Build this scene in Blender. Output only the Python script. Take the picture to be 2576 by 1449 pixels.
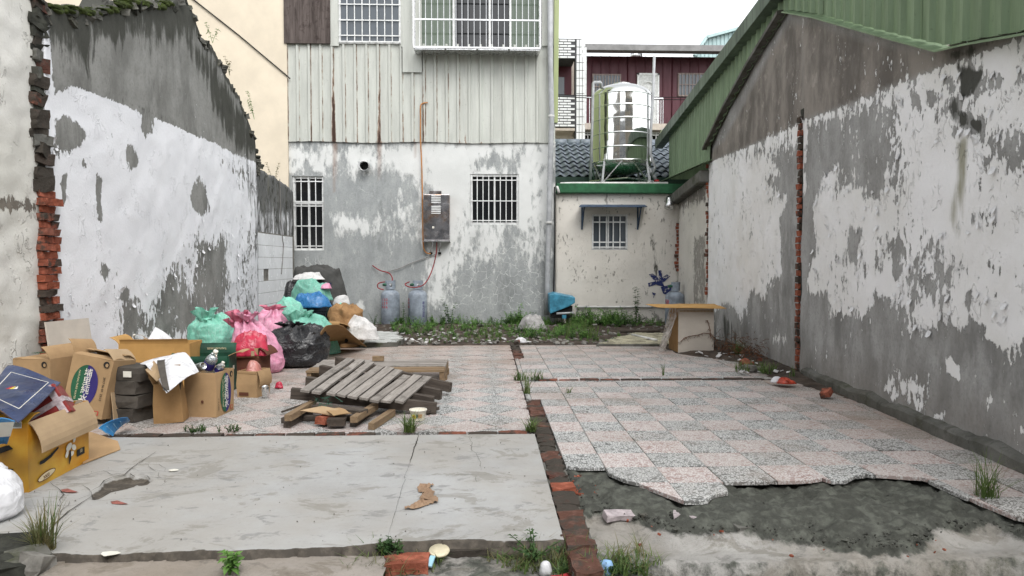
import bpy, bmesh, math, random
import numpy as np
from mathutils import Vector, Matrix, Euler, noise as mnoise

for _o in list(bpy.data.objects):
    bpy.data.objects.remove(_o)
SC = bpy.context.scene
COL = SC.collection
R = math.radians
rng = random.Random(7)

# ------------------------------------------------------------------ camera
FPX = 1800.0                       # focal length for a 2576-pixel-wide picture
CAMH = 1.2
YAW, PIT = R(2.0045), R(2.051)
cd = bpy.data.cameras.new('camera')
cd.sensor_width = 36.0
cd.lens = 36.0 * FPX / 2576.0
cd.clip_end = 900
cam = bpy.data.objects.new('camera', cd)
COL.objects.link(cam)
cam.location = (0, 0, CAMH)
cam.rotation_euler = (math.pi / 2 - PIT, 0, -YAW)
SC.camera = cam

# ------------------------------------------------------------------ world and sun (bright overcast)
SUN_EL, SUN_AZ = R(50), R(158)     # azimuth clockwise from +Y
w = bpy.data.worlds.new('World')
SC.world = w
w.use_nodes = True
wn = w.node_tree
wn.nodes.clear()
sky = wn.nodes.new('ShaderNodeTexSky')
sky.sky_type = 'NISHITA'
sky.sun_disc = False
sky.sun_elevation = SUN_EL
sky.sun_rotation = SUN_AZ
sky.air_density = 1.0
sky.dust_density = 1.0
sky.ozone_density = 1.0
hs = wn.nodes.new('ShaderNodeHueSaturation')
hs.inputs['Saturation'].default_value = 0.10       # cloud cover: nearly colourless light
bg = wn.nodes.new('ShaderNodeBackground')
bg.inputs['Strength'].default_value = 0.15
wo = wn.nodes.new('ShaderNodeOutputWorld')
wn.links.new(sky.outputs[0], hs.inputs['Color'])
wn.links.new(hs.outputs[0], bg.inputs['Color'])
wn.links.new(bg.outputs[0], wo.inputs['Surface'])
sl = bpy.data.lights.new('sun', 'SUN')
sl.energy = 0.75
sl.angle = R(35)
sl.color = (1.0, 0.97, 0.93)
sun = bpy.data.objects.new('sun', sl)
COL.objects.link(sun)
sun.location = (0, 0, 30)
_d = Vector((math.sin(SUN_AZ) * math.cos(SUN_EL), math.cos(SUN_AZ) * math.cos(SUN_EL), math.sin(SUN_EL)))
sun.rotation_euler = _d.to_track_quat('Z', 'Y').to_euler()
SC.view_settings.view_transform = 'Standard'
SC.view_settings.look = 'None'
SC.view_settings.exposure = 1.35
SC.view_settings.gamma = 1.0
SC.view_settings.use_curve_mapping = False
SC.render.engine = 'CYCLES'
SC.cycles.max_bounces = 8
SC.cycles.transparent_max_bounces = 12
SC.cycles.use_denoising = True

# ------------------------------------------------------------------ measuring helpers (survey of the place from the view)
_fw = Vector((math.sin(YAW) * math.cos(PIT), math.cos(YAW) * math.cos(PIT), -math.sin(PIT)))
_rt = Vector((math.cos(YAW), -math.sin(YAW), 0))
_up = _rt.cross(_fw)
_C = Vector((0, 0, CAMH))
def ray(x, y):
    return _fw + _rt * ((x - 1288) / FPX) - _up * ((y - 724.5) / FPX)
def gz(x, y, z=0.0):
    r = ray(x, y); return _C + r * ((z - CAMH) / r.z)
def py(x, y, Y):
    r = ray(x, y); return _C + r * (Y / r.y)
def px(x, y, X):
    r = ray(x, y); return _C + r * (X / r.x)
def ppl(x, y, p0, n):
    r = ray(x, y); return _C + r * ((Vector(p0) - _C).dot(n) / r.dot(n))

# ------------------------------------------------------------------ object helpers
def tag(o, label=None, cat=None, group=None, kind=None):
    if label: o['label'] = label
    if cat: o['category'] = cat
    if group: o['group'] = group
    if kind: o['kind'] = kind
    return o
def empty(name, loc, label, cat, group=None, rz=0.0):
    o = bpy.data.objects.new(name, None)
    COL.objects.link(o)
    o.location = loc
    o.rotation_euler = (0, 0, rz)
    o.empty_display_size = 0.1
    return tag(o, label, cat, group)
def put(name, me, parent=None, loc=None, rot=None):
    o = bpy.data.objects.new(name, me)
    COL.objects.link(o)
    if parent is not None: o.parent = parent
    if loc is not None: o.location = loc
    if rot is not None: o.rotation_euler = rot
    return o

class MB:
    """collects geometry of one part"""
    def __init__(s): s.v = []; s.f = []; s.m = []; s.mi = 0
    def add(s, vs, fs):
        b = len(s.v)
        s.v += [tuple(v) for v in vs]
        s.f += [tuple(b + i for i in f) for f in fs]
        s.m += [s.mi] * len(fs)
        return s
    def box(s, x0, x1, y0, y1, z0, z1, M=None):
        vs = [Vector((x, y, z)) for z in (z0, z1) for (x, y) in ((x0, y0), (x1, y0), (x1, y1), (x0, y1))]
        if M is not None: vs = [M @ v for v in vs]
        return s.add(vs, [(3, 2, 1, 0), (4, 5, 6, 7), (0, 1, 5, 4), (1, 2, 6, 5), (2, 3, 7, 6), (3, 0, 4, 7)])
    def cbox(s, cx, cy, cz, sx, sy, sz, M=None):
        return s.box(cx - sx / 2, cx + sx / 2, cy - sy / 2, cy + sy / 2, cz - sz / 2, cz + sz / 2, M)
    def bar(s, a, b, wd, th, up=(0, 0, 1)):
        a = Vector(a); b = Vector(b); d = (b - a).normalized()
        u = Vector(up)
        if abs(d.dot(u)) > .98: u = Vector((0, 1, 0))
        sd = d.cross(u).normalized(); u2 = sd.cross(d).normalized()
        vs = []
        for p in (a, b):
            for i, j in ((-1, -1), (1, -1), (1, 1), (-1, 1)):
                vs.append(p + sd * (i * wd / 2) + u2 * (j * th / 2))
        return s.add(vs, [(3, 2, 1, 0), (4, 5, 6, 7), (0, 1, 5, 4), (1, 2, 6, 5), (2, 3, 7, 6), (3, 0, 4, 7)])
    def tube(s, pts, r, n=8, cap=True):
        pts = [Vector(p) for p in pts]
        rings = []
        ref = None
        for i, p in enumerate(pts):
            d = (pts[min(i + 1, len(pts) - 1)] - pts[max(i - 1, 0)]).normalized()
            if ref is None:
                ref = Vector((0, 0, 1)) if abs(d.z) < .9 else Vector((1, 0, 0))
            a = d.cross(ref)
            if a.length < 1e-4: a = d.cross(Vector((0, 1, 0)))
            a.normalize(); b = a.cross(d).normalized(); ref = b
            rr = r[i] if isinstance(r, (list, tuple)) else r
            rings.append([p + (a * math.cos(2 * math.pi * k / n) + b * math.sin(2 * math.pi * k / n)) * rr for k in range(n)])
        vs = [v for rg in rings for v in rg]
        fs = []
        for i in range(len(pts) - 1):
            for k in range(n):
                k2 = (k + 1) % n
                fs.append((i * n + k, i * n + k2, (i + 1) * n + k2, (i + 1) * n + k))
        if cap:
            fs.append(tuple(range(n - 1, -1, -1)))
            fs.append(tuple((len(pts) - 1) * n + k for k in range(n)))
        return s.add(vs, fs)
    def lathe(s, prof, n=24, M=None, cap=True):
        vs = []; fs = []
        for (r, z) in prof:
            for k in range(n):
                a = 2 * math.pi * k / n
                v = Vector((r * math.cos(a), r * math.sin(a), z))
                vs.append(M @ v if M is not None else v)
        for i in range(len(prof) - 1):
            for k in range(n):
                k2 = (k + 1) % n
                fs.append((i * n + k, i * n + k2, (i + 1) * n + k2, (i + 1) * n + k))
        if cap:
            fs.append(tuple(range(n - 1, -1, -1)))
            fs.append(tuple((len(prof) - 1) * n + k for k in range(n)))
        return s.add(vs, fs)
    def prism(s, poly, d):
        """closed slab: poly = list of Vectors, d = extrusion vector"""
        n = len(poly); d = Vector(d)
        vs = [Vector(p) for p in poly] + [Vector(p) + d for p in poly]
        fs = [tuple(range(n - 1, -1, -1)), tuple(range(n, 2 * n))]
        for i in range(n):
            j = (i + 1) % n
            fs.append((i, j, n + j, n + i))
        return s.add(vs, fs)
    def mesh(s, name, mat, smooth=False):
        me = bpy.data.meshes.new(name)
        me.from_pydata(s.v, [], s.f)
        mats = mat if isinstance(mat, (list, tuple)) else [mat]
        for m in mats: me.materials.append(m)
        if len(mats) > 1: me.polygons.foreach_set('material_index', s.m)
        me.update()
        bm = bmesh.new(); bm.from_mesh(me)
        bmesh.ops.recalc_face_normals(bm, faces=bm.faces)
        bm.to_mesh(me); bm.free()
        if smooth: me.polygons.foreach_set('use_smooth', [True] * len(me.polygons))
        return me
    def build(s, name, mat, parent=None, smooth=False, loc=None, rot=None):
        return put(name, s.mesh(name, mat, smooth), parent, loc, rot)

def bev(o, wd, seg=1):
    m = o.modifiers.new('bevel', 'BEVEL'); m.width = wd; m.segments = seg; m.limit_method = 'ANGLE'; m.angle_limit = R(40)
    return o

# ------------------------------------------------------------------ material helpers
def c4(c): return (c[0], c[1], c[2], 1.0)
class NT:
    def __init__(s, name, rough=.8, metal=0.0, spec=.3):
        s.mat = bpy.data.materials.new(name)
        s.mat.use_nodes = True
        s.t = s.mat.node_tree
        s.t.nodes.clear()
        s.out = s.t.nodes.new('ShaderNodeOutputMaterial')
        s.b = s.t.nodes.new('ShaderNodeBsdfPrincipled')
        s.b.inputs['Roughness'].default_value = rough
        s.b.inputs['Metallic'].default_value = metal
        s.b.inputs['Specular IOR Level'].default_value = spec
        s.t.links.new(s.b.outputs[0], s.out.inputs['Surface'])
    def new(s, t): return s.t.nodes.new(t)
    def set(s, sock, v):
        if isinstance(v, bpy.types.NodeSocket): s.t.links.new(v, sock)
        elif isinstance(v, (tuple, list)) and len(v) == 3 and sock.type == 'RGBA': sock.default_value = c4(v)
        else: sock.default_value = v
    def pos(s): return s.new('ShaderNodeNewGeometry').outputs['Position']
    def obj(s): return s.new('ShaderNodeTexCoord').outputs['Object']
    def rand(s): return s.new('ShaderNodeObjectInfo').outputs['Random']
    def mapv(s, v, scale=(1, 1, 1), rot=(0, 0, 0), loc=(0, 0, 0)):
        n = s.new('ShaderNodeMapping'); s.set(n.inputs['Vector'], v)
        n.inputs['Scale'].default_value = scale; n.inputs['Rotation'].default_value = rot; n.inputs['Location'].default_value = loc
        return n.outputs[0]
    def noise(s, v, scale, detail=4, rough=.6, dist=0.0, color=False):
        n = s.new('ShaderNodeTexNoise'); s.set(n.inputs['Vector'], v)
        n.inputs['Scale'].default_value = scale; n.inputs['Detail'].default_value = detail
        n.inputs['Roughness'].default_value = rough; n.inputs['Distortion'].default_value = dist
        return n.outputs['Color' if color else 'Fac']
    def vor(s, v, scale, feature='F1', out='Distance', rnd=1.0):
        n = s.new('ShaderNodeTexVoronoi'); n.feature = feature; s.set(n.inputs['Vector'], v)
        n.inputs['Scale'].default_value = scale; n.inputs['Randomness'].default_value = rnd
        return n.outputs[out]
    def math(s, op, a, b=0.0, clamp=False):
        n = s.new('ShaderNodeMath'); n.operation = op; n.use_clamp = clamp
        s.set(n.inputs[0], a); s.set(n.inputs[1], b)
        return n.outputs[0]
    def vmath(s, op, a, b):
        n = s.new('ShaderNodeVectorMath'); n.operation = op
        s.set(n.inputs[0], a); s.set(n.inputs[1], b)
        return n.outputs[0]
    def step(s, v, lo, hi):
        n = s.new('ShaderNodeMapRange'); n.interpolation_type = 'SMOOTHSTEP'
        s.set(n.inputs['Value'], v); s.set(n.inputs['From Min'], lo); s.set(n.inputs['From Max'], hi)
        return n.outputs[0]
    def lin(s, v, lo, hi, a=0., b=1.):
        n = s.new('ShaderNodeMapRange')
        s.set(n.inputs['Value'], v)
        for k, x in zip(('From Min', 'From Max', 'To Min', 'To Max'), (lo, hi, a, b)): n.inputs[k].default_value = x
        return n.outputs[0]
    def mix(s, f, a, b, mode='MIX'):
        n = s.new('ShaderNodeMix'); n.data_type = 'RGBA'; n.blend_type = mode
        s.set(n.inputs[0], f); s.set(n.inputs[6], a); s.set(n.inputs[7], b)
        return n.outputs[2]
    def attr(s, name):
        n = s.new('ShaderNodeAttribute'); n.attribute_name = name
        return n.outputs['Fac']
    def sep(s, v):
        n = s.new('ShaderNodeSeparateXYZ'); s.set(n.inputs[0], v); return n.outputs
    def bump(s, h, strength=.5, dist=.01, nrm=None):
        n = s.new('ShaderNodeBump'); n.inputs['Strength'].default_value = strength; n.inputs['Distance'].default_value = dist
        s.set(n.inputs['Height'], h)
        if nrm is not None: s.set(n.inputs['Normal'], nrm)
        return n.outputs[0]
    def fin(s, color=None, rough=None, normal=None, **kw):
        if color is not None: s.set(s.b.inputs['Base Color'], color)
        if rough is not None: s.set(s.b.inputs['Roughness'], rough)
        if normal is not None: s.set(s.b.inputs['Normal'], normal)
        for k, v in kw.items(): s.set(s.b.inputs[k.replace('_', ' ')], v)
        return s.mat

def simple(name, col, rough=.6, metal=0.0, var=.15, scale=9.0, bump=.0, bscale=60., spec=.3, use_obj=False, randvar=0.0):
    """base colour with cloudy variation, grime speckle and optional fine relief"""
    t = NT(name, rough, metal, spec)
    p = t.obj() if use_obj else t.pos()
    n = t.noise(p, scale, 5, .65)
    dk = tuple(c * (1 - var * 1.6) for c in col); lt = tuple(min(1, c * (1 + var)) for c in col)
    c = t.mix(t.step(n, .3, .7), dk, lt)
    if randvar:
        c = t.mix(t.lin(t.rand(), 0, 1, 0, randvar), c, (.04, .035, .03))
    nrm = None
    if bump:
        nrm = t.bump(t.noise(p, bscale, 4, .6), bump, .004)
    r = t.lin(t.noise(p, scale * 2.3, 3), .3, .7, max(.02, rough - .1), min(1, rough + .1))
    return t.fin(c, r, nrm)

# ------------------------------------------------------------------ surface materials
def wall_material(name, paint, paint2, plast, plast2, brown=(.19, .165, .145), stretch=.45, nscale=5.0, amp=1.0, flake=1.0, crackcol=None, edge=.015, halo_k=.16, fleck=.0):
    t = NT(name, .85, 0, .2)
    p = t.pos()
    ps = t.mapv(p, (1, 1, stretch))
    n1 = t.noise(ps, nscale, 8, .68)
    n2 = t.noise(ps, nscale * 4, 7, .7)
    f = t.math('ADD', t.attr('peel'), t.math('MULTIPLY', t.math('SUBTRACT', n1, .5), amp * 1.5))
    f = t.math('ADD', f, t.math('MULTIPLY', t.math('SUBTRACT', n2, .5), amp * .8))
    if fleck:
        nf = t.noise(t.mapv(p, (1, 1, .55)), 19, 6, .62)
        zone = t.step(t.noise(p, 1.1, 4), .38, .62)
        f = t.math('ADD', f, t.math('MULTIPLY', t.math('MULTIPLY', t.math('SUBTRACT', nf, .5), zone), fleck))
    mask = t.step(f, .5 - edge, .5 + edge)
    cl = t.noise(p, 1.3, 5, .6)
    fine = t.noise(p, 34, 5, .7)
    pc = t.mix(t.step(cl, .35, .68), paint, paint2)
    pc = t.mix(t.math('MULTIPLY', t.step(fine, .6, .8), .22), pc, tuple(c * .62 for c in paint2))
    gc = t.mix(t.step(t.noise(ps, 3.1, 7, .7), .36, .64), plast, plast2)
    gc = t.mix(t.math('MULTIPLY', t.step(t.noise(ps, 1.7, 8, .72), .52, .66), .5), gc, tuple(c * .5 for c in plast))
    gc = t.mix(t.math('MULTIPLY', t.step(fine, .45, .75), .45), gc, tuple(c * .6 for c in plast))
    gb = t.mix(t.step(t.noise(ps, 2.6, 8, .72), .36, .64), brown, tuple(c * .5 for c in brown))
    gb = t.mix(t.math('MULTIPLY', t.step(t.noise(p, 5.0, 7, .7), .56, .68), .5), gb, tuple(min(1, c * 1.5) for c in brown))
    gc = t.mix(t.attr('tint'), gc, gb)
    col = t.mix(mask, pc, gc)
    # soft stain of the thin paint next to peeled edges
    halo = t.math('SUBTRACT', t.step(f, .34, .5), mask, True)
    col = t.mix(t.math('MULTIPLY', halo, halo_k), col, plast2)
    # streaky soiling
    pv = t.mapv(p, (1, 1, .12))
    nv = t.noise(pv, 9, 6, .7)
    dn = t.math('ADD', t.attr('dirt'), t.math('MULTIPLY', t.math('SUBTRACT', t.math('ADD', t.math('MULTIPLY', nv, .6), t.math('MULTIPLY', n1, .4)), .5), 3.8))
    col = t.mix(t.math('MULTIPLY', t.step(dn, .4, .85), .86), col, (.035, .036, .028))
    rn = t.math('MULTIPLY', t.attr('rust'), t.lin(t.noise(pv, 14, 4), .3, .7, .45, 1.15), True)
    col = t.mix(rn, col, (.19, .07, .02))
    mn = t.math('ADD', t.attr('moss'), t.math('MULTIPLY', t.math('SUBTRACT', nv, .5), 1.5))
    col = t.mix(t.math('MULTIPLY', t.step(mn, .3, .9), .75), col, (.17, .16, .07))
    h = t.math('MULTIPLY', t.math('SUBTRACT', 1.0, mask), .7)
    rid = t.math('ABSOLUTE', t.math('SUBTRACT', t.noise(t.mapv(p, (1, 1, .6)), 13, 4, .5, .2), .5))
    fl = t.math('MULTIPLY', t.math('SUBTRACT', 1.0, t.step(rid, .0, .03)), t.step(t.noise(p, 5.5, 3), .52, .62))
    h = t.math('ADD', h, t.math('MULTIPLY', t.math('MULTIPLY', fl, t.math('SUBTRACT', 1.0, mask)), .45 * flake))
    h = t.math('ADD', h, t.math('MULTIPLY', fine, .35))
    if crackcol is not None:
        warp = t.new('ShaderNodeVectorMath'); warp.operation = 'SCALE'; t.set(warp.inputs[0], t.noise(p, 5, 3, color=True)); warp.inputs['Scale'].default_value = .22
        pw = t.vmath('ADD', p, warp.outputs[0])
        e = t.vor(t.mapv(pw, (1, .02, 1.15)), 5.2, 'DISTANCE_TO_EDGE')
        wd = t.lin(t.noise(p, 9, 2), .35, .65, .003, .03)
        cr = t.math('SUBTRACT', 1.0, t.step(e, t.math('MULTIPLY', wd, .35), wd))
        cr = t.math('MULTIPLY', cr, t.step(t.math('ADD', t.attr('crack'), t.math('MULTIPLY', t.math('SUBTRACT', t.noise(p, 2.3, 3), .5), 1.8)), .35, .75))
        col = t.mix(t.math('MULTIPLY', cr, .8), col, crackcol)
    nrm = t.bump(h, .9, .011)
    return t.fin(col, .88, nrm)

M_LEFT = wall_material('left wall paint', (.81, .82, .845), (.76, .77, .80), (.19, .19, .178), (.285, .285, .27), nscale=4.2, amp=.85, fleck=2.2)
M_FRONTL = wall_material('front plaster', (.70, .69, .65), (.60, .59, .54), (.2, .18, .15), (.3, .27, .22), nscale=6, flake=2.0)
M_RIGHT = wall_material('right wall paint', (.85, .85, .86), (.76, .755, .74), (.255, .253, .245), (.385, .385, .38), brown=(.27, .245, .22), nscale=4.0, amp=1.0, flake=1.6, fleck=3.2, edge=.03)
M_REAR = wall_material('rear wall paint', (.66, .67, .655), (.57, .58, .565), (.27, .285, .285), (.36, .375, .37), stretch=.4, nscale=3.2, amp=.8, flake=.3, edge=.13, halo_k=0, crackcol=(.66, .67, .66))
M_HOUSE = wall_material('house plaster', (.66, .63, .575), (.57, .545, .495), (.3, .29, .26), (.36, .34, .31), nscale=6, flake=.8, fleck=2.4)
M_CREAM = simple('cream render', (.68, .60, .475), .9, var=.06, scale=1.2, bump=.15, bscale=120)

def brick_material(name, dirty, c0=(.27, .08, .045), c1=(.17, .058, .04)):
    t = NT(name, .92, 0, .15)
    p = t.pos()
    r = t.rand()
    c = t.mix(r, c0, c1)
    c = t.mix(t.step(t.noise(p, 18, 4), .45, .7), c, tuple(min(1, x * 1.35 + .02) for x in c0))
    d = t.step(t.math('ADD', t.noise(p, 7, 6, .7), t.lin(r, 0, 1, -.12, .12)), .62 - dirty, .75 - dirty)
    c = t.mix(t.math('MULTIPLY', d, .92), c, (.055, .05, .042))
    nrm = t.bump(t.noise(p, 45, 6, .7), .9, .01)
    return t.fin(c, .92, nrm)
M_BRICK = brick_material('red brick', .12)
M_BRICKD = brick_material('soiled brick', .27, (.19, .068, .044), (.13, .052, .038))
M_BRICKB = brick_material('blackened brick', .3, (.09, .04, .03), (.06, .035, .028))
M_BRICKS = brick_material('trodden brick', .16, (.105, .05, .036), (.08, .046, .036))

def terrazzo(name, matrix, matrix2, chip, chip2, th):
    t = NT(name, .6, 0, .35)
    p = t.pos()
    wv = t.new('ShaderNodeVectorMath'); wv.operation = 'SCALE'; t.set(wv.inputs[0], t.noise(p, 55, 2, color=True)); wv.inputs['Scale'].default_value = .018
    pw = t.vmath('ADD', t.mapv(p, (1, 1, .7)), wv.outputs[0])
    e = t.vor(pw, 58, 'DISTANCE_TO_EDGE')
    cell = t.sep(t.vor(pw, 58, 'F1', 'Color'))[0]
    m = t.step(e, th, th + .05)
    m = t.math('MULTIPLY', m, t.step(cell, .10, .16))
    cc = t.mix(cell, chip, chip2)
    mm = t.mix(t.step(t.noise(p, 5, 4), .35, .65), matrix, matrix2)
    c = t.mix(m, mm, cc)
    c = t.mix(t.lin(t.rand(), 0, 1, 0, .30), c, (.30, .285, .265))
    # trodden-in soil, red dust
    so = t.noise(p, .9, 7, .68)
    c = t.mix(t.math('MULTIPLY', t.step(so, .48, .72), .6), c, (.25, .20, .165))
    c = t.mix(t.math('MULTIPLY', t.step(t.noise(p, 3.4, 6, .7), .6, .8), .4), c, (.14, .125, .11))
    # brown film over the far and wall-side tiles
    film = t.attr('film')
    c = t.mix(t.math('MULTIPLY', film, t.lin(so, .3, .7, .35, 1.0), True), c, (.27, .20, .155))
    nrm = t.bump(t.noise(p, 70, 3), .25, .002)
    return t.fin(c, t.lin(so, .3, .7, .5, .85), nrm)
M_TPINK = terrazzo('pink terrazzo', (.29, .20, .185), (.39, .31, .29), (.62, .60, .585), (.53, .50, .485), .07)
M_TGREY = terrazzo('grey terrazzo', (.085, .09, .088), (.18, .185, .18), (.64, .645, .635), (.48, .49, .485), .08)

def concrete(name, a, b, dark, scale=1.5, moss=.0, bumpd=.006, attr=None, attrcol=(.05, .05, .042)):
    t = NT(name, .88, 0, .2)
    p = t.pos()
    n = t.noise(p, scale, 7, .65)
    c = t.mix(t.step(n, .3, .7), a, b)
    sp = t.noise(p, 42, 5, .7)
    c = t.mix(t.math('MULTIPLY', t.step(sp, .55, .75), .4), c, dark)
    br = t.step(t.noise(p, .8, 5, .6), .40, .60)
    c = t.mix(t.math('MULTIPLY', br, .42), c, (b[0] * .95, b[1] * .86, b[2] * .74))
    bl = t.step(t.noise(t.mapv(p, (1, 1.6, 1)), 4.5, 7, .7, .4), .56, .64)
    c = t.mix(t.math('MULTIPLY', bl, .55), c, tuple(x * .55 for x in b))
    b2 = t.step(t.noise(t.mapv(p, (1, 1.5, 1), (0, 0, .5)), 2.4, 8, .7, .5), .545, .60)
    c = t.mix(t.math('MULTIPLY', b2, .5), c, (b[0] * .6, b[1] * .56, b[2] * .48))
    if moss:
        c = t.mix(t.math('MULTIPLY', t.step(t.noise(p, 3.3, 6, .7), .62 - moss, .8 - moss), .85), c, (.055, .06, .032))
    if attr:
        an = t.math('ADD', t.attr(attr), t.math('MULTIPLY', t.math('SUBTRACT', t.noise(p, 12, 6, .7), .5), .9))
        c = t.mix(t.math('MULTIPLY', t.step(an, .4, .62), .95), c, t.mix(t.step(t.noise(p, 16, 4), .4, .7), attrcol, tuple(x * 2.3 for x in attrcol)))
    h = t.math('ADD', t.noise(p, 30, 6, .7), t.math('MULTIPLY', t.noise(p, 140, 2), .3))
    return t.fin(c, .88, t.bump(h, .55, bumpd))
M_SLAB = concrete('worn concrete slab', (.405, .41, .408), (.325, .325, .318), (.2, .198, .187), attr='hole', attrcol=(.05, .042, .033))
M_APRON = concrete('mossy concrete apron', (.37, .36, .34), (.26, .252, .235), (.13, .127, .112), 3.2, .09, .03, attr='hole', attrcol=(.048, .051, .043))
M_KERB = concrete('kerb concrete', (.33, .30, .27), (.25, .225, .195), (.15, .14, .12), 2.6, .06, .016)
M_PLINTH = concrete('plinth mortar', (.17, .168, .155), (.085, .085, .075), (.05, .05, .04), 3.0, .12, .012)
M_GROUND = concrete('mossy street asphalt', (.115, .11, .085), (.07, .07, .055), (.04, .04, .03), 1.1, .14, .012)
M_SOIL = simple('dark soil', (.062, .047, .036), .97, var=.35, scale=6, bump=1.0, bscale=45)
M_MORTAR = simple('grey mortar', (.21, .20, .18), .95, var=.3, scale=8, bump=.8, bscale=50)
M_DMORTAR = simple('black mossy mortar', (.04, .041, .033), .95, var=.4, scale=8, bump=1.0, bscale=40)
M_CRACK = simple('crack shadow', (.028, .025, .02), 1.0, var=.2)

# ------------------------------------------------------------------ walls with traced wear
def sdf(P, poly):
    P = np.asarray(P); poly = np.asarray(poly, float)
    a = poly; b = np.roll(poly, -1, 0)
    d = np.full(len(P), 1e9); ins = np.zeros(len(P), bool)
    for (x0, y0), (x1, y1) in zip(a, b):
        ex, ey = x1 - x0, y1 - y0
        L = ex * ex + ey * ey + 1e-12
        t = np.clip(((P[:, 0] - x0) * ex + (P[:, 1] - y0) * ey) / L, 0, 1)
        d = np.minimum(d, np.hypot(P[:, 0] - x0 - t * ex, P[:, 1] - y0 - t * ey))
        c = ((y0 > P[:, 1]) != (y1 > P[:, 1]))
        with np.errstate(divide='ignore', invalid='ignore'):
            xi = ex * (P[:, 1] - y0) / (ey if abs(ey) > 1e-12 else 1e-12) + x0
        ins ^= (c & (P[:, 0] < xi))
    return np.where(ins, -d, d)
def field(P, base, patches, conv, name=''):
    f = np.full(len(P), float(base))
    for poly, lev, soft in patches:
        q = [conv(x, y) for x, y in poly]
        sd = sdf(P, q)
        so = soft if (soft <= .025 or name != 'peel') else soft * 2.0
        if soft > .025: so = max(.03, min(so, .9 * float(-sd.min())))
        w_ = np.clip(.5 - sd / (2 * so), 0, 1)
        f = f * (1 - w_) + lev * w_
    return f
def put_attr(me, name, vals):
    a = me.attributes.new(name, 'FLOAT', 'POINT')
    a.data.foreach_set('value', np.asarray(vals, np.float32))

def wall_mesh(name, P0, P1, top, zb, thick, mat, res, attrs, side, jag=0.0, relief=.006, rscale=2.5, seed=0, holes=()):
    """front sheet of a wall from P0 to P1 (xy) with a free top profile, wear attributes, then its back, top and ends"""
    P0 = Vector((P0[0], P0[1], 0)); P1 = Vector((P1[0], P1[1], 0))
    dr = (P1 - P0).normalized(); L = (P1 - P0).length
    n = Vector((dr.y, -dr.x, 0)) * side
    nc = max(2, int(L / res)); tm = max(z for _, z in top); nr = max(2, int((tm - zb) / res))
    us = np.linspace(0, L, nc + 1)
    fr = np.linspace(0, 1, nr + 1)
    if holes:      # openings: put grid lines on their edges
        us = np.unique(np.round(np.concatenate([us] + [[h[0], h[1]] for h in holes]), 4)); nc = len(us) - 1
        fr = np.unique(np.round(np.concatenate([fr] + [[(h[2] - zb) / (tm - zb), (h[3] - zb) / (tm - zb)] for h in holes]), 5)); nr = len(fr) - 1
    tz = np.interp(us, [a for a, _ in top], [z for _, z in top])
    if jag:
        for i, u in enumerate(us):
            tz[i] += jag * (mnoise.noise(Vector((u * 3.1, seed, 0))) + .7 * mnoise.noise(Vector((u * 11, seed, 3))) + .5 * mnoise.noise(Vector((u * 29, seed, 7))))
    UZ = []; vs = []
    for i, u in enumerate(us):
        for j in range(nr + 1):
            z = zb + (tz[i] - zb) * fr[j]
            UZ.append((u, z))
            d = relief * mnoise.fractal(Vector((u * rscale, z * rscale, seed)), 1.0, 2.0, 4)
            vs.append(P0 + dr * u + n * d + Vector((0, 0, z)))
    W = nr + 1
    fs = [(i * W + j, (i + 1) * W + j, (i + 1) * W + j + 1, i * W + j + 1) for i in range(nc) for j in range(nr)
          if not any(h[0] < (us[i] + us[i + 1]) / 2 < h[1] and h[2] < zb + (tm - zb) * (fr[j] + fr[j + 1]) / 2 < h[3] for h in holes)]
    b = len(vs)
    for i, u in enumerate(us):
        vs.append(P0 + dr * u - n * thick + Vector((0, 0, zb))); vs.append(P0 + dr * u - n * thick + Vector((0, 0, tz[i] + (jag * mnoise.noise(Vector((u * 5, seed, 40))) if jag else 0))))
        UZ.append((u, zb)); UZ.append((u, tz[i]))
    for i in range(nc):
        fs.append((i * W + nr, (i + 1) * W + nr, b + 2 * i + 3, b + 2 * i + 1))
        fs.append((b + 2 * i, b + 2 * i + 1, b + 2 * i + 3, b + 2 * i + 2))
    fs.append(tuple([j for j in range(nr + 1)] + [b + 1, b]))
    e = nc * W
    fs.append(tuple([e + nr - j for j in range(nr + 1)] + [b + 2 * nc, b + 2 * nc + 1]))
    me = bpy.data.meshes.new(name)
    me.from_pydata([tuple(v) for v in vs], [], fs)
    bm = bmesh.new(); bm.from_mesh(me); bmesh.ops.recalc_face_normals(bm, faces=bm.faces); bm.to_mesh(me); bm.free()
    me.materials.append(mat)
    sm_ = np.zeros(len(me.polygons), bool); sm_[:len(fs) - 2 * nc - 2] = True
    me.polygons.foreach_set('use_smooth', sm_)
    def conv(x, y):
        p = ppl(x, y, P0, n); return ((p - P0).dot(dr), p.z)
    P = np.array(UZ)
    for k in ('peel', 'tint', 'dirt', 'rust', 'moss', 'crack'):
        base, pat = attrs.get(k, (0.0, []))
        fv = field(P, base, pat, conv, k)
        if jag and k == 'dirt':      # the broken crest is black with mould
            tp = np.interp(P[:, 0], us, tz); fv = np.maximum(fv, 1.5 - (tp - P[:, 1]) * 9)
        put_attr(me, k, fv)
    return me, conv, n

def crop(pts, ox, oy, k): return [(ox + k * x, oy + k * y) for x, y in pts]
A1 = lambda *p: crop(p, 0, 0, .3472)            # survey sheets of the left wall
A2 = lambda *p: crop(p, 0, 440.2, .3472)
B2 = lambda *p: crop(p, 1635, 0, .3905)         # survey sheets of the right wall
B3 = lambda *p: crop(p, 1635, 503.1, .4773)
C7 = lambda *p: crop(p, 691.8, 377.3, .3256)    # rear wall

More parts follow.
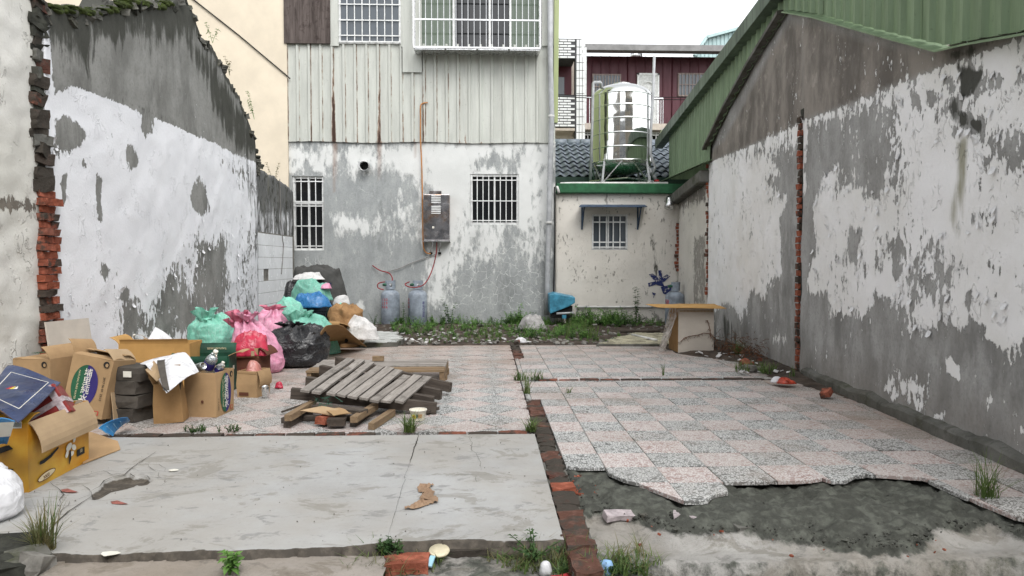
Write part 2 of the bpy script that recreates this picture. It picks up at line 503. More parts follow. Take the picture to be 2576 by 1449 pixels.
# ---- left boundary wall
XL = -3.70
LP0, LP1 = (XL, 6.18), (XL, 11.72)
def lw(x, y): p = px(x, y, XL); return (p.y - LP0[1], p.z)
ltop = [lw(x, y) for x, y in ((128, 42), (200, 30), (300, 14), (400, 8), (452, -4), (464, 2), (481, 19), (490, 47), (503, 82), (506, 91), (528, 116), (541, 135), (560, 164), (569, 189), (585, 217), (601, 245), (613, 270), (622, 296), (632, 333), (648, 358), (656, 384), (659, 402))]
ltop = [(0, ltop[0][1])] + ltop[1:]
us_ = [0]; tt_ = [ltop[0]]
for q in ltop[1:]:
    if q[0] > tt_[-1][0] + .01: tt_.append(q)
ltop = tt_
ltop.append((LP1[1] - LP0[1], ltop[-1][1] - .25))
paintline = A1((380, 560), (545, 625), (750, 705), (1000, 805), (1200, 885), (1400, 975), (1560, 1045), (1700, 1115), (1900, 1200))
attrs = dict(
    peel=(-.12, [
        (paintline + A1((2300, 1200), (2300, -900), (300, -900)), 1.0, .025),
        (A2((500, 820), (1100, 780), (1420, 480), (1620, 380), (1750, 300), (1900, 300), (1930, 1250), (480, 1330)), .36, .25),
        (A2((1230, 720), (1340, 660), (1380, 850), (1420, 430), (1520, 480), (1640, 420), (1660, 800), (1620, 1000), (1480, 1010), (1380, 1130), (1120, 1250), (1060, 1060), (1150, 960), (1170, 850)), .74, .10),
        (A2((900, 960), (1000, 940), (1020, 1060), (940, 1240), (890, 1100)), .9, .06),
        (A2((870, 900), (890, 840), (940, 820), (930, 900)), .95, .04),
        (A2((1440, 20), (1485, 100), (1515, 220), (1470, 300), (1400, 230), (1385, 140)), 1.1, .05),
        (A2((735, 640), (760, 630), (790, 710), (765, 755), (738, 740)), 1.1, .04),
        (A2((725, 520), (745, 530), (740, 575), (722, 570)), .9, .03),
        (A1((410, 860), (500, 850), (560, 870), (625, 980), (560, 1060), (480, 1110), (400, 1120), (395, 1000)), 1.1, .04),
        (A1((385, 560), (545, 625), (400, 680)), .8, .03),
        (A1((1020, 830), (1110, 850), (1100, 970), (1050, 980), (1030, 900)), 1.1, .04),
        (A1((920, 1080), (960, 1065), (1000, 1140), (990, 1230), (930, 1220)), 1.1, .04),
        (A1((605, 1140), (628, 1200), (612, 1225), (600, 1180)), 1.0, .03),
        (A1((700, 1260), (738, 1300), (745, 1640), (700, 1600)), .95, .04),
        (A1((1400, 1380), (1440, 1300), (1480, 1449), (1390, 1449)), .8, .05),
        (A1((440, 1240), (480, 1250), (480, 1500), (450, 1480)), .9, .04),
        (A1((1560, 1040), (1800, 1150), (1880, 1449), (1620, 1300)), .45, .12)]),
    dirt=(-.35, [
        (A1((330, 100), (1300, 100), (1420, 250), (1500, 330), (1900, 1000), (1920, 1200), (1720, 1110), (1600, 930), (1450, 520), (1300, 340), (1100, 370), (900, 320), (760, 340), (650, 520), (560, 560), (400, 560)), 1.0, .35),
        (A1((330, 0), (1300, -60), (1480, 220), (1300, 180), (1000, 170), (400, 260)), 1.25, .2),
        (A1((1440, 460), (1600, 640), (1900, 1040), (1900, 1180), (1660, 960)), 1.0, .25),
        (A1((1750, 1120), (1890, 1150), (1900, 1449), (1800, 1449)), .55, .15),
        (A2((1790, -20), (1890, -20), (1920, 950), (1850, 950), (1815, 400)), .62, .12),
        (A1((700, 690), (1600, 1060), (1600, 1020), (1100, 780), (720, 640)), .45, .15)]))
lm, lconv, _ = wall_mesh('ruined_wall', LP0, LP1, ltop, -.1, .28, M_LEFT, .04, attrs, 1, jag=.07, relief=.012)
left_wall = tag(put('ruined_wall', lm), 'tall broken white wall with peeling paint and mossy grey top on the left', 'wall', kind='thing')

# ---- near stretch of the left boundary wall, thick lumpy plaster above a ledge
fp0, fp1 = (XL - .02, 1.2), (XL - .02, 6.16)
attrs = dict(
    peel=(.05, [([(-900, 475), (-200, 488), (60, 492), (125, 520), (135, 545), (60, 535), (-900, 530)], .75, .06),
                ([(95, 110), (140, 60), (145, 520), (118, 520), (95, 330)], 1.0, .05)]),
    tint=(0, [([(-900, 470), (140, 470), (140, 560), (-900, 560)], .6, .1)]),
    dirt=(-.45, [([(-900, -400), (140, -400), (140, 45), (-900, 30)], .25, .2), ([(-900, 480), (-300, 485), (125, 500), (125, 520), (-900, 512)], .75, .07),
                 ([(88, 120), (140, 60), (145, 500), (118, 500), (88, 330)], .9, .06), ([(-900, 520), (130, 520), (130, 640), (-900, 640)], .0, .2)]),
    moss=(-.6, [([(-900, -400), (140, -400), (140, 120), (-900, 100)], .25, .3)]))
flm, _, _ = wall_mesh('plaster_wall', fp0, fp1, [(0, 4.9), (3.2, 4.75), (4.96, 3.95)], -.35, .25, M_FRONTL, .045, attrs, 1, jag=.03, relief=.02, rscale=4.5, seed=5)
front_wall = tag(put('plaster_wall', flm), 'near white plaster wall with lumpy flaking coat at left edge', 'wall', kind='thing')

# torn-off cross-wall: toothed brick ends standing out of the left wall
def rough_box(sx, sy, sz, seed, amp):
    m = MB(); m.box(-sx / 2, sx / 2, -sy / 2, sy / 2, -sz / 2, sz / 2)
    me = bpy.data.meshes.new('brick')
    bm = bmesh.new()
    vs = [bm.verts.new(v) for v in m.v]
    for f in m.f: bm.faces.new([vs[i] for i in f])
    bmesh.ops.subdivide_edges(bm, edges=bm.edges, cuts=1, use_grid_fill=True)
    for v in bm.verts:
        v.co += Vector((mnoise.noise(v.co * 21 + Vector((seed, 0, 0))), mnoise.noise(v.co * 21 + Vector((0, seed, 5))), mnoise.noise(v.co * 21 + Vector((9, 0, seed))))) * amp
    bmesh.ops.recalc_face_normals(bm, faces=bm.faces)
    bm.to_mesh(me); bm.free()
    return me
def brick_set(sx, sy, sz, mat, n=6, amp=.012):
    out = []
    for i in range(n):
        me = rough_box(sx * rng.uniform(.88, 1.05), sy, sz, i * 3.7, amp); me.materials.append(mat); out.append(me)
    return out
BR = brick_set(.21, .105, .058, M_BRICK)
BRD = brick_set(.21, .105, .058, M_BRICKD)
BRB = brick_set(.21, .105, .058, M_BRICKB)
SY0 = 6.11
z = -.05; k = 0
while z < 1.75:      # clean red teeth at eye level
    s_ = BR if rng.random() < .8 else BRD
    prot = rng.uniform(-.01, .03)
    if k % 2:
        put('brick', rng.choice(s_), left_wall, (XL - .06 + prot, SY0 + rng.uniform(-.008, .008), z + .03), (rng.uniform(-.03, .03), rng.uniform(-.03, .03), rng.uniform(-.05, .05)))
    else:
        for q in (-.115, .0):
            put('brick', rng.choice(s_), left_wall, (XL - .035 + q + prot, SY0 + .05 + rng.uniform(-.008, .02), z + .03), (0, rng.uniform(-.03, .03), R(90) + rng.uniform(-.06, .06)))
    put('brick', rng.choice(s_), left_wall, (XL - .08 + rng.uniform(-.02, .05), SY0 + .12 + rng.uniform(-.01, .03), z + .03), (0, 0, rng.uniform(-.1, .1)))
    z += .064; k += 1
lump = []
for i in range(7):
    me = rough_box(.13, .2, .10, i * 4.3 + 1, .03); me.materials.append((M_DMORTAR, M_BRICKB, M_BRICKB, M_DMORTAR, M_BRICKB, M_PLINTH, M_BRICKD)[i]); lump.append(me)
while z < 4.0:       # blackened rubble core higher up
    put('rubble_stone', rng.choice(lump), left_wall, (XL - .06 + rng.uniform(-.02, .015), SY0 + .03 + rng.uniform(-.03, .03), z + .05), (rng.uniform(-.2, .2), rng.uniform(-.2, .2), rng.uniform(-.3, .3)))
    put('rubble_stone', rng.choice(lump), left_wall, (XL - .14, SY0 - .01 + rng.uniform(-.02, .02), z + .03), (rng.uniform(-.2, .2), rng.uniform(-.2, .2), rng.uniform(-.3, .3)))
    z += .07
stub = MB(); stub.box(XL - .18, XL - .01, SY0 - .03, SY0 + .14, -.1, 1.76); stub.box(XL - .18, XL - .03, SY0 - .03, SY0 + .12, 1.765, 4.0)
sb_ = stub.build('mortar_core', M_MORTAR, left_wall)
# loose rubble along the broken crest
stone_meshes = []
for i in range(5):
    me = rough_box(.13, .11, .06, i * 5.1 + 2, .03); me.materials.append(M_DMORTAR if i % 2 else M_PLINTH); stone_meshes.append(me)
M_MOSS = simple('moss', (.05, .068, .016), .98, var=.4, scale=12, bump=1.0, bscale=70)
for (u0, z0), (u1, z1) in zip(ltop[:-1], ltop[1:]):
    nst = max(1, int(math.hypot(u1 - u0, z1 - z0) / .045))
    for i in range(nst):
        f = (i + rng.random()) / nst
        put('crest_stone', rng.choice(stone_meshes), left_wall, (XL - rng.uniform(.02, .2), LP0[1] + u0 + (u1 - u0) * f, z0 + (z1 - z0) * f + rng.uniform(-.09, .01)), (rng.uniform(-.5, .5), rng.uniform(-.4, .4), rng.uniform(0, 3)))
m = MB()
for i in range(380):
    f = i / 379
    u = .15 + 2.3 * f; zt = np.interp(u, [a for a, _ in ltop], [b for _, b in ltop])
    m.lathe([(.001, -.03), (.045, -.02), (.055, .005), (.03, .022), (.001, .028)], 7, Matrix.Translation((XL + rng.uniform(-.12, .005), LP0[1] + u, zt + rng.uniform(-.03, .02) + .03 * math.sin(u * 5))) @ Matrix.Diagonal((rng.uniform(.4, 1.3), rng.uniform(.4, 1.6), rng.uniform(.3, .9), 1)), cap=False)
o = m.build('moss_cushion', M_MOSS, left_wall, True); o['kind'] = 'stuff'
# timber stubs left in the beam pockets
M_OLDWOOD = None

# ---- lower mossy continuation wall with white tiles
tp0, tp1 = (XL - .06, 11.74), (XL - .06, 14.1)
def tw(x, y): p = px(x, y, XL - .06); return (p.y - tp0[1], p.z)
ttop = [(0, tw(662, 425)[1]), tw(680, 440), tw(700, 452), tw(725, 470), (2.36, tw(745, 486)[1])]
attrs = dict(peel=(.35, []), dirt=(.75, [([(650, 400), (760, 400), (760, 520), (650, 500)], 1.3, .25)]), moss=(.3, []))
tm_, _, _ = wall_mesh('low_ruin_wall', tp0, tp1, ttop, -.1, .25, M_LEFT, .05, attrs, 1, jag=.04, relief=.015, seed=11)
tile_wall = tag(put('low_ruin_wall', tm_), 'low mossy wall stump with white wall tiles behind the rubbish heap', 'wall', kind='thing')
M_WTILE = simple('white glazed tile', (.84, .86, .88), .22, var=.05, scale=2, spec=.5)
tm = MB().box(-.006, .006, -.147, .147, -.097, .097).mesh('wall_tile', M_WTILE)
zt0 = tw(700, 592)[1]
for i in range(8):
    for j in range(9):
        zc = zt0 - .1 - .2 * j
        yc = tp0[1] + .22 + .3 * i - (.0 if j % 2 else .0)
        if yc > tp1[1] - .1 or zc < -.05: continue
        if (i, j) in ((1, 3), (4, 6)): continue
        put('wall_tile', tm, tile_wall, (tp0[0] + .02, yc, zc))
MB().box(tp0[0] + .003, tp0[0] + .014, tp0[1] + .05, tp1[1] - .03, -.1, zt0 + .02).build('tile_bed', M_MORTAR, tile_wall)

# ---- right boundary (old gable end)
RA = Vector((2.985, 2.4, 0)); RB = Vector((3.66, 11.75, 0))
rdir = (RB - RA).normalized(); rn_ = Vector((rdir.y, -rdir.x, 0)) * -1
def rw(x, y): p = ppl(x, y, RA, rn_); return ((p - RA).dot(rdir), p.z)
rt_pts = [rw(x, y) for x, y in ((2383, 118), (2280, 92), (2150, 60), (2060, 36), (1985, 28), (1960, 62), (1900, 160), (1840, 265), (1785, 372))]
rtop = sorted([(0, rw(2383, 118)[1] - .02), (rt_pts[0][0] - .3, rt_pts[0][1] + .06)] + rt_pts)
LR = (RB - RA).length
rtop.append((LR, rtop[-1][1] - .05))
pl1 = B2((300, 1083), (390, 1045), (965, 800)); pl2 = B2((985, 772), (1230, 690), (1600, 540), (2000, 390), (2409, 240), (4200, -430))
attrs = dict(
    peel=(.06, [
        (B3((860, 130), (1250, 180), (2400, 180), (2400, 760), (1300, 540), (860, 500)), .36, .2),
        (B2((1600, 600), (2600, 180), (2600, 800), (2100, 760), (1900, 900), (1650, 760)), .30, .15),
        (B2((1000, 790), (1230, 700), (1580, 620), (1600, 1060), (1540, 1140), (1610, 1150), (1590, 1240), (1450, 1270), (1300, 1240), (1210, 1210), (1220, 1100), (1130, 1120), (1080, 1260), (1000, 1240)), .80, .06),
        (B2((1000, 1240), (1040, 1240), (1030, 1449), (1000, 1449)), .9, .05),
        (B2((760, 1010), (900, 930), (975, 900), (975, 1449), (850, 1449), (880, 1280), (740, 1170), (830, 1120)), .90, .06),
        (B2((450, 1010), (900, 830), (960, 880), (760, 1000), (480, 1060)), .40, .05),
        (B2((2140, 820), (2600, 860), (2600, 1100), (2150, 1090)), .78, .08),
        (B2((2150, 480), (2300, 440), (2280, 560), (2140, 600)), .7, .06),
        (B3((330, 590), (420, 540), (480, 640), (540, 480), (600, 520), (640, 430), (700, 400), (690, 180), (690, 100), (740, 0), (860, 0), (850, 150), (860, 280), (820, 420), (840, 520), (920, 500), (940, 600), (1150, 630), (1180, 530), (1290, 530), (1320, 600), (1340, 680), (1470, 690), (1560, 640), (1640, 690), (1700, 630), (1760, 690), (1770, 740), (1850, 770), (1900, 830), (1990, 800), (2600, 1000), (2600, 1900), (780, 1020), (440, 850), (330, 720)), .97, .05),
        (B3((1360, 380), (1440, 300), (1500, 300), (1560, 500), (1500, 570), (1380, 540)), .66, .1),
        (B3((1250, 215), (1325, 215), (1300, 390), (1260, 320)), .92, .04),
        (B3((1050, 170), (1110, 170), (1080, 300), (1060, 300)), .8, .04),
        (B3((1660, 460), (1700, 480), (1690, 600), (1650, 560)), .85, .05),
        (B3((1190, 960), (1300, 860), (1350, 920), (1500, 930), (1500, 980), (1440, 1100), (1340, 1070), (1200, 1000)), .42, .06),
        (B3((1500, 1130), (1575, 1090), (1550, 1170), (1500, 1160)), .2, .04),
        (B3((1570, 820), (1620, 870), (1630, 940), (1560, 900)), .0, .03),
        (B3((640, 690), (740, 700), (740, 780), (640, 770)), .5, .05),
        (B2((1920, 520), (1960, 510), (1970, 580), (1930, 590)), 1.0, .03),
        (B2((2000, 430), (2130, 470), (2080, 590), (2010, 600)), 1.2, .04),
        (B2((1920, 640), (2000, 600), (2000, 720), (1910, 720)), 1.0, .04),
        (B2((2060, 750), (2140, 780), (2120, 870), (2060, 820)), 1.2, .03),
        (B2((2010, 740), (2035, 730), (2030, 800), (2005, 800)), 1.2, .03),
        (B2((1950, 820), (1990, 820), (1980, 890), (1950, 890)), 1.1, .03),
        (B2((1680, 610), (1740, 610), (1740, 700), (1690, 690)), .9, .03),
        (B2((1790, 600), (1840, 560), (1860, 640), (1800, 680)), .9, .03),
        (pl1 + B2((985, 792), (985, -800), (200, -800)), 1.0, .02),
        (pl2 + B2((4200, -1500), (985, -1500)), 1.0, .02)]),
    tint=(0, [(pl1 + B2((985, 792), (985, -800), (200, -800)), 1.0, .03), (pl2 + B2((4200, -1500), (985, -1500)), 1.0, .03),
              (B2((880, 70), (1400, 160), (1850, 280), (1800, 330), (1400, 260), (1040, 140), (900, 150), (780, 340), (480, 900), (380, 990), (370, 940), (700, 400)), .15, .05),
              (B3((380, 700), (780, 950), (1971, 1420), (2600, 1700), (2600, 1300), (1700, 1050), (1200, 900), (780, 800)), .45, .25)]),
    dirt=(-.4, [
        (B2((1850, 360), (2600, 60), (2600, 130), (2120, 330), (2080, 400), (1960, 400)), .75, .08),
        (B2((1985, 430), (2140, 465), (2090, 600), (2010, 640), (1995, 520)), 1.9, .05),
        (B2((1920, 640), (2000, 600), (2020, 740), (1990, 900), (1910, 720)), .9, .06),
        (B2((2060, 750), (2140, 780), (2120, 870), (2060, 820)), 1.7, .03),
        (B2((2005, 735), (2035, 730), (2030, 800), (2005, 800)), 1.7, .03),
        (B3((300, 640), (380, 600), (480, 720), (780, 900), (1300, 1080), (1971, 1380), (2600, 1650), (2600, 1900), (780, 1040), (300, 800)), .5, .14),
        (B3((330, 560), (440, 640), (480, 830), (330, 760)), .55, .12),
        (B2((700, 860), (960, 760), (960, 800), (700, 900)), .3, .06),
        (B2((400, 640), (900, 560), (1300, 640), (1000, 760), (420, 980)), -.05, .3)]),
    moss=(-.6, [
        (B2((1960, 900), (2060, 830), (2060, 1100), (2040, 1420), (1930, 1420), (1960, 1150)), 1.1, .12),
        (B3((1580, 0), (1650, 0), (1680, 200), (1600, 300), (1580, 150)), .6, .1),
        (B3((900, 960), (1300, 1120), (1971, 1420), (1971, 1300), (1300, 1010)), .15, .15)]))
rm_, rconv, _ = wall_mesh('gable_wall', RA.xy, RB.xy, rtop, -.15, .25, M_RIGHT, .04, attrs, -1, jag=.0, relief=.012, seed=21)
right_wall = tag(put('gable_wall', rm_), 'long peeling white and grey gable wall along the right side', 'wall', kind='thing')
# brick teeth in the two vertical seams
def on_r(u, z, out=0.0): return RA + rdir * u + rn_ * out + Vector((0, 0, z))
rang = math.atan2(rdir.y, rdir.x)
BRS = brick_set(.075, .07, .056, M_BRICK, 6, .01)
BRSD = brick_set(.075, .07, .056, M_BRICKD, 4, .01)
u_seam = rw(2012, 700)[0]
z0, z1 = 0.02, rw(2020, 285)[1]
z = z0
while z < z1:
    put('brick', rng.choice(BRS if rng.random() < .75 else BRSD), right_wall, on_r(u_seam + rng.uniform(-.008, .008), z, rng.uniform(-.012, .006)), (0, 0, rang + rng.uniform(-.05, .05)))
    z += .071
sm = MB(); sm.bar(on_r(u_seam, -.05, -.01), on_r(u_seam, z1 + .05, -.01), .022, .095, rdir); sm.build('seam_mortar', M_DMORTAR, right_wall)
z = .62
while z < 2.85:
    put('brick', rng.choice(BRS if rng.random() < .8 else BRSD), right_wall, on_r(LR + .03, z, rng.uniform(-.05, .015)), (0, 0, rang + rng.uniform(-.08, .08)))
    z += .07
# plinth along the foot of the near part
pm = MB()
NP = 130
for i in range(NP + 1):
    u = .0 + (rw(2030, 945)[0] - .0) * i / NP
    wd = .06 + .018 * mnoise.noise(Vector((u * 2, 3, 0))) + .012 * mnoise.noise(Vector((u * 11, 3, 0))); hh = .085 + .025 * mnoise.noise(Vector((u * 3, 9, 0))) + .014 * mnoise.noise(Vector((u * 13, 9, 0)))
    pm.v += [tuple(on_r(u, -.15, wd)), tuple(on_r(u, hh * .8, wd * .95)), tuple(on_r(u, hh, wd * .75)), tuple(on_r(u, hh + .02, -.02)), tuple(on_r(u, -.15, -.02))]
for i in range(NP):
    for j in range(5):
        pm.f.append((i * 5 + j, (i + 1) * 5 + j, (i + 1) * 5 + (j + 1) % 5, i * 5 + (j + 1) % 5)); pm.m.append(0)
pm.build('plinth', M_PLINTH, right_wall)

# ---- short end wall between the gable wall and the small house
EA = RB + rdir * .06 + rn_ * -.0; EB = RB + rdir * 2.5
attrs = dict(peel=(.12, [([(1690, 460), (1775, 430), (1775, 505), (1690, 530)], .8, .05), ([(1745, 600), (1775, 590), (1775, 770), (1745, 770)], .62, .05)]),
             tint=(.15, [([(1690, 460), (1775, 430), (1775, 505), (1690, 530)], .6, .05)]), dirt=(-.5, [([(1690, 740), (1780, 740), (1780, 900), (1690, 900)], .2, .2)]))
em, _, _ = wall_mesh('end_wall', EA.xy, EB.xy, [(0, 2.66), (2.44, 2.5)], -.15, .22, M_HOUSE, .05, attrs, -1, relief=.008, seed=31)
end_wall = tag(put('end_wall', em), 'narrow cream end wall with broken brick edges beside the small house', 'wall', kind='thing')
eL = (EB - EA).length
def on_e(u, z, out=0.0): return EA + rdir * u + rn_ * out + Vector((0, 0, z))
for z in [1.05 + .07 * i for i in range(14)]:
    put('brick', rng.choice(BRS), end_wall, on_e(eL + .01, z, rng.uniform(-.01, .05)), (0, 0, rang + rng.uniform(-.2, .2)))
bm_ = MB(); bm_.prism([on_e(-.1, 2.52, .16), on_e(eL + .25, 2.36, .16), on_e(eL + .25, 2.56, .16), on_e(-.1, 2.72, .16)], -rn_ * .3)
bev(bm_.build('lintel_beam', M_PLINTH, end_wall), .02)

# ------------------------------------------------------------------ floors
gm = MB(); gm.add([(-250, -250, -.42), (250, -250, -.42), (250, 350, -.42), (-250, 350, -.42)], [(0, 1, 2, 3)])
tag(gm.build('ground', M_GROUND), kind='structure')
M_JOINT = simple('joint grime', (.045, .042, .036), 1.0, var=.3, scale=10)

def grid_sheet(name, x0, x1, y0, y1, res, zf, mat, attrs=None, parent=None, smooth=True):
    nx, ny = max(2, int((x1 - x0) / res)), max(2, int((y1 - y0) / res))
    XX, YY = np.meshgrid(np.linspace(x0, x1, nx + 1), np.linspace(y0, y1, ny + 1), indexing='ij')
    P = np.stack([XX.ravel(), YY.ravel()], 1)
    vals = {k: f(P) for k, f in (attrs or {}).items()}
    Z = zf(P, vals)
    me = bpy.data.meshes.new(name)
    W = ny + 1
    fs = [(i * W + j, (i + 1) * W + j, (i + 1) * W + j + 1, i * W + j + 1) for i in range(nx) for j in range(ny)]
    me.from_pydata(np.column_stack([P, Z]).tolist(), [], fs)
    me.materials.append(mat)
    for k, v in vals.items(): put_attr(me, k, v)
    if smooth: me.polygons.foreach_set('use_smooth', [True] * len(me.polygons))
    return put(name, me, parent)
def fb(P, s, seed, oct=4):
    return np.array([mnoise.fractal(Vector((x * s, y * s, seed)), 1.0, 2.0, oct) for x, y in P])
G8 = lambda *p: crop(p, 1383.6, 1069.1, .4629)     # survey sheet of the broken front right
def gpoly(pts, z=0.0): return [tuple(gz(x, y, z).xy) for x, y in pts]

# broken front edge of the tiled floor
edge8 = G8((78, 215), (145, 225), (200, 236), (298, 237), (318, 265), (400, 295), (490, 325), (648, 325), (690, 375), (740, 430), (893, 432), (892, 400), (925, 378), (978, 362), (985, 332), (1100, 330), (1215, 329), (1242, 318), (1262, 330), (1400, 335), (1480, 330), (1520, 312), (1560, 330), (1655, 328), (1672, 300), (1695, 290), (1750, 281), (1860, 290), (1960, 297), (2080, 302), (2100, 320), (2170, 350), (2250, 388), (2430, 425), (2455, 460), (2500, 500), (2600, 540), (2800, 600))
_uv = [(-1.2, 1.2), (-.7, 1.12), (-.5, 1.0), (-.02, 1.0), (0, .62), (.2, .22), (.4, 0), (.995, 0), (1.002, -1.0), (1.42, -1.0), (1.47, -.82), (1.66, -.66), (1.9, -.54), (1.97, -.3), (2.0, 0), (2.8, 0), (2.93, .08), (2.99, 0), (3.3, 0), (3.65, .05), (3.9, .14), (3.98, 0), (4.26, 0), (4.42, .16), (4.6, .3), (4.86, .36), (5.2, .26), (5.5, .16), (5.78, .1), (5.80, -.2), (5.84, -.95), (5.95, -1.5), (6.02, -2.1), (6.1, -3), (9, -3.4)]
_x0, _y0 = gz(1522.4, 1174.6).x, 3.837
exy = [(_x0 + u * .301, _y0 + v * .301) for u, v in _uv]      # the break follows joints and snaps across corners
ex_, ey_ = [], []
for x, y in exy:
    if not ex_ or x > ex_[-1] + .004: ex_.append(x); ey_.append(y)
    else: ey_[-1] = min(ey_[-1], y)
def front_edge(x): return float(np.interp(x, ex_, ey_))
dark8 = gpoly(G8((40, 180), (120, 420), (170, 520), (240, 470), (340, 490), (460, 505), (600, 545), (680, 572), (830, 572), (1000, 565), (1110, 560), (1250, 590), (1330, 605), (1480, 612), (1600, 642), (1750, 662), (1900, 662), (2040, 642), (2090, 590), (2100, 560), (2200, 555), (2350, 545), (2400, 530), (2600, 600), (3200, 900), (3200, 200)), -.05)
FR_Y = gz(2000, 1437, -.11).y
def apron_z(P, vals):
    d = vals['hole']
    n = fb(P, 3.0, 2); n2 = fb(P, 14, 5)
    n3 = fb(P, 27, 9, 3)
    z = -.105 + .012 * n + .004 * n2 + np.clip(d, 0, 1) * (.072 + .022 * n + .022 * n2 + .012 * n3)
    fe_ = np.array([front_edge(x) for x in P[:, 0]])
    z = np.where(P[:, 1] > fe_ - .03, np.minimum(z, -.026), z)
    lip = np.clip((FR_Y + .05 + .03 * n2 - P[:, 1]) / .07, 0, 1)
    z = z - lip * (.28) + np.where(lip > 0, 0, .0)
    z -= .02 * np.clip((FR_Y + .35 - P[:, 1]) / .3, 0, 1)
    return z
apron = grid_sheet('apron', .40, 3.25, FR_Y - .25, 4.6, .02, apron_z, M_APRON,
                   {'hole': lambda P: np.maximum(np.clip(.5 - sdf(P, dark8) / .12, 0, 1), np.clip(.52 - np.abs(P[:, 1] - FR_Y - .03) * 2.6, 0, .5) + np.clip((.75 - P[:, 0]) * 1.2, 0, .25))})
tag(apron, kind='structure')

# sub-floor below the tiles
sub = MB(); sub.box(.34, 3.75, 4.5, 10.36, -.3, -.028); 
tag(sub.build('mortar_bed', M_JOINT), kind='structure')
sub = MB(); sub.box(-3.72, .335, 4.99, 10.36, -.3, -.024)
sub_left = tag(sub.build('mortar_bed', M_JOINT), kind='structure')

TS = .301
def tile_mesh(poly, mat, thick=.024, ch=.004):
    """tile slab with a worn chamfer; poly is counter-clockwise around its centre"""
    c = sum((Vector((x, y)) for x, y in poly), Vector((0, 0))) / len(poly)
    v = []
    for k, (zz, s_) in enumerate(((-thick, 0), (-ch * .5, 0), (0, ch))):
        for x, y in poly:
            d = Vector((x, y)) - c; L = d.length or 1
            q = c + d * (max(0, L - s_) / L)
            v.append((q.x, q.y, zz))
    n = len(poly); f = [tuple(range(2 * n, 3 * n))]
    for k in range(2):
        for i in range(n):
            j = (i + 1) % n
            f.append((k * n + i, k * n + j, (k + 1) * n + j, (k + 1) * n + i))
    me = bpy.data.meshes.new('floor_tile'); me.from_pydata(v, [], f); me.materials.append(mat); me.update()
    return me
def put_tile(me, par):
    c = Vector(np.mean([v.co for v in me.vertices], 0)); c.z = 0
    me.transform(Matrix.Translation(-c))
    return put('floor_tile', me, par, (c.x, c.y, rng.uniform(-.004, .0015)), (rng.uniform(-.006, .006), rng.uniform(-.006, .006), rng.uniform(-.004, .004)))
def set_film(o, me, val):
    put_attr(me, 'film', [val] * len(me.vertices))

def clip_half(poly, a, b, c):
    """keep a*x+b*y<=c"""
    out = []
    for i in range(len(poly)):
        p, q = poly[i], poly[(i + 1) % len(poly)]
        dp, dq = a * p[0] + b * p[1] - c, a * q[0] + b * q[1] - c
        if dp <= 0: out.append(p)
        if dp * dq < 0:
            t = dp / (dp - dq); out.append((p[0] + (q[0] - p[0]) * t, p[1] + (q[1] - p[1]) * t))
    return out
def area(poly): return .5 * sum(p[0] * q[1] - q[0] * p[1] for p, q in zip(poly, poly[1:] + poly[:1]))

floor_right = tag(bpy.data.objects.new('tiled_floor', None), kind='structure'); COL.objects.link(floor_right)
floor_left = tag(bpy.data.objects.new('tiled_floor', None), kind='structure'); COL.objects.link(floor_left)
X0 = gz(1522.4, 1174.6).x
Y0 = 3.837
def soil_edge(y):     # wall-side soil covers the tiles
    pts = gpoly([(1700, 888), (1760, 897), (1860, 912), (1930, 945), (2010, 965), (2080, 985), (2140, 1003)])
    return float(np.interp(y, [p[1] for p in pts][::-1], [p[0] for p in pts][::-1], right=pts[0][0], left=9))
def film_at(x, y):
    wallx = RA.x + (y - RA.y) * rdir.x / rdir.y
    f = max(0, 1 - (wallx - x) / .9) * (.85 if 4.6 < y < 7.4 else .5)
    return min(.85, f + max(0, (y - 8.2) * .28))
g = .002
for iy in range(-4, 22):
    y0 = Y0 + iy * TS; y1 = y0 + TS
    if y0 > 10.3: break
    for ix in range(-2, 11):
        x0 = X0 + ix * TS; x1 = x0 + TS
        ymid = (y0 + y1) / 2
        xl = .465 if (ymid < 6.3 or ymid > 8.9) else .345
        wallx = RA.x + (ymid - RA.y) * rdir.x / rdir.y - .02
        a, b = max(x0, xl), min(x1, wallx)
        if b - a < .03: continue
        if soil_edge(ymid) < a - .05: continue
        spans = [(y0, min(y1, 10.33))]
        for (s0, s1) in ((7.19, 7.27),):
            spans2 = []
            for (p_, q_) in spans:
                if q_ <= s0 or p_ >= s1: spans2.append((p_, q_))
                else:
                    if p_ < s0 - .02: spans2.append((p_, s0))
                    if q_ > s1 + .02: spans2.append((s1, q_))
            spans = spans2
        for (p_, q_) in spans:
            mat = M_TPINK if (ix + iy) % 2 else M_TGREY
            fe = [front_edge(a + (b - a) * k / 20) for k in range(21)]
            if max(fe) > p_ + .002:
                if min(fe) >= q_ - .02: continue
                pts = []
                for k in range(21):
                    xx = a + g + (b - a - 2 * g) * k / 20
                    yy = max(p_ + g, fe[k] + (.007 * mnoise.noise(Vector((xx * 70, 1, 0))) if abs((fe[k] - Y0) / TS - round((fe[k] - Y0) / TS)) > .03 else 0))
                    if yy < q_ - .004: pts.append((xx, yy))
                if len(pts) < 3: continue
                poly = pts + [(pts[-1][0], q_ - g), (pts[0][0], q_ - g)]
            else:
                poly = [(a + g, p_ + g), (b - g, p_ + g), (b - g, q_ - g), (a + g, q_ - g)]
            me = tile_mesh(poly, mat, .02)
            cx, cy = (a + b) / 2, (p_ + q_) / 2
            set_film(None, me, film_at(cx, cy))
            put_tile(me, floor_right)
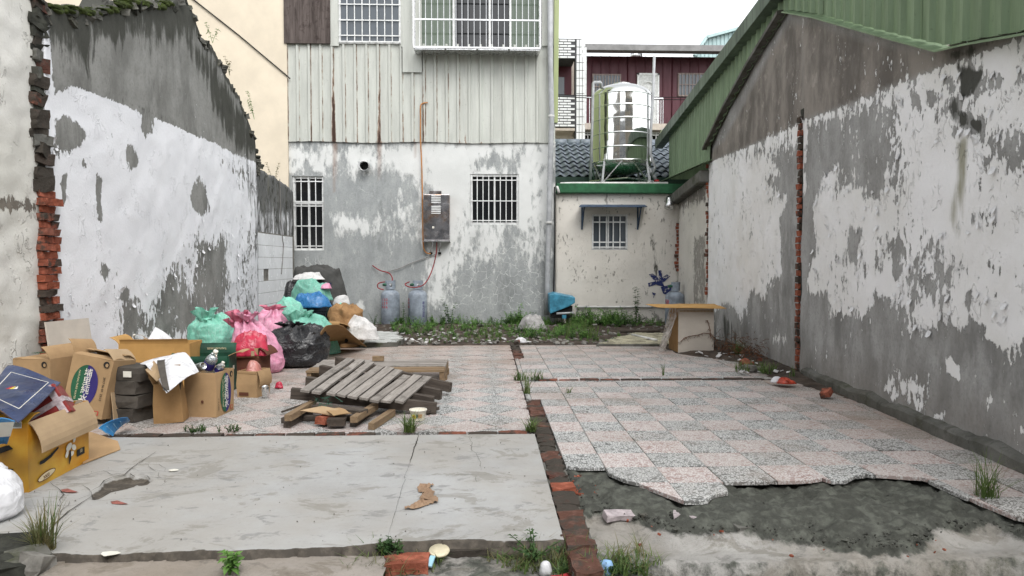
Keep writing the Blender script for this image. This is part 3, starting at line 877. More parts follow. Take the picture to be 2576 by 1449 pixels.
# diagonal tiles of the left room
D_ = TS / math.sqrt(2)
cx0, cy0 = gz(1105, 1057).x, gz(1105, 1057).y
for i in range(-20, 21):
    for j in range(-20, 21):
        cx = cx0 + (i + j) * D_; cy = cy0 + (i - j) * D_
        e = D_ - g * 1.4
        poly = [(cx, cy - e), (cx + e, cy), (cx, cy + e), (cx - e, cy)]
        for (a, b, c) in ((1, 0, .335), (-1, 0, 3.70), (0, 1, 10.33), (0, -1, -5.055)):
            poly = clip_half(poly, a, b, c)
            if len(poly) < 3: break
        if len(poly) < 3 or area(poly) < .004: continue
        if cx < -.62 * cy + .1: continue           # under the heap, out of sight behind it
        me = tile_mesh(poly, M_TPINK if (i + j) % 2 else M_TGREY)
        set_film(None, me, min(.85, max(0, (cy - 6.6) * .2) + max(0, (-.6 - cx) * .25)))
        put_tile(me, floor_left)
left_fill = MB(); left_fill.box(-3.72, -2.0, 5.06, 10.33, -.02, -.0085)
lf = left_fill.build('floor_screed', M_TGREY, floor_left); put_attr(lf.data, 'film', [.7] * 8)

# brick strips left of the old partition walls
strip = tag(bpy.data.objects.new('brick_strip', None), kind='structure'); COL.objects.link(strip)
SBR = brick_set(.125, .108, .055, M_BRICKS, 7, .02); SBR2 = brick_set(.125, .105, .055, M_BRICK, 3, .012); SBR3 = brick_set(.125, .108, .055, M_BRICKB, 5, .022)
y = 2.80
while y < 6.25:
    u = rng.random()
    s_ = SBR2 if (3.75 < y < 3.9) else (SBR3 if (u > .7 or 3.9 < y < 4.3) else SBR)
    put('brick', rng.choice(s_), strip, (.398 + rng.uniform(-.008, .008), y, -.031 + rng.uniform(-.008, .004)), (rng.uniform(-.08, .08), rng.uniform(-.08, .08), rng.uniform(-.1, .1)))
    y += .112
y = 8.85
while y < 10.4:
    s_ = SBR3 if y > 9.6 else SBR
    put('brick', rng.choice(s_), strip, (.40 + rng.uniform(-.008, .008), y, -.02 + rng.uniform(-.01, .01)), (0, rng.uniform(-.04, .04), rng.uniform(-.06, .06)))
    y += .116
mm = MB(); mm.box(.337, .462, 2.76, 6.32, -.35, -.02); mm.build('mortar', M_PLINTH, strip)
mm = MB(); mm.box(.337, .462, 8.8, 10.42, -.2, -.022); mm.build('mortar', M_DMORTAR, strip)
TBR = brick_set(.20, .075, .05, M_BRICKD, 5, .008)
x = -3.0
while x < .30:
    if abs(x - (-.55)) > .12:
        put('brick', rng.choice(TBR), strip, (x, 5.005 + rng.uniform(-.006, .006), -.022 + rng.uniform(-.006, .004)), (rng.uniform(-.04, .04), 0, rng.uniform(-.03, .03)))
    x += .212
x = .62
while x < 2.75:
    put('brick', rng.choice(TBR), strip, (x, 7.232 + rng.uniform(-.004, .004) - (x - .6) * .006, -.016 + rng.uniform(-.004, .006)), (rng.uniform(-.04, .04), 0, rng.uniform(-.03, .03)))
    x += .212

# left concrete slab with its pothole and cracks
E6 = lambda *p: crop(p, 0, 1069.1, .3418)
hole6 = gpoly(E6((672, 490), (735, 455), (765, 415), (830, 390), (905, 372), (960, 366), (990, 385), (1030, 370), (1085, 380), (1105, 408), (1060, 440), (1000, 436), (960, 455), (920, 470), (860, 480), (790, 500), (720, 545), (680, 545)))
SF = lambda x: np.interp(x, [-4, gz(150, 1398).x, gz(700, 1396).x, gz(860, 1388).x, gz(965, 1366).x, gz(1100, 1362).x, gz(1425, 1362).x], [2.93, 2.95, 2.955, 2.975, 3.02, 3.028, 3.03])
def SFn(x): return SF(x) + np.array([.03 * mnoise.noise(Vector((a * 2.3, 0, 1))) + .02 * mnoise.noise(Vector((a * 7, 0, 1))) + .014 * mnoise.noise(Vector((a * 19, 0, 1))) for a in np.atleast_1d(x)])
def slab_z(P, vals):
    n = fb(P, 1.6, 8); n2 = fb(P, 22, 4)
    f = np.clip((SFn(P[:, 0]) + .012 * n2 - P[:, 1]) / .03, 0, 1)
    return .004 * n + .0012 * n2 - .028 * np.clip(vals['hole'] * 1.6 - .3, 0, 1) - f * .7
slab = grid_sheet('concrete_slab', -3.75, .332, 2.86, 4.962, .018, slab_z, M_SLAB,
                  {'hole': lambda P: np.clip(.5 - sdf(P, hole6) / .022, 0, 1)})
_hv = np.array([v.co[:] for v in slab.data.vertices]); _h = np.zeros(len(_hv), np.float32); slab.data.attributes['hole'].data.foreach_get('value', _h)
slab.data.attributes['hole'].data.foreach_set('value', np.maximum(_h, np.clip((SFn(_hv[:, 0]) + .035 - _hv[:, 1]) / .02, 0, 1)).astype(np.float32))
tag(slab, kind='structure')
def ribbon(pts, w0, name, parent, z=.0058, mat=None):
    """hairline crack following pts"""
    P = [Vector(gz(x, y)) for x, y in pts]
    Q = []
    for a, b in zip(P[:-1], P[1:]):
        n = max(1, int((b - a).length / .035))
        for i in range(n): Q.append(a.lerp(b, i / n) + Vector((mnoise.noise(a * 9 + Vector((i, 0, 0))), mnoise.noise(a * 9 + Vector((0, i, 4))), 0)) * .008)
    Q.append(P[-1])
    m = MB(); L = []
    for i, q in enumerate(Q):
        d = (Q[min(i + 1, len(Q) - 1)] - Q[max(0, i - 1)]).normalized(); s_ = Vector((-d.y, d.x, 0))
        wd = .62 * w0 * (.45 + .75 * abs(mnoise.noise(q * 14))) * min(1, .3 + 3 * min(i, len(Q) - 1 - i) / len(Q))
        zz = Vector((0, 0, z + .004 * mnoise.fractal(Vector((q.x * 1.6, q.y * 1.6, 8)), 1.0, 2.0, 4)))
        L += [q + s_ * wd + zz, q - s_ * wd + zz]
    m.add(L, [(2 * i, 2 * i + 1, 2 * i + 3, 2 * i + 2) for i in range(len(Q) - 1)])
    return m.build(name, mat or M_CRACK, parent)
cr = [(((330, 795), (420, 725), (500, 650), (590, 590), (680, 530)), .007), (((905, 385), (960, 330), (1060, 262), (1150, 200)), .005),
      (((372, 428), (450, 490), (465, 520), (435, 560), (440, 600)), .004), (((345, 565), (340, 600), (325, 630), (350, 680)), .004),
      (((360, 610), (440, 600), (510, 605), (600, 590)), .003), (((510, 570), (505, 600), (450, 640), (440, 665)), .004),
      (((350, 660), (440, 665), (480, 670)), .002), (((440, 400), (600, 385), (760, 345), (900, 350)), .0022),
      (((380, 430), (560, 435), (700, 440)), .0025), (((450, 410), (620, 412), (770, 408)), .002),
      (((760, 345), (830, 375), (890, 375)), .0035), (((900, 350), (960, 320), (1020, 345), (1100, 340)), .002),
      (((940, 300), (1080, 295), (1170, 300), (1220, 325), (1215, 355)), .002), (((1100, 325), (1180, 345), (1370, 370), (1385, 375)), .002),
      (((1085, 300), (1110, 325), (1150, 350)), .0025), (((1105, 390), (1190, 395), (1240, 405), (1380, 405)), .004),
      (((1170, 350), (1165, 380), (1190, 395)), .0025), (((1060, 445), (1190, 448), (1240, 415)), .002), (((600, 445), (660, 480), (672, 510)), .003),
      (((680, 515), (560, 560), (510, 570)), .002), (((640, 575), (900, 555), (1000, 545), (1110, 535)), .0015), (((1380, 405), (1600, 402), (1930, 405)), .0012)]
for pts, wd in cr:
    ribbon(E6(*pts), wd, 'crack', slab)
F7 = lambda *p: crop(p, 817.6, 1069.1, .3418)
for pts, wd in ((((690, 70), (680, 110), (655, 180), (640, 230), (625, 290)), .007), (((625, 290), (600, 350), (570, 460), (520, 640), (450, 880)), .0016),
                (((1080, 75), (1055, 95), (1085, 135), (1075, 190), (1110, 215), (1145, 280), (1150, 340)), .0022), (((1110, 380), (1115, 430)), .0022),
                (((0, 390), (300, 384), (620, 378), (1100, 378), (1620, 376)), .0012)):
    ribbon(F7(*pts), wd, 'crack', slab)
hout = E6((672, 490), (735, 455), (765, 415), (830, 390), (905, 372), (960, 366), (990, 385), (1030, 370), (1085, 380), (1105, 408), (1060, 440), (1000, 436), (960, 455), (920, 470), (860, 480), (790, 500), (720, 545), (680, 545), (672, 490))
ribbon(hout[:10], .006, 'crack', slab); ribbon(hout[9:], .003, 'crack', slab)
# stepped front: lower kerb strip, brick ends and rubble under the slab edge
def kerb_z(P, vals):
    n = fb(P, 2.2, 3); n2 = fb(P, 17, 6)
    f = np.clip((2.62 + .025 * n2 - P[:, 1]) / .06, 0, 1)
    return -.03 + .008 * n + .004 * n2 - f * .33
kerb = grid_sheet('kerb', -3.2, gz(975, 1395).x, 2.48, 2.975, .02, kerb_z, M_KERB)
tag(kerb, kind='structure')
def rub_z(P, vals):
    n = fb(P, 5, 13); n2 = fb(P, 21, 6)
    f = np.clip((2.66 + .04 * n - P[:, 1]) / .12, 0, 1)
    return -.062 + .022 * n + .012 * n2 - f * .3
rub = grid_sheet('rubble_bed', gz(972, 1395).x, .46, 2.45, 3.04, .02, rub_z, M_APRON, {'hole': lambda P: np.full(len(P), .52)})
tag(rub, kind='structure')
fbr = brick_set(.19, .10, .075, M_BRICK, 3, .016)
for (x, y, mset, rz) in ((1065, 1392, fbr, .0), (1330, 1390, BRD, .03), (1230, 1395, BRB, .0), (1180, 1400, BRB, .05), (1020, 1440, fbr, .1)):
    p = gz(x, y, -.06)
    put('brick', rng.choice(mset), rub, (p.x, p.y + .05, -.06), (0, 0, rz))

# back yard soil
def soil_z(P, vals):
    n = fb(P, 2.0, 4); n2 = fb(P, 13, 6)
    return -.015 + .03 * n + .014 * n2 + .02 * np.clip(P[:, 1] - 10.5, 0, .5) - .10 * np.clip((10.42 - P[:, 1]) / .06, 0, 1)
soil = grid_sheet('soil', -3.7, 4.2, 10.32, 14.6, .045, soil_z, M_SOIL); tag(soil, kind='structure')
# soil heap washed over the tiles at the foot of the right wall
def ws_z(P, vals):
    wx = RA.x + (P[:, 1] - RA.y) * rdir.x / rdir.y
    se = np.array([soil_edge(y) for y in P[:, 1]])
    n = fb(P, 9, 4)
    d = np.clip((P[:, 0] - se + .03 * n) / .25, -.3, 1)
    z = d * .035 + .012 * n * np.clip(d, 0, 1)
    return np.where(P[:, 1] < 6.1, z - .05 * np.clip((6.1 - P[:, 1]) / .3, 0, 1), z)
ws = grid_sheet('soil', 2.2, 3.62, 5.8, 10.5, .035, ws_z, M_SOIL); tag(ws, kind='structure')

# remains of mosaic floors in the back yard
def mosaic(name, poly, z, mat, cw, ch_, lab):
    root = tag(bpy.data.objects.new(name, None), kind='structure'); COL.objects.link(root)
    xs = [p[0] for p in poly]; ys = [p[1] for p in poly]
    b = MB(); b.prism([Vector((x, y, z - .09)) for x, y in poly], (0, 0, .086)); b.build('screed', M_PLINTH, root)
    me = MB().box(-cw / 2 + .004, cw / 2 - .004, -ch_ / 2 + .004, ch_ / 2 - .004, -.003, .004).mesh('mosaic_tile', mat)
    P = []
    nx = int((max(xs) - min(xs)) / cw) + 1; ny = int((max(ys) - min(ys)) / ch_) + 1
    for i in range(nx):
        for j in range(ny):
            P.append((min(xs) + cw * (i + .5 * (j % 2)), min(ys) + ch_ * (j + .5)))
    s_ = sdf(np.array(P), poly)
    k = 0
    for p, s in zip(P, s_):
        if s < -.03 and rng.random() > .06 and k < 290:
            put('mosaic_tile', me, root, (p[0], p[1], z + rng.uniform(-.001, .002))); k += 1
M_MOSW = simple('white mosaic', (.50, .51, .49), .5, var=.15, scale=8)
M_MOSC = simple('cream mosaic', (.42, .39, .28), .6, var=.3, scale=5)
mosaic('mosaic_floor', gpoly([(905, 864), (1000, 861), (1018, 850), (1000, 836), (915, 830), (880, 840)], .06), .06, M_MOSW, .085, .085, '')
mosaic('mosaic_floor', gpoly([(1500, 866), (1690, 866), (1690, 838), (1600, 836), (1545, 850)], .03), .03, M_MOSC, .12, .075, '')

# ------------------------------------------------------------------ buildings
def metal_sheet(name, col, rib_dark=.0, rough=.5, streak=.35):
    t = NT(name, rough, 0, .4)
    p = t.pos()
    n = t.noise(t.mapv(p, (1, 1, .12)), 7, 6, .7)
    c = t.mix(t.step(n, .3, .72), col, tuple(x * (1 - streak) for x in col))
    c = t.mix(t.math('MULTIPLY', t.step(t.noise(p, 26, 4), .62, .74), .5), c, tuple(x * .45 for x in col))
    r = t.attr('rust')
    rn = t.math('ADD', r, t.math('MULTIPLY', t.math('SUBTRACT', t.noise(t.mapv(p, (1, 1, .25)), 16, 5, .7), .5), 1.1))
    c = t.mix(t.math('MULTIPLY', t.step(rn, .35, .5), .8), c, (.20, .105, .055))
    c = t.mix(t.step(rn, .48, .64), c, (.05, .024, .015))
    return t.fin(c, t.lin(n, .3, .7, rough - .1, rough + .15), t.bump(n, .15, .003))
M_SIDING = metal_sheet('pale painted siding', (.53, .545, .50), rough=.55, streak=.22)
M_GREEN = metal_sheet('green roof sheet', (.19, .27, .155), rough=.5, streak=.3)
M_GREEND = metal_sheet('weathered green flashing', (.125, .17, .125), rough=.55, streak=.5)
M_LIME = metal_sheet('light green sheet', (.36, .41, .20), rough=.5, streak=.2)
M_ALU = simple('white aluminium', (.70, .71, .70), .4, 0, var=.12, scale=12, spec=.5)
M_STEEL = simple('brushed stainless', (.62, .62, .62), .28, 1.0, var=.08, scale=8)
M_GLASS = NT('dark window glass', .06, 0, .5).fin((.012, .013, .014))
M_GLASSB = NT('bluish window glass', .08, 0, .5).fin((.07, .085, .10))
M_GLASSG = NT('greenish window glass', .07, 0, .5).fin((.10, .13, .095))
M_PVC = simple('grey pvc pipe', (.36, .37, .38), .5, var=.15, scale=5)
M_PVCW = simple('white pvc pipe', (.62, .62, .60), .5, var=.15, scale=5)
M_ORANGE = simple('orange hose', (.43, .19, .06), .5, var=.15)
M_DARK = simple('dark void', (.012, .012, .012), .9, var=.2)
def wood(name, a, b, dark, scale=1.0, axis='x'):
    t = NT(name, .88, 0, .2)
    p = t.obj()
    sc = {'x': (2, 26, 26), 'z': (26, 26, 2), 'y': (26, 2, 26)}[axis]
    ofs = t.new('ShaderNodeVectorMath'); ofs.operation = 'SCALE'; ofs.inputs[0].default_value = (7, 5, 3); t.set(ofs.inputs['Scale'], t.rand())
    q = t.vmath('ADD', p, ofs.outputs[0])
    n = t.noise(t.mapv(q, tuple(s_ * scale for s_ in sc)), 1.6, 6, .7, .5)
    c = t.mix(t.step(n, .3, .7), a, b)
    c = t.mix(t.math('MULTIPLY', t.step(t.noise(q, 7, 5, .7), .52, .72), .75), c, dark)
    c = t.mix(t.lin(t.rand(), 0, 1, 0, .3), c, dark)
    return t.fin(c, .9, t.bump(n, .6, .004))
M_PLY = wood('blackened plywood', (.15, .125, .115), (.05, .04, .036), (.03, .02, .018), .45, 'z')
M_GREYWOOD = wood('grey weathered plank', (.385, .355, .325), (.22, .20, .18), (.10, .09, .08))
M_DARKWOOD = wood('dark wet timber', (.13, .108, .09), (.055, .045, .038), (.03, .025, .022))
M_BROWNWOOD = wood('brown batten', (.30, .215, .13), (.19, .13, .08), (.09, .06, .04))

def window(parent, Y, x0, x1, z0, z1, nv, zb_, splits, depth=.07, fr=.045, bar=.016, pane=None, fmat=None, mull=(), barout=.025, bars=True, name='window'):
    """opening in a wall facing -Y: frame, dark panes, a grid of security bars in front"""
    fmat = fmat or M_ALU
    f = MB(); y0 = Y - .012; y1 = Y + depth
    f.box(x0, x0 + fr, y0, y1, z0, z1); f.box(x1 - fr, x1, y0, y1, z0, z1)
    f.box(x0 + fr, x1 - fr, y0, y1, z0, z0 + fr); f.box(x0 + fr, x1 - fr, y0, y1, z1 - fr, z1)
    for m_ in mull:
        xm = x0 + (x1 - x0) * m_
        f.box(xm - fr * .4, xm + fr * .4, y0 + .03, y1 - .005, z0 + fr, z1 - fr)
    for s_ in splits:
        zm = z0 + (z1 - z0) * s_
        f.box(x0 + fr, x1 - fr, y0 + .026, y1 - .008, zm - fr * .5, zm + fr * .5)
    wo_ = f.build(name, fmat, parent)
    ed = [x0 + fr] + [x0 + (x1 - x0) * m_ for m_ in mull] + [x1 - fr]
    for a, b in zip(ed[:-1], ed[1:]):
        MB().box(a + .002, b - .002, y1 - .028, y1 - .02, z0 + fr + .002, z1 - fr - .002).build('pane', pane or M_GLASS, wo_)
    MB().box(x0 + .001, x1 - .001, y1 + .05, y1 + .06, z0 + .001, z1 - .001).build('backing', M_DARK, wo_)
    if bars:
        for i in range(nv):
            xx = x0 + fr * .5 + (x1 - x0 - fr) * i / (nv - 1)
            MB().box(xx - bar / 2, xx + bar / 2, y0 - barout, y0 - barout + bar, z0 + .01, z1 - .01).build('bar', fmat, wo_)
        for s_ in zb_:
            zz = z0 + (z1 - z0) * s_
            MB().box(x0 + .005, x1 - .005, y0 - barout - .008, y0 - barout - .001, zz - bar * .6, zz + bar * .6).build('bar', fmat, wo_)
    return wo_

def ribbed(name, mat, parent, O, du, dv, nrm, ul, botf, topf, pitch, h, wtop, wbase, rust=None, rows=10, phase=0.0):
    """one folded metal sheet: ribs run along dv; botf/topf give its ends for each u"""
    us_ = []
    k = 0
    u0, u1 = ul
    us_.append((u0, 0))
    c = math.floor((u0 - phase) / pitch) * pitch + phase
    while c < u1 + pitch:
        for d_, hh in ((-wbase / 2, 0), (-wtop / 2, h), (wtop / 2, h), (wbase / 2, 0)):
            if u0 < c + d_ < u1: us_.append((c + d_, hh))
        for fx in (.33, .66):
            if u0 < c + pitch * fx < u1: us_.append((c + pitch * fx, .0))
        c += pitch
    us_.append((u1, 0))
    us_.sort()
    vs = []; rv = []; W = rows + 1
    for (u, hh) in us_:
        b, t_ = botf(u), topf(u)
        for j in range(W):
            v_ = b + (t_ - b) * j / rows
            wob = .003 * mnoise.noise(Vector((u * 3, v_ * 1.5, 5)))
            vs.append(O + du * u + dv * v_ + nrm * (hh + wob)); rv.append(rust(u, v_, hh) if rust else -.6)
    fs = [(i * W + j, (i + 1) * W + j, (i + 1) * W + j + 1, i * W + j + 1) for i in range(len(us_) - 1) for j in range(rows)]
    me = bpy.data.meshes.new(name); me.from_pydata([tuple(v) for v in vs], [], fs); me.materials.append(mat); me.update()
    put_attr(me, 'rust', rv)
    return put(name, me, parent)

# ---- rear two-storey building
RY = 14.2
def rb(x, y, Y=RY): p = py(x, y, Y); return p.x, p.z
bx0 = rb(724, 500)[0]; bx1 = rb(1397, 500)[0]
rear = empty('rear_building', ((bx0 + bx1) / 2, RY + 3, 0), 'two-storey house with rusty pale metal siding over a grey cracked wall at the back', 'building')
def RP(o): o.parent = rear; o.matrix_parent_inverse = Matrix.Translation(rear.location).inverted(); return o
class _Par: pass
zsid = rb(1060, 358)[1]
w1 = (rb(735, 440)[0], rb(814, 440)[0], rb(770, 630)[1], rb(770, 443)[1])
w2 = (rb(1183, 440)[0], rb(1305, 440)[0], rb(1245, 565)[1], rb(1245, 438)[1])
attrs = dict(
    peel=(.78, [
        (C7((100, -60), (2150, -60), (2150, 130), (100, 190)), .42, .4),
        (C7((1140, -60), (2180, -60), (2180, 700), (1900, 660), (1350, 720), (1130, 350)), .20, .35),
        (C7((430, 500), (820, 540), (940, 640), (500, 650)), .34, .3),
        (C7((1170, 700), (1360, 700), (1340, 1200), (1190, 1220)), .30, .2),
        (C7((1400, 640), (2080, 600), (2020, 860), (1400, 860)), .42, .25),
        (C7((700, 560), (1130, 300), (1130, 600), (900, 760)), .5, .3),
        (C7((630, 1200), (690, 1150), (690, 1230), (640, 1260)), .2, .08),
        (C7((1500, 30), (1900, 20), (1880, 180), (1520, 170)), .62, .15)]),
    crack=(-.3, [(C7((1180, 830), (1500, 760), (2120, 560), (2120, 1300), (1180, 1280)), .95, .35), (C7((190, 780), (480, 780), (480, 980), (190, 980)), .6, .2), (C7((430, 180), (1000, 220), (900, 480), (430, 420)), .35, .3)]),
    dirt=(-.7, [(C7((100, 1250), (2200, 1180), (2200, 1500), (100, 1500)), .0, .3), (C7((100, 790), (400, 790), (400, 1000), (100, 1000)), .05, .15), (C7((1180, 250), (1360, 260), (1350, 350), (1160, 340)), .05, .12)]),
    rust=(0, [(C7((452, -60), (474, -60), (470, 180), (462, 320), (456, 180)), 1.0, .025), (C7((790, -60), (822, -60), (812, 160), (806, 230), (800, 120)), .75, .05), (C7((1075, -60), (1090, -60), (1084, 60)), .5, .04)]))
u_ = lambda X: X - bx0
rw_me, _, _ = wall_mesh('wall', (bx0, RY), (bx1, RY), [(0, zsid + .03), (bx1 - bx0, zsid + .03)], -.3, .22, M_REAR, .045, attrs, 1, relief=.006, seed=41,
                        holes=[(u_(w1[0]), u_(w1[1]), w1[2], w1[3]), (u_(w2[0]), u_(w2[1]), w2[2], w2[3])])
RP(put('wall', rw_me))
core = MB(); core.box(bx0 + .02, bx1 - .02, RY + .30, RY + 8, -.3, 9.0)
RP(core.build('house_core', M_LIME)); put_attr(bpy.data.meshes['house_core'], 'rust', [-.6] * 8)
for (X0_, X1_, Z0_, Z1_) in (w1, w2):      # reveals
    m = MB(); e = .03
    m.box(X0_ - e, X0_, RY + .004, RY + .2, Z0_ - e, Z1_ + e); m.box(X1_, X1_ + e, RY + .004, RY + .2, Z0_ - e, Z1_ + e)
    m.box(X0_, X1_, RY + .004, RY + .2, Z0_ - e, Z0_); m.box(X0_, X1_, RY + .004, RY + .2, Z1_, Z1_ + e)
    RP(m.build('reveal', M_REAR))
RP(window(None, RY + .06, *w1, 5, (.06, .33, .60, .66, .93), (.64,), mull=(.5,)))
RP(window(None, RY + .04, *w2, 9, (.08, .47, .88), (), mull=(.5,)))
# lower siding panels
ztop_s = rb(1000, 118)[1]; zhi = 7.3
O_ = Vector((bx0, RY - .03, 0)); DU = Vector((1, 0, 0)); DV = Vector((0, 0, 1)); NN = Vector((0, -1, 0))
rust_x = [(840, 1.0), (953, .75), (1065, .7), (1168, .8)] + [(771, .4), (805, .3), (907, .25), (985, .35), (1020, .35), (1095, .3), (1130, .35)]
rust_u = [(rb(x, 250)[0] - bx0, k) for x, k in rust_x]
def rrust(u, v, hh):
    r = -.55
    if u < rb(1175, 200)[0] - bx0:
        for ru, k in rust_u:
            d = abs(u - ru)
            if d < .05: r = max(r, k * (.35 + .75 * (ztop_s - v) / (ztop_s - zsid)) - d * 16)
        r = max(r, (.52 + .25 * mnoise.noise(Vector((u * 7, 3, 0)))) if abs(((u + .111) % .222) - .111 - .035) < .012 else (.05 if hh > 0 else -.3))
    if v < zsid + .07: r = max(r, .25 - (v - zsid) * 4)
    return r
W_ = bx1 - bx0 - .03
edges = np.linspace(0, W_, 6)
for i, (a, b) in enumerate(zip(edges[:-1], edges[1:])):
    o = ribbed('siding_panel', M_SIDING, None, O_ - Vector((0, .004 * (i % 2), 0)), DU, DV, NN, (a, b + .02), lambda u: zsid - .01 + .012 * math.sin(u * 3), lambda u: ztop_s + .05, .222, .034, .03, .07, rrust, 24)
    RP(o)
edges = [0, rb(833, 50)[0] - bx0, rb(1014, 50)[0] - bx0, rb(1365, 50)[0] - bx0, W_]
for i, (a, b) in enumerate(zip(edges[:-1], edges[1:])):
    o = ribbed('siding_panel', M_SIDING, None, O_ + Vector((0, .028, 0)), DU, DV, NN, (a, b), lambda u: ztop_s - .1, lambda u: zhi + 1.0, .222, .006, .03, .06, lambda u, v, h: -.6, 8)
    RP(o)
# smooth flashing sheets lapped over the ribs
def lap(x0, x1, y0, y1, off=.05):
    a = rb(x0, y1); b = rb(x1, y0)
    m = MB(); m.box(a[0], b[0], RY - .03 - off, RY - .03 - off + .004, a[1], b[1])
    me = m.mesh('flashing_sheet', M_SIDING); put_attr(me, 'rust', [-.6] * len(me.vertices))
    RP(put('flashing_sheet', me))
lap(1014, 1061, -80, 184, .05); lap(833, 853, -80, 118, .045); lap(1010, 1038, -80, 120, .046); lap(1362, 1394, -80, 118, .05); lap(1062, 1130, 118, 142, .046)
a = rb(718, 112); b = rb(832, -80)
m = MB(); m.box(a[0], b[0], RY - .10, RY - .075, a[1], b[1]); RP(m.build('plywood_board', M_PLY))
# upper barred window
a = rb(854, 112); b = rb(1009, -100)
RP(window(None, RY - .06, a[0], b[0], a[1], b[1], 9, (.02, .09, .27, .455, .64, .82), (), mull=(.17, .5, .66), depth=.02, bar=.018, pane=M_GLASSB))
# projecting stainless window cage
a = rb(1040, 118); b = rb(1360, -100)
dep = .42; cy_ = RY - .06 - dep
a2 = py(1040, 120, cy_); b2 = py(1360, -100, cy_)
cage = RP(MB().box(a2.x, b2.x, cy_, RY - .05, a2.z, a2.z + .03).build('window_cage', M_STEEL))
m = MB(); m.box(a2.x, b2.x, RY - .05, RY - .035, a2.z + .04, b2.z); m.build('back_sheet', M_GLASSG, cage)
gx0, gx1 = py(1145, 0, RY - .06).x, py(1280, 0, RY - .06).x
MB().box(gx0, gx1, RY - .062, RY - .052, a2.z + .06, b2.z).build('pane', M_GLASS, cage)
for xx in (gx0 - .03, (gx0 + gx1) / 2 + .15, gx1 + .03):
    MB().box(xx - .02, xx + .02, RY - .075, RY - .063, a2.z + .05, b2.z).build('mullion', M_ALU, cage)
nb = 22
for i in range(nb):
    xx = a2.x + (b2.x - a2.x) * i / (nb - 1)
    MB().tube([(xx, cy_ + .012, a2.z + .03), (xx, cy_ + .012, b2.z)], .0055, 6).build('bar', M_STEEL, cage)
for yy in (50, -30):
    zz = py(1200, yy, cy_).z
    MB().box(a2.x, b2.x, cy_ - .006, cy_ + .003, zz - .012, zz + .014).build('bar', M_STEEL, cage)
for xx in (a2.x, b2.x):
    for k in range(3):
        MB().box(xx - .011, xx + .011, cy_ + dep * k / 3, cy_ + dep * k / 3 + .02, a2.z + .03, b2.z).build('bar', M_STEEL, cage)
for k in range(4):
    xa = a2.x + (b2.x - a2.x) * (k + .03) / 4; xb = a2.x + (b2.x - a2.x) * (k + .97) / 4
    MB().box(xa, xb, cy_ + .02, cy_ + .36, a2.z - .022, a2.z - .003).build('tray', M_STEEL, cage)
# green corner trim, downpipe and cable along the corner
a = py(1392, 308, RY - .12); b = py(1408, -90, RY - .12)
m = MB(); m.prism([Vector((a.x, RY - .02, a.z)), Vector((py(1403, 308, RY - .1).x, RY - .02, a.z)), Vector((b.x, RY - .02, b.z)), Vector((a.x + .02, RY - .02, b.z))], (0, -.1, 0))
me = m.mesh('corner_trim', M_LIME); put_attr(me, 'rust', [-.6] * len(me.vertices)); RP(put('corner_trim', me))
dp = [py(1383, -90, RY - .2), py(1385, 180, RY - .2), py(1388, 290, RY - .2), py(1387, 320, RY - .2), py(1377, 720, RY - .16), py(1374, 792, RY - .16)]
pipe = RP(MB().tube(dp, .052, 12).build('downpipe', M_PVC, None, True))
for y_ in (292, 560):
    c = py(1387 if y_ < 400 else 1381, y_, RY - .19)
    MB().lathe([(.062, -.02), (.066, -.01), (.066, .01), (.062, .02)], 12, Matrix.Translation(c)).build('pipe_clamp', M_PVCW, pipe)
MB().tube([py(1395, 470, RY - .05), py(1396, 600, RY - .05), py(1392, 780, RY - .05)], .014, 6).build('cable', M_DARK, pipe)
# vent pipe
p = py(920, 420, RY)
v_ = RP(MB().lathe([(.095, -.1), (.095, .12), (.088, .12), (.083, .02), (.083, -.08), (.001, -.08)], 20, Matrix.Translation((p.x, RY - .08, p.z)) @ Matrix.Rotation(R(90), 4, 'X'), cap=False).build('vent_pipe', M_STEEL, None, True))
MB().lathe([(.001, 0), (.083, 0), (.083, .005), (.001, .005)], 16, Matrix.Translation((p.x, RY - .02, p.z)) @ Matrix.Rotation(R(90), 4, 'X'), cap=False).build('vent_hole', M_DARK, v_)

# ---- cream building on the left
cx_ = py(723, 300, 14.13).x
cream = empty('cream_building', (cx_ - 4, 15, 0), 'tall plain cream building rising behind the ruined white wall', 'building')
o = MB().box(cx_ - 10, cx_, 14.13, 22, -.3, 11).build('wall', M_CREAM); o.parent = cream; o.matrix_parent_inverse = Matrix.Translation(cream.location).inverted()
tag(MB().tube([py(478, -8, 14.11), py(600, 88, 14.11), py(719, 188, 14.11), py(730, 198, 14.13)], .012, 6).build('wall_cable', M_DARK), 'thin dark cable running diagonally down the cream building', 'cable')

# ---- small house at the back right
HY = 14.32
hx0 = bx1 + .02; hx1 = EB.x + .02
house = empty('small_house', ((hx0 + hx1) / 2, HY + 1, 0), 'low cream house with green parapet and blue roof tiles at the back', 'house')
def HP(o): o.parent = house; o.matrix_parent_inverse = Matrix.Translation(house.location).inverted(); return o
hz1 = py(1540, 489, HY).z; hz2 = py(1540, 463, HY).z
w3 = (py(1489, 580, HY).x, py(1579, 580, HY).x, py(1530, 629, HY).z, py(1530, 539, HY).z)
attrs = dict(peel=(.17, [([(1400, 780), (1690, 780), (1690, 850), (1400, 850)], .5, .12)]),
             dirt=(-.3, [([(1600, 580), (1690, 560), (1690, 760), (1600, 740)], .3, .15), ([(1400, 790), (1690, 790), (1690, 880), (1400, 880)], .35, .15), ([(1400, 480), (1690, 480), (1690, 500), (1400, 500)], .1, .06)]))
hm, _, _ = wall_mesh('wall', (hx0, HY), (hx1, HY), [(0, hz1 + .02), (hx1 - hx0, hz1 + .02)], -.4, .2, M_HOUSE, .05, attrs, 1, relief=.009, seed=51, holes=[(w3[0] - hx0, w3[1] - hx0, w3[2], w3[3])])
HP(put('wall', hm))
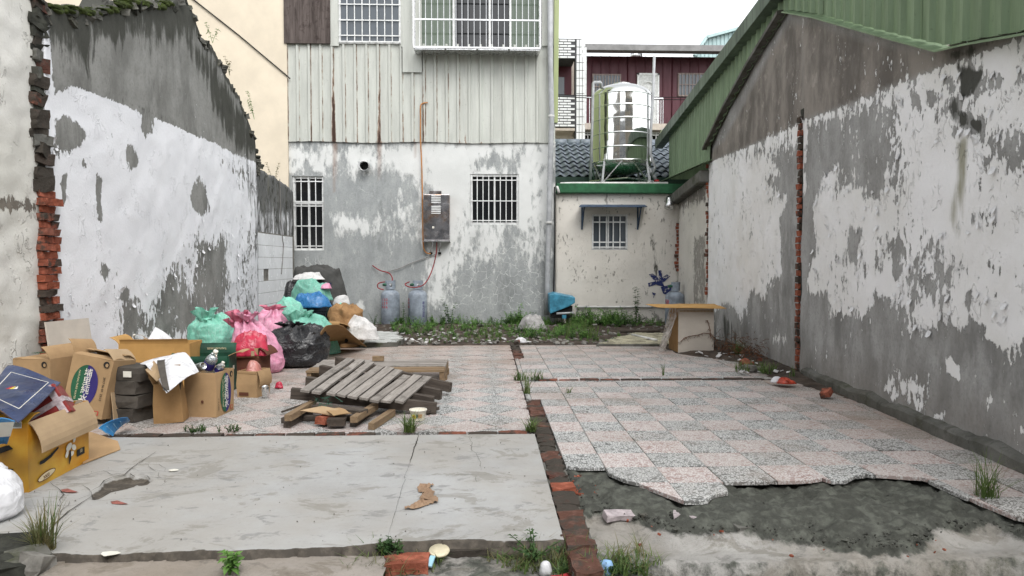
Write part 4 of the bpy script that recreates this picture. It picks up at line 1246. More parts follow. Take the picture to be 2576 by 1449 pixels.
HP(window(None, HY + .03, *w3, 6, (.08, .22, .78), (), mull=(.47,), depth=.08, fr=.035, bar=.02, pane=M_GLASSB))
M_GPAINT = simple('dark green paint', (.022, .105, .045), .55, var=.2, scale=7)
HP(bev(MB().box(hx0, hx1 + .1, HY - .12, HY + 1.3, hz1 + .012, hz2).build('parapet', M_GPAINT), .015))
HP(MB().box(hx0, hx1 + .1, HY + .22, HY + 8, -.3, hz1 + .008).build('house_core', M_HOUSE))
# tiled roof
M_RTILE = simple('blue glazed roof tile', (.145, .172, .205), .4, var=.2, scale=9, spec=.5)
ev = py(1540, 446, 15.75); rg = py(1540, 362, 18.3)
slope = math.atan2(rg.z - ev.z, rg.y - ev.y); SL = math.hypot(rg.z - ev.z, rg.y - ev.y)
roof = HP(MB().box(hx0 - .02, hx1 + 1.2, -.0, SL, -.06, -.035).build('roof', M_DARK, None, False, (0, ev.y, ev.z), (slope, 0, 0)))
tw_, th_ = .20, .36
m = MB(); NS = 8
prof = [(tw_ * (k / NS - .5), .028 * math.sin(2 * math.pi * k / NS + .5)) for k in range(NS + 1)]
vs = []
for yy, lift in ((-.02, .03), (-.02, .048), (th_ * .5, .022), (th_ + .03, .0)):
    for x, z in prof: vs.append((x, yy, z + lift))
n_ = NS + 1
m.add(vs, [(r_ * n_ + k, r_ * n_ + k + 1, (r_ + 1) * n_ + k + 1, (r_ + 1) * n_ + k) for r_ in range(3) for k in range(NS)])
rtm = m.mesh('roof_tile', M_RTILE, True)
rows = int(SL / th_) + 1
ncol = int((hx1 + 1.1 - hx0) / tw_)
for r_ in range(rows):
    for k in range(ncol):
        put('roof_tile', rtm, roof, (hx0 + .1 + k * tw_, r_ * th_, rng.uniform(-.003, .003)))
m = MB()
for k in range(int((hx1 + 1.1 - hx0) / .33)):
    HP(MB().lathe([(.085, 0), (.1, .01), (.1, .32), (.085, .325)], 10, Matrix.Translation((hx0 + .33 * k, rg.y, rg.z + .02)) @ Matrix.Rotation(R(90), 4, 'Y')).build('ridge_tile', M_RTILE, None, True))
fz = py(1540, 452, 15.7).z
HP(MB().box(hx0, hx1 + .6, 15.62, 15.7, fz - .09, fz + .05).build('eaves_board', simple('dark green fascia', (.03, .06, .045), .6)))
HP(MB().box(hx0, hx1 + .6, 15.9, 16.0, hz2 - .1, fz).build('eaves_gap_shade', M_DARK))  # near-black panel standing in for the shaded gap beneath the eaves
# blue awning
M_AWN = simple('faded blue sheet', (.045, .075, .125), .6, var=.3, scale=9)
az = py(1540, 523, HY - .2).z
aw = HP(MB().prism([Vector((py(1462, 520, HY).x, HY, az + .07)), Vector((py(1622, 520, HY).x, HY, az + .07)), Vector((py(1628, 520, HY - .4).x, HY - .42, az)), Vector((py(1456, 520, HY - .4).x, HY - .42, az))], (0, 0, .012)).build('awning', M_AWN))
for xx in (1464, 1604):
    X_ = py(xx, 540, HY).x
    m = MB(); m.bar((X_, HY - .01, az + .04), (X_, HY - .01, az - .42), .03, .03); m.bar((X_, HY - .02, az - .4), (X_, HY - .33, az + .01), .025, .02); m.bar((X_, HY - .01, az + .035), (X_, HY - .40, az - .01), .02, .02)
    m.build('bracket', M_AWN, aw)
# duct elbow
dcol = py(1680, 512, HY)
elb = HP(MB().tube([(dcol.x + .02, HY + .05, dcol.z + .06), (dcol.x + .01, HY - .12, dcol.z + .06), (dcol.x - .01, HY - .2, dcol.z + .03), (dcol.x - .03, HY - .24, dcol.z - .05), (dcol.x - .05, HY - .25, dcol.z - .12)], [.085, .085, .09, .088, .09], 14).build('duct_elbow', M_STEEL, None, True))
# conduit low on the wall and water pipes on the parapet
pz = py(1560, 772, HY - .04).z
pc_ = HP(MB().tube([(py(1450, 772, HY).x, HY - .04, pz), (hx1 + .05, HY - .04, pz)], .02, 8).build('wall_pipe', M_PVCW, None, True))
for xx in (1475, 1560, 1640):
    c = py(xx, 772, HY - .04); MB().lathe([(.025, -.012), (.03, -.008), (.03, .008), (.025, .012)], 10, Matrix.Translation((c.x, HY - .04, pz)) @ Matrix.Rotation(R(90), 4, 'Y')).build('pipe_clip', M_PVC, pc_)
HP(MB().tube([py(1406, 485, HY - .14), py(1402, 470, HY - .1), py(1412, 462, HY - .02), py(1440, 461, HY + .05), py(1680, 461, HY + .05)], .028, 8).build('water_pipe', M_PVCW, None, True))
# blue paint daubs on the wall
_t = NT('blue paint daub', .75, 0, .2); _q = _t.pos()
M_BPAINT = _t.fin(_t.mix(_t.step(_t.noise(_q, 16, 5, .7), .52, .62), (.025, .035, .12), (.50, .475, .43)))
for q in (((1632, 690), (1642, 688), (1660, 702), (1678, 690), (1686, 695), (1668, 712), (1672, 722), (1650, 716), (1632, 722), (1630, 712), (1648, 708)),
          ((1656, 680), (1664, 680), (1666, 700), (1658, 702)), ((1662, 722), (1690, 715), (1692, 750), (1668, 738)), ((1640, 735), (1650, 738), (1644, 750))):
    m = MB(); m.prism([py(x, y, HY - .012) for x, y in q], (0, .003, 0)); HP(m.build('paint_daub', M_BPAINT))

# ---- water tank
M_MIRROR = NT('polished stainless', .07, 1.0, .5)
_p = M_MIRROR.pos(); M_MIRROR = M_MIRROR.fin((.80, .81, .79), M_MIRROR.lin(M_MIRROR.noise(_p, 3, 3), .3, .7, .04, .12), M_MIRROR.bump(M_MIRROR.noise(_p, 1.8, 2), .25, .05))
TY = 15.1
tcx = py(1564, 330, TY).x; trad = 74.5 * TY / FPX
zb0 = py(1564, 410, TY).z; zt0_ = py(1564, 246, TY).z; zdm = py(1564, 216, TY).z; zds = py(1564, 441, TY).z
tank = empty('water_tank', (tcx, TY, hz2), 'shiny stainless steel water tank on legs above the green parapet', 'water tank')
def TP(o): o.parent = tank; o.matrix_parent_inverse = Matrix.Translation(tank.location).inverted(); return o
MT = Matrix.Translation((tcx, TY, 0))
TP(MB().lathe([(trad, zb0)] + [(trad + .0, zb0 + (zt0_ - zb0) * k / 8) for k in range(1, 9)], 64, MT, cap=False).build('body', M_MIRROR, None, True))
TP(MB().lathe([(trad, zt0_)] + [(trad * math.cos(a_ * R(90) / 8) * 1.0, zt0_ + (zdm - zt0_ + .02) * math.sin(a_ * R(90) / 8)) for a_ in range(1, 8)] + [(.2, zdm + .012), (.19, zdm + .035), (.02, zdm + .05)], 48, MT, cap=False).build('dome', M_MIRROR, None, True))
TP(MB().lathe([(.02, zds)] + [(trad * math.sin(a_ * R(90) / 8), zb0 - (zb0 - zds) * math.cos(a_ * R(90) / 8)) for a_ in range(1, 9)], 48, MT, cap=False).build('dish_bottom', M_STEEL, None, True))
for y_ in (246, 277, 309, 344, 378, 411):
    zz = py(1564, y_, TY).z
    TP(MB().lathe([(trad - .005, zz - .02), (trad + .012, zz - .012), (trad + .014, zz + .008), (trad - .005, zz + .018)], 64, MT, cap=False).build('hoop', M_MIRROR, None, True))
for k in range(4):
    a_ = R(45 + 90 * k)
    t0 = Vector((tcx + trad * .98 * math.cos(a_), TY + trad * .98 * math.sin(a_), zb0 + .02)); t1 = Vector((tcx + trad * 1.12 * math.cos(a_), TY + trad * 1.12 * math.sin(a_), hz2 + .005))
    TP(MB().bar(t0, t1, .04, .04).build('leg', M_PVC))
    for s_ in (-1, 1):
        a2_ = a_ + s_ * R(38)
        TP(MB().bar(Vector((tcx + trad * .97 * math.cos(a2_), TY + trad * .97 * math.sin(a2_), zb0)), t1 + Vector((0, 0, .03)), .022, .022).build('brace', M_STEEL))
TP(MB().tube([(tcx + trad * 1.08 * math.cos(R(a_)), TY + trad * 1.08 * math.sin(R(a_)), hz2 + .14) for a_ in range(0, 361, 90)], .018, 6).build('foot_ring', M_STEEL))
TP(MB().tube([py(1485, 452, TY - .3), py(1490, 300, TY - .3), py(1492, 210, TY - .3), py(1494, 207, TY - .3), py(1510, 207, TY - .3), py(1512, 209, TY - .25), py(1513, 232, TY - .1)], .03, 8).build('fill_pipe', M_PVC, None, True))
TP(MB().tube([py(1646, 142, TY - .4), py(1642, 250, TY - .4), py(1637, 330, TY - .4), py(1636, 385, TY - .4), py(1642, 405, TY - .4), py(1648, 420, TY - .4), py(1640, 440, TY - .4)], .03, 8).build('drain_pipe', M_PVC, None, True))
TP(MB().tube([py(1628, 418, TY - .3), py(1650, 452, TY - .4)], .035, 8).build('outlet_pipe', M_PVC, None, True))
c = py(1652, 455, TY - .4)
TP(MB().lathe([(.05, -.02), (.055, 0), (.05, .02)], 10, Matrix.Translation(c)).build('valve_handle', simple('red valve', (.4, .03, .03), .5)))

# ---- green metal house behind the right gable wall
CO = .035
def rw2(x, y):
    p = ppl(x, y, RA + rn_ * CO, rn_); return ((p - RA).dot(rdir), p.z)
ghouse = empty('green_metal_house', on_r(6, 0, -3), 'green ribbed metal house wall and roof edge above the gable wall', 'building')
def GP(o): o.parent = ghouse; o.matrix_parent_inverse = Matrix.Translation(ghouse.location).inverted(); return o
bot_pts = sorted([rw2(x, y) for x, y in ((1682, 452), (1740, 428), (1786, 408))] + [rw2(x, y) for x, y in ((1787, 368), (1840, 262), (1900, 156), (1984, 24), (2060, 34), (2150, 58), (2280, 90), (2383, 114), (2450, 100), (2576, 78))])
k0 = (bot_pts[1][1] - bot_pts[0][1]) / (bot_pts[1][0] - bot_pts[0][0])
bot_pts = [(0, bot_pts[0][1] - k0 * bot_pts[0][0])] + bot_pts
top_a = rw2(1672, 352); top_b = rw2(1945, 8)
ks = (top_b[1] - top_a[1]) / (top_b[0] - top_a[0])
def gtop(u): return max(min(top_a[1] + ks * (u - top_a[0]), 7.5), 1.0)
def gbot(u): return float(np.interp(u, [a for a, _ in bot_pts], [b for _, b in bot_pts]))
uend = rw2(1684, 440)[0]
NPN = 14
eds = np.linspace(0, uend, NPN + 1)
for i, (a, b) in enumerate(zip(eds[:-1], eds[1:])):
    GP(ribbed('cladding_panel', M_GREEN, None, RA + rn_ * (CO + .004 * (i % 2)), rdir, DV, rn_, (a, b + .015), gbot, lambda u: max(gtop(u), gbot(u) + .02), .20, .032, .035, .085, lambda u, v, h: -.6, 6))
# return of the cladding round the far corner, rake flashing, gutter lip
o = MB().prism([on_r(uend, gbot(uend), .0), on_r(uend, gtop(uend) + .02, .0), on_r(uend, gtop(uend) + .02, -1.6), on_r(uend, gbot(uend), -1.6)], rdir * .01)
me = o.mesh('cladding_return', M_GREEN); put_attr(me, 'rust', [-.6] * len(me.vertices)); GP(put('cladding_return', me))
u0f = rw2(1667, 360)[0] + .12; u1f = 0.2
fl0 = on_r(u0f, top_a[1] + ks * (u0f - top_a[0]) - .02, .10); fl1 = on_r(4.0, top_a[1] + ks * (4.0 - top_a[0]) - .02, .10)
fm = MB(); fm.bar(fl0, fl1, .17, .19, Vector((0, 0, 1)))
me = fm.mesh('rake_flashing', M_GREEND); put_attr(me, 'rust', [-.6] * len(me.vertices)); GP(put('rake_flashing', me))
fm = MB(); fm.add([fl0 + Vector((0, 0, .08)) - rn_ * .1, fl1 + Vector((0, 0, .08)) - rn_ * .1, fl1 + Vector((0, 0, .08)) - rn_ * 6, fl0 + Vector((0, 0, .08)) - rn_ * 6], [(0, 1, 2, 3)])
me = fm.mesh('roof', M_GREEND); put_attr(me, 'rust', [-.6] * 4); GP(put('roof', me))
lip_pts = [rw2(x, y) for x, y in ((1985, 26), (2060, 38), (2150, 62), (2280, 96), (2383, 122), (2450, 106), (2576, 84), (2700, 60))]
for (ua, za), (ub, zb_) in zip(lip_pts[:-1], lip_pts[1:]):
    m = MB(); m.prism([on_r(ua, za, 0), on_r(ub, zb_, 0), on_r(ub, zb_ - .025, .12), on_r(ua, za - .025, .12)], (0, 0, .012))
    me = m.mesh('drip_flashing', M_GREEN); put_attr(me, 'rust', [-.6] * len(me.vertices)); GP(put('drip_flashing', me))
gl = [rw(x, y) for x, y in ((1786, 374), (1840, 267), (1900, 162), (1984, 30))]
for (ua, za), (ub, zb_) in zip(gl[:-1], gl[1:]):
    m = MB(); m.prism([on_r(ua, za + .03, 0), on_r(ub, zb_ + .03, 0), on_r(ub, zb_ + .02, .13), on_r(ua, za + .02, .13)], (0, 0, -.045)); m.build('gable_coping', M_PLINTH, right_wall)
e0 = rw2(1672, 458); e1 = rw2(1786, 410)
m = MB(); m.prism([on_r(e0[0], e0[1] - .02, .2), on_r(e1[0] - .02, e1[1] - .02, .2), on_r(e1[0] - .02, e1[1] + .05, .0), on_r(e0[0], e0[1] + .05, .0)], (0, 0, .012))
me = m.mesh('eaves_lip', M_GREEN); put_attr(me, 'rust', [-.6] * len(me.vertices)); GP(put('eaves_lip', me))

# ---- far buildings
FY = 24.0
fb0 = py(1466, 250, FY).x
wine = empty('burgundy_building', (fb0 + 3, FY + 2, 0), 'dark burgundy metal-clad building with white door behind the water tank', 'building')
def WP(o): o.parent = wine; o.matrix_parent_inverse = Matrix.Translation(wine.location).inverted(); return o
M_WINE = metal_sheet('burgundy sheet', (.085, .017, .027), rough=.5, streak=.3)
ztf = py(1600, 142, FY).z; zfl = py(1600, 312, FY).z
for i in range(6):
    WP(ribbed('cladding_panel', M_WINE, None, Vector((fb0, FY, 0)), DU, DV, NN, (i * 1.5, i * 1.5 + 1.5), lambda u: zfl, lambda u: ztf, .3, .02, .02, .05, lambda u, v, h: -.6, 2))
WP(MB().box(fb0, fb0 + 9, FY + .05, FY + 5, -.3, ztf).build('house_core', M_WINE))
M_FASC = simple('grey fascia', (.23, .225, .225), .6, var=.15, scale=3)
WP(MB().box(fb0 - .05, fb0 + 9, FY - .9, FY - .82, ztf - .06, ztf + .13).build('fascia', M_FASC))
WP(MB().box(fb0 - .05, fb0 + 9, FY - .82, FY, ztf + .10, ztf + .125).build('soffit', M_FASC))
for (xa, xb, ya, yb) in ((1489, 1562, 252, 187), (1704, 1787, 243, 185)):
    a = py(xa, ya, FY); b = py(xb, yb, FY)
    WP(window(None, FY - .03, a.x, b.x, a.z, b.z, 10, (.5,), (), mull=(.5,), depth=.02, fr=.05, bar=.02, pane=M_GLASSB, fmat=simple('bronze frame', (.25, .2, .18), .5)))
a = py(1601, 312, FY); b = py(1657, 186, FY)
M_DOORW = simple('white ornate door', (.62, .63, .62), .45, var=.15, scale=20, bump=1.0, bscale=18)
dr_ = WP(MB().box(a.x, b.x, FY - .08, FY - .03, a.z, b.z).build('door', M_DOORW))
cxd = (a.x + b.x) / 2; czd = a.z + (b.z - a.z) * .62
m = MB(); wd_ = (b.x - a.x)
pts = [(cxd - wd_ * .26, FY - .10, czd - .5)] + [(cxd - wd_ * .26 * math.cos(R(t_)), FY - .10, czd + .1 + wd_ * .26 * math.sin(R(t_)) * 1.3) for t_ in range(0, 181, 20)] + [(cxd + wd_ * .26, FY - .10, czd - .5)]
m.tube(pts, .025, 6); m.build('arch_trim', M_ALU, dr_)
m = MB(); m.box(a.x - .0, a.x + .06, FY - .1, FY - .081, a.z, b.z); m.box(b.x - .06, b.x, FY - .1, FY - .081, a.z, b.z); m.box(a.x, b.x, FY - .1, FY - .081, b.z - .06, b.z); m.build('door_frame', M_ALU, dr_)
# balcony rail, slab, lower grille windows
zr = py(1600, 247, FY - .9).z; zs = py(1600, 312, FY - .9).z
rail = WP(MB().box(fb0, py(1668, 250, FY - .9).x, FY - .92, FY - .89, zr - .02, zr + .02).build('railing', M_STEEL))
xr = py(1668, 250, FY - .9).x
for i in range(14):
    xx = fb0 + .1 + (xr - fb0 - .1) * i / 13
    MB().tube([(xx, FY - .9, zs), (xx, FY - .9, zr)], .014, 5).build('baluster', M_STEEL, rail)
for i in range(1, 4):
    MB().tube([(xr, FY - .9 + .28 * i, zs), (xr, FY - .9 + .28 * i, zr)], .014, 5).build('baluster', M_STEEL, rail)
M_TILEB = simple('beige facade tile', (.5, .44, .38), .5, var=.1)
WP(MB().box(fb0 - .4, xr + .1, FY - 1.0, FY + .02, zs - .2, zs - .0).build('balcony_slab', M_TILEB))
zg0 = py(1600, 356, FY).z
WP(MB().box(fb0 - .3, fb0 + 9, FY - .6, FY - .5, -.3, zs - .2).build('lower_wall', M_DARK))
for i in range(26):
    xx = fb0 - .2 + i * .14
    WP(MB().box(xx - .015, xx + .015, FY - .68, FY - .65, zg0 - .5, zs - .26).build('grille_bar', M_ALU))
for zz in (zs - .24, zg0 + .1):
    WP(MB().box(fb0 - .25, fb0 + 3.7, FY - .69, FY - .64, zz - .02, zz + .02).build('grille_rail', M_ALU))
WP(MB().box(py(1468, 200, FY - .9).x, py(1475, 200, FY - .9).x, FY - .95, FY - .85, zs, ztf).build('corner_post', M_ALU))
# white tiled building
VY = 22.5
wx0 = py(1380, 200, VY).x; wx1 = py(1463, 200, VY).x
white = empty('white_tiled_building', ((wx0 + wx1) / 2, VY + 2, 0), 'narrow white tiled building with recessed balcony left of the burgundy one', 'building')
def VP_(o): o.parent = white; o.matrix_parent_inverse = Matrix.Translation(white.location).inverted(); return o
M_GROUT = simple('dark grout', (.075, .075, .08), .9, var=.2)
M_FT = simple('white facade tile', (.68, .69, .70), .35, var=.06, scale=3, spec=.5)
zA, zB, zC, zD = py(1430, 97, VY).z, py(1430, 148, VY).z, py(1430, 240, VY).z, py(1430, 320, VY).z
xp = py(1447, 200, VY).x
m = MB(); m.box(wx0, wx1, VY, VY + .3, zB, zA); m.box(xp, wx1, VY, VY + .3, -.3, zB - .002); m.box(wx0, xp - .002, VY, VY + .3, zD, zC)
VP_(m.build('wall', M_GROUT))
ftm = MB().box(-.112, .112, -.02, .0, -.028, .028).mesh('facade_tile', M_FT)
nn = 0
for (xa, xb, za, zb_) in ((wx0, xp, zB, zA), (wx0, xp, zD, zC)):
    r_ = 0; zz = za + .05
    while zz < zb_ - .03:
        xx = xb - .13 - (.12 if r_ % 2 else 0)
        while xx > xa + .1 + .9 * 0:
            if nn < 280: VP_(put('facade_tile', ftm, None, (xx, VY, zz))); nn += 1
            xx -= .24
        zz += .085; r_ += 1
ft2 = MB().box(-.04, .04, -.02, .0, -.11, .11).mesh('facade_tile', M_FT)
zz = zD - 1.0
while zz < zA - .1:
    for k in range(3):
        VP_(put('facade_tile', ft2, None, (xp + .06 + k * .095 + .02, VY, zz)))
    zz += .24
VP_(MB().box(wx0, xp - .01, VY + .9, VY + 1.0, zC - .3, zB + .3).build('balcony_back', M_WINE)); 
VP_(MB().box(wx0, xp - .25, VY + .85, VY + .89, zC, zB - .35).build('balcony_window', M_GLASSB))
VP_(MB().box(wx0, xp, VY + .02, VY + .9, zD - .1, zD - .02).build('balcony_floor', M_TILEB))
VP_(MB().box(wx0, xp, VY + .02, VY + 1.0, zB + .01, zB + .1).build('balcony_ceiling', M_GROUT))
VP_(MB().box(wx0 - 1, wx1, VY + 1.01, VY + 4, -.3, zA - .3).build('house_core', M_TILEB))
# teal roofed shed far right
QY = 36.0
teal = empty('teal_metal_shed', (py(1810, 120, QY).x, QY, 0), 'pale teal corrugated metal shed roof on the skyline', 'building')
M_TEAL = metal_sheet('pale teal sheet', (.42, .56, .56), rough=.5, streak=.15)
a = py(1745, 142, QY); b = py(1775, 96, QY); c = py(1900, 62, QY)
o_ = ribbed('cladding_panel', M_TEAL, None, Vector((a.x, QY, 0)), DU, DV, NN, (0, 6.5), lambda u: a.z - 3, lambda u: float(np.interp(u, [0, b.x - a.x, c.x - a.x, 9], [a.z, b.z, c.z, c.z + 1])), .2, .05, .06, .12, lambda u, v, h: -.6, 3)
o_.parent = teal; o_.matrix_parent_inverse = Matrix.Translation(teal.location).inverted()
for p_, q_ in ((a, b), (b, c)):
    m = MB(); m.bar(p_ + Vector((0, -.1, 0)), q_ + Vector((0, -.1, 0)), .3, .14); me = m.mesh('roof_trim', M_TEAL); put_attr(me, 'rust', [-.6] * 8)
    o_ = put('roof_trim', me); o_.parent = teal; o_.matrix_parent_inverse = Matrix.Translation(teal.location).inverted()
# turbine roof ventilators
def turbine(name, c, r, label):
    root = empty(name, c, label, 'ventilator', 'spinning roof ventilators')
    MB().lathe([(r * .55, -r * .9), (r * .55, -r * .3)], 16).build('collar', M_STEEL, root, True)
    nv = 18
    for k in range(nv):
        a0 = 2 * math.pi * k / nv
        m = MB(); L = []
        for j in range(7):
            t_ = R(-50 + 130 * j / 6)
            rr = r * math.cos(t_); zz = r * .75 * math.sin(t_)
            L += [(rr * math.cos(a0), rr * math.sin(a0), zz), (rr * .93 * math.cos(a0 + .26), rr * .93 * math.sin(a0 + .26), zz)]
        m.add(L, [(2 * j, 2 * j + 1, 2 * j + 3, 2 * j + 2) for j in range(6)])
        m.build('blade', M_STEEL, root, True)
    MB().lathe([(r * .3, r * .70), (r * .2, r * .78), (.001, r * .8)], 12).build('cap', M_STEEL, root, True)
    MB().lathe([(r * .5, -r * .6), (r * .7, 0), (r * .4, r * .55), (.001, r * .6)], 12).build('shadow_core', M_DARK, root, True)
turbine('roof_turbine', py(1600, 141, FY + 1), .22, 'small turbine ventilator on the burgundy building roof')
turbine('roof_turbine', py(1684, 336, 16.5), .22, 'shiny turbine ventilator beside the green roof edge')
# overhead wires between the houses
for k, (y_a, y_b) in enumerate(((238, 245), (243, 251))):
    tag(MB().tube([py(1402, y_a, 21), py(1560, (y_a + y_b) / 2 + 3, 21), py(1800, y_b, 21)], .012, 5).build('overhead_wire', M_DARK), ['upper of two thin black wires crossing behind the water tank', 'lower of two thin black wires crossing behind the water tank'][k], 'wire', 'wires behind the water tank')

# ------------------------------------------------------------------ materials of the loose things
def cardboard(name, col, stain=.25, wet=.0):
    t = NT(name, .85, 0, .25)
    p = t.pos(); o = t.obj()
    n = t.noise(p, 3.5, 6, .65)
    c = t.mix(t.step(n, .3, .7), tuple(x * (1 - stain) for x in col), col)
    fl = t.noise(t.mapv(o, (1, 1, 40)), 3, 2)
    c = t.mix(t.math('MULTIPLY', t.step(fl, .5, .8), .12), c, tuple(x * .6 for x in col))
    c = t.mix(t.math('MULTIPLY', t.step(t.noise(p, 11, 6, .7), .62 - wet, .78 - wet), .45), c, tuple(x * .42 for x in col))
    return t.fin(c, .85, t.bump(t.math('ADD', n, t.math('MULTIPLY', fl, .25)), .25, .006))
M_CARD = cardboard('tan cardboard', (.42, .275, .145))
M_CARDL = cardboard('pale cardboard', (.46, .33, .20), .2)
M_CARDD = cardboard('brown kraft', (.36, .215, .095), .3)
M_CARDR = cardboard('dark brown carton', (.13, .05, .03), .25)
M_CARDW = cardboard('off-white board', (.60, .545, .475), .15)
M_CARDO = cardboard('orange sheet card', (.50, .29, .10), .2)
M_GRIME = cardboard('black soiled pack', (.10, .088, .075), .55, .10)
M_NAVY = simple('navy coated card', (.02, .038, .105), .32, var=.2, scale=4, spec=.5, bump=.2, bscale=12)
M_REDBOX = simple('maroon coated card', (.22, .03, .028), .4, var=.25, scale=8)
M_BEERG = simple('dark green carton', (.012, .06, .035), .5, var=.3, scale=6)
def fan_print():
    t = NT('orange product print', .45, 0, .4)
    o = t.obj()
    z = t.sep(o)[2]
    n = t.noise(o, 5, 4)
    c = t.mix(t.step(n, .35, .65), (.56, .24, .012), (.62, .36, .04))
    c = t.mix(t.step(t.noise(o, 2.1, 2), .5, .75), c, (.16, .08, .02))
    return t.fin(c, .45, t.bump(t.noise(o, 30, 4), .15, .004))
M_FANBOX = fan_print()
def film(name, col, rough=.35, trans=.0, wr=1.0, spec=.5, weave=False, scale=11):
    t = NT(name, rough, 0, spec)
    p = t.pos()
    n = t.noise(p, scale, 6, .6, .8)
    r_ = t.math('ABSOLUTE', t.math('SUBTRACT', t.noise(p, scale * .7, 4, .55, 1.2), .5))
    c = t.mix(t.step(n, .25, .75), tuple(x * .68 for x in col), tuple(min(1, x * 1.12) for x in col))
    h = t.math('ADD', t.math('MULTIPLY', t.step(r_, .0, .09), 1.0), t.math('MULTIPLY', n, .6))
    if weave:
        wv = t.noise(t.mapv(t.obj(), (120, 120, 6)), 1, 2)
        c = t.mix(t.math('MULTIPLY', t.step(wv, .45, .7), .18), c, (.8, .85, .83))
        c = t.mix(t.math('MULTIPLY', t.step(t.noise(p, 4, 5), .6, .8), .35), c, tuple(x * .55 for x in col))
        h = t.math('ADD', h, t.math('MULTIPLY', wv, .08))
    return t.fin(c, t.lin(n, .3, .7, max(.05, rough - .12), rough + .15), t.bump(h, .35 * wr, .008), Subsurface_Weight=.25 if weave else 0.0, Subsurface_Radius=(.06, .06, .06), Subsurface_Scale=1.0)
M_MINT = film('mint woven sack', (.20, .55, .42), .5, weave=True)
M_MINTD = film('mint woven cloth', (.15, .43, .33), .55, weave=True)
M_PINK = film('pink woven sack', (.72, .30, .44), .45, weave=True)
M_ROSE = film('rose sack', (.60, .17, .25), .45)
M_BLACKB = film('black bin bag', (.018, .018, .02), .25, wr=1.3)
M_REDF = film('red plastic bag', (.52, .035, .075), .28)
M_BLUEF = film('blue plastic bag', (.03, .17, .40), .3)
M_WHITEF = film('white plastic bag', (.74, .74, .76), .3, wr=.8, scale=7)
M_WSACK = film('white woven sack', (.62, .61, .60), .5)
M_BLANKET = film('charcoal blanket', (.075, .075, .072), .9, wr=.8, spec=.1, scale=7)
M_KRAFT = film('crumpled kraft paper', (.34, .20, .095), .8, spec=.15, wr=1.1, scale=8)
M_GREYBAG = film('grey dusty bag', (.36, .35, .34), .5)
M_CYAN = simple('cyan printed bag', (.04, .24, .52), .4, var=.2, scale=8)
M_CRATE = simple('dark plastic crate', (.02, .025, .035), .45, var=.3)
M_PCLEAR = NT('clear plastic', .12, 0, .5).fin((.86, .9, .92), Transmission_Weight=.88, IOR=1.12)
M_PSHEET = NT('dusty polythene', .3, 0, .5); M_PSHEET = M_PSHEET.fin(M_PSHEET.mix(M_PSHEET.step(M_PSHEET.noise(M_PSHEET.pos(), 9, 4), .4, .6), (.42, .38, .34), (.66, .64, .62)), Alpha=M_PSHEET.lin(M_PSHEET.noise(M_PSHEET.pos(), 14, 4), .35, .65, .25, .6))
M_CAN = simple('aluminium can', (.72, .73, .73), .25, 1.0, var=.05)
M_CYL = simple('grey-blue cylinder paint', (.27, .31, .36), .45, var=.22, scale=7, spec=.4)
M_REDINK = simple('red stencil', (.45, .02, .03), .6, var=.1)
M_INKG = simple('green ink', (.02, .10, .05), .6, var=.1)
M_INKP = simple('purple ink', (.035, .025, .15), .6, var=.1)
M_INKW = simple('white ink', (.72, .70, .62), .6, var=.05)
M_INKK = simple('black ink', (.015, .015, .015), .6, var=.1)
M_INKC = simple('cream ink', (.62, .52, .33), .6, var=.05)
M_INKY = simple('yellow ink', (.70, .55, .04), .5, var=.1)

# ------------------------------------------------------------------ lettering
_tc = {}
def text_mesh(body, size, mat, align='CENTER', spacing=1.0, vertical=False):
    key = (body, round(size, 5), mat.name, align, vertical)
    if key in _tc: return _tc[key]
    cu = bpy.data.curves.new('lettering', 'FONT')
    cu.body = '\n'.join(body) if vertical else body
    cu.size = size; cu.align_x = align; cu.align_y = 'CENTER'; cu.extrude = .0004; cu.resolution_u = 2; cu.space_line = .92
    ob = bpy.data.objects.new('lettering', cu); COL.objects.link(ob)
    bpy.context.view_layer.update()
    me = bpy.data.meshes.new_from_object(ob.evaluated_get(bpy.context.evaluated_depsgraph_get()))
    bpy.data.objects.remove(ob); bpy.data.curves.remove(cu)
    me.materials.clear(); me.materials.append(mat)
    _tc[key] = me
    return me
def place(me, name, parent, M):
    o = put(name, me, parent); o.matrix_local = M; return o
def ellipse(rx, rz, n=28, half=0):
    m = MB()
    a0, a1 = {0: (0, 2 * math.pi), 1: (math.pi / 2, 3 * math.pi / 2), 2: (-math.pi / 2, math.pi / 2)}[half]
    pts = [Vector((rx * math.cos(a0 + (a1 - a0) * k / n), rz * math.sin(a0 + (a1 - a0) * k / n), 0)) for k in range(n + (0 if half == 0 else 1))]
    m.prism(pts, (0, 0, .0004)); return m
def rect(w_, h_): return MB().box(-w_ / 2, w_ / 2, -h_ / 2, h_ / 2, 0, .0004)

